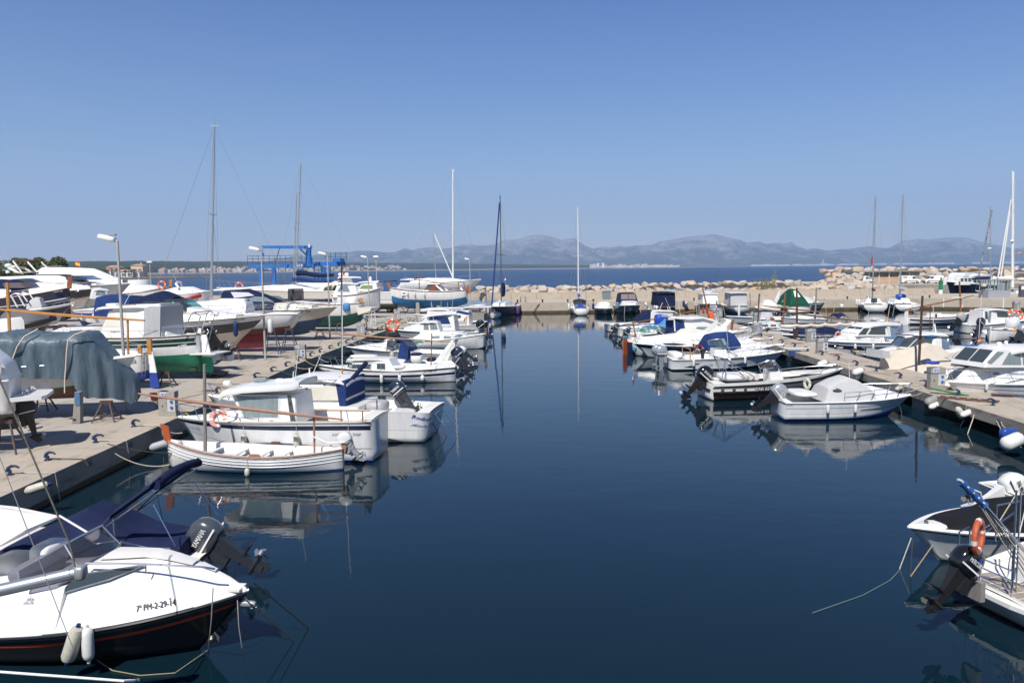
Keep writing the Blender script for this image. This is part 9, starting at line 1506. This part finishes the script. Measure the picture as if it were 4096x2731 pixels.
for lab,pts,m_ in (('pale line rising out of frame over the white outboard',[AY(4000,2080,16.5),AY(4180,1790,16.5)],ROPEW),('white backstay wire of the sailing boat at lower right',[AY(3990,2480,15),AY(4120,1960,15)],ALUW),('pale rope from the speedboat bow down to the water',[AY(3645,2150,17),P(3598,2275,0)],ROPEW),('dark rope from the speedboat bow down to the water',[AY(3652,2150,17),P(3640,2305,0)],ROPED),('tan rope from the speedboat side slanting down into the water',[AY(3730,2180,17),P(3642,2305,0)],mat('tan rope',(.35,.26,.13),.9)),('tan rope from the platform edge down into the water',[AY(3935,2505,14.4),P(3893,2540,0)],mat('tan rope',0)),('thin pale line drooping on the water from the speedboat moorings',[P(3600,2278,.01),P(3560,2320,.01),P(3450,2380,.01),P(3250,2450,.01)],mat('pale submerged line',(.10,.15,.17),.8))): rope(lab,pts,.011,m_)
# ================================================================ people
def skin(name,verts,edges,m,parent,sub=2):
 """one continuous surface grown round a skeleton; verts: (x,y,z,radius)"""
 me=bpy.data.meshes.new(name); me.from_pydata([v[:3] for v in verts],edges,[]); o=bpy.data.objects.new(name,me); col.objects.link(o); md=o.modifiers.new('s','SKIN'); me.skin_vertices[0].data
 for i,v in enumerate(verts): me.skin_vertices[0].data[i].radius=(v[3],v[3] if len(v)<5 else v[4]); me.skin_vertices[0].data[i].use_root=(i==0)
 md.use_smooth_shade=True; sb=o.modifiers.new('u','SUBSURF'); sb.levels=sb.render_levels=sub; me.materials.append(m); dg=bpy.context.evaluated_depsgraph_get(); dg.update()
 m2=bpy.data.meshes.new_from_object(o.evaluated_get(dg)); bpy.data.objects.remove(o); m2.name=name; q=bpy.data.objects.new(name,m2); col.objects.link(q)
 if not m2.materials: m2.materials.append(m)
 for p in m2.polygons: p.use_smooth=True
 if parent: q.parent=parent
 return q
def chain(*ids): return [(a,b) for a,b in zip(ids,ids[1:])]
def hand(V,E,w,d,side):
 """five fingers from wrist vertex w, pointing along d"""
 d=Vector(d).normalized(); s=Vector(side).normalized(); o=Vector(V[w][:3]); V.append((*(o+d*.06),.032,.016)); pm=len(V)-1; E.append((w,pm))
 for k,(off,L) in enumerate(((-.03,.07),(-.01,.08),(.01,.075),(.03,.06))):
  a=o+d*.10+s*off; V.append((*a,.010)); V.append((*(a+d*L*.6+Vector((0,0,-.01))),.009)); V.append((*(a+d*L+Vector((0,0,-.03))),.007)); n=len(V); E+= [(pm,n-3),(n-3,n-2),(n-2,n-1)]
 a=o+d*.05-s*.045; V.append((*a,.012)); V.append((*(a+d*.05-s*.02),.009)); n=len(V); E+=[(pm,n-2),(n-2,n-1)]
def person(loc,label,face,shirt,trs,sh_trs,mirror=1,scale=1.,hair=HAIR,rz=0):
 r=empty('person',loc,rz); tag(r,label,'person','people at work'); r.scale=(scale*mirror,scale,scale)
 # facing -x, bent forward at the hips
 hip=(0,0,.93); ch=(-.30,0,1.16); nk=(-.46,0,1.22); hd=(-.60,0,1.20)
 V=[(*hip,.13,.15),(-.14,0,1.06,.12,.15),(*ch,.12,.17),(*nk,.055),(*hd,.085,.08),(-.66,0,1.14,.075,.07)]
 E=chain(0,1,2,3,4,5)
 for s in(1,-1):
  n=len(V); V+=[(-.36,s*.19,1.18,.06),(-.44,s*.23,.95,.047),(-.58,s*.17,.74,.038),(-.62,s*.16,.70,.026)]; E+=[(2,n)]+chain(n,n+1,n+2,n+3); hand(V,E,n+3,(-.5,0,-.8),(0,s,0))
  n=len(V); V+=[(.02,s*.10,.88,.095),(-.03,s*.12,.50,.065),(.04,s*.13,.10,.042),(-.04,s*.13,.045,.045),(-.17,s*.14,.03,.035)]; E+=[(0,n)]+chain(n,n+1,n+2,n+3,n+4)
 body=skin('body',V,E,SKIN,r)
 V=[(-.04,0,.99,.15,.165),(-.16,0,1.08,.14,.165),(-.31,0,1.17,.14,.19),(-.40,0,1.20,.09)]; E=chain(0,1,2,3)
 for s in(1,-1): n=len(V); V+=[(-.35,s*.20,1.17,.085),(-.40,s*.22,1.05,.07)]; E+=[(2,n),(n,n+1)]
 skin('shirt',V,E,shirt,body)
 V=[(.0,0,.95,.155,.17)]; E=[]
 for s in(1,-1): n=len(V); V+=[(.02,s*.10,.86,.11),(-.03,s*.12,.50,.082),(.03,s*.13,.12,.07)]; E+=[(0,n)]+chain(n,n+1,n+2)
 skin('trousers',V,E,trs,body)
 skin('hair',[(-.55,0,1.26,.085),(-.62,0,1.24,.09),(-.66,0,1.19,.06)],chain(0,1,2),hair,body)
 mb=MB(); mb.loft(sbox((-.70,0,1.13),(.018,.014,.02),.9)); mb.build('nose',SKIN,body)
 for s in(1,-1): MB().loft(sbox((-.60,s*.082,1.18),(.02,.012,.03),.9)).build('ear',SKIN,body); MB().loft(sbox((-.715,s*.03,1.17),(.01,.012,.008),1)).build('eye',INK,body); MB().loft(sbox((-.10,s*.14,.035),(.15,.05,.045),.5)).build('shoe',WOODD,body)
 return r
x,z=MAN.q(2810,1420); p=MAN.W(x,MAN.side*.35,.32); person((p.x-.1,p.y,p.z+.02),'man in burgundy T-shirt and dark trousers bending forward in the long white boat','l',mat('burgundy shirt',(.14,.012,.06),.8),mat('charcoal trousers',(.03,.03,.033),.8),None)
p=P(1466,1314,.8); person((p.x,p.y,.8),'man in light blue shirt and tan trousers stooping on the yard by the ladder','l',mat('light blue shirt',(.16,.48,.66),.8),mat('tan trousers',(.33,.27,.18),.8),None)
r=empty('step_ladder',(P(1494,1300,.8).x,P(1494,1300,.8).y,.8)); tag(r,'white aluminium step ladder standing beside the stooping man','ladder')
for s_ in(1,-1): MB().tube([(-.28*s_,-.25,0),(-.16*s_,0,1.5)],.025,5).build('rail',ALUW,r); MB().tube([(-.28*s_,.35,0),(-.16*s_,0,1.5)],.02,5).build('strut',ALUW,r)
for k in range(5): w_=.27-.024*k; MB().box((0,-.23+.045*k,.28*(k+1)),(w_*2,.08,.025)).build('step',ALUW,r,smooth=0)
r=empty('yellow_hose_heap',P(1500,1314,.8)); tag(r,'flat heap of yellow hose at the feet of the stooping man','hose'); MB().tube([Vector((.5*math.cos(k*.8)*(1+.05*k)*.6,.2*math.sin(k*.8),.03)) for k in range(26)],.03,5).build('coil',ROPEY,r)
o=tag(MB().box((0,0,.06),(1.5,.35,.1)).build('white_plank',GEL,smooth=0,loc=P(1483,1320,.8)),'white plank lying on the yard in front of the stooping man','plank')
# rubble and clutter beside the far quay pedestal
for i in range(16): 
 p=P(1560+random.gauss(0,14),1272+random.uniform(-4,5),.8); o=bpy.data.objects.new('stone',BM[(1,0)] if (1,0) in BM else list(BM.values())[0]); col.objects.link(o); o.location=p; o.scale=(.22,.2,.16); o.rotation_euler=(0,0,random.random()*6); tag(o,'grey stone in the small rubble heap by the far left quay pedestal','stone','rubble heap on the left quay')
for i in range(7):
 fx=[1520,1545,1590,1625,1650,1610,1575][i]; rope('%s hose or rope trailing over the quay %s'%(['green','yellow','dark','pale','green','yellow','dark'][i],['left of the rubble','through the rubble','right of the rubble','toward the hardtop cruiser','by the cabin boat bow','beyond the far pedestal','in front of the rubble'][i]),[P(fx-25+k*9,1290-i*2+random.uniform(-8,8),.83) for k in range(8)],.03,[ROPEG,ROPEY,ROPED,ROPEW,ROPEG,ROPEY,ROPED][i],group='ropes strewn on the quay')
# tiny motorboat far out
b=Boat('motorboat','tiny white boat far out on the open sea left of the centre','motorboat',(2016,430),(2027,430),B=1.2,fs=.4,fb=.5,draft=.1); Cab(b,'cabin',[(.3,.5),(.5,1.2),(.9,1.2),(1.2,.6)],W=.8,k=.1)
# ---------------------------------------------------------------- air
def haze():
 m=bpy.data.materials.new('haze air'); m.use_nodes=True; N=m.node_tree.nodes; K=m.node_tree.links; N.remove(N['Principled BSDF'])
 v=N.new('ShaderNodeVolumePrincipled'); v.inputs['Color'].default_value=(.58,.76,1,1); v.inputs['Density'].default_value=HAZE; v.inputs['Anisotropy'].default_value=.1; K.new(v.outputs[0],N['Material Output'].inputs['Volume'])
 mb=MB(); mb.box((0,8350,720),(33000,17500,1450)); o=mb.build('haze',m,smooth=0); o['kind']='stuff'
print('boulders',nrock)
HAZE=9e-5
haze()
# tell repeats with the same words apart by their order in the photo
def screen_x(o): v=o.matrix_basis.translation-CP; return v.dot(cr)/max(.1,v.dot(cf))
dup={}
for o in col.objects:
 if not o.parent and o.get('group') and o.get('label'): dup.setdefault(o['label'],[]).append(o)
ON=ORD+['twenty-first','twenty-second','twenty-third','twenty-fourth','twenty-fifth']
for l_,os_ in dup.items():
 if 1<len(os_)<=25:
  for i,o in enumerate(sorted(os_,key=screen_x)): o['label']='%s, %s from left'%(l_,ON[i])
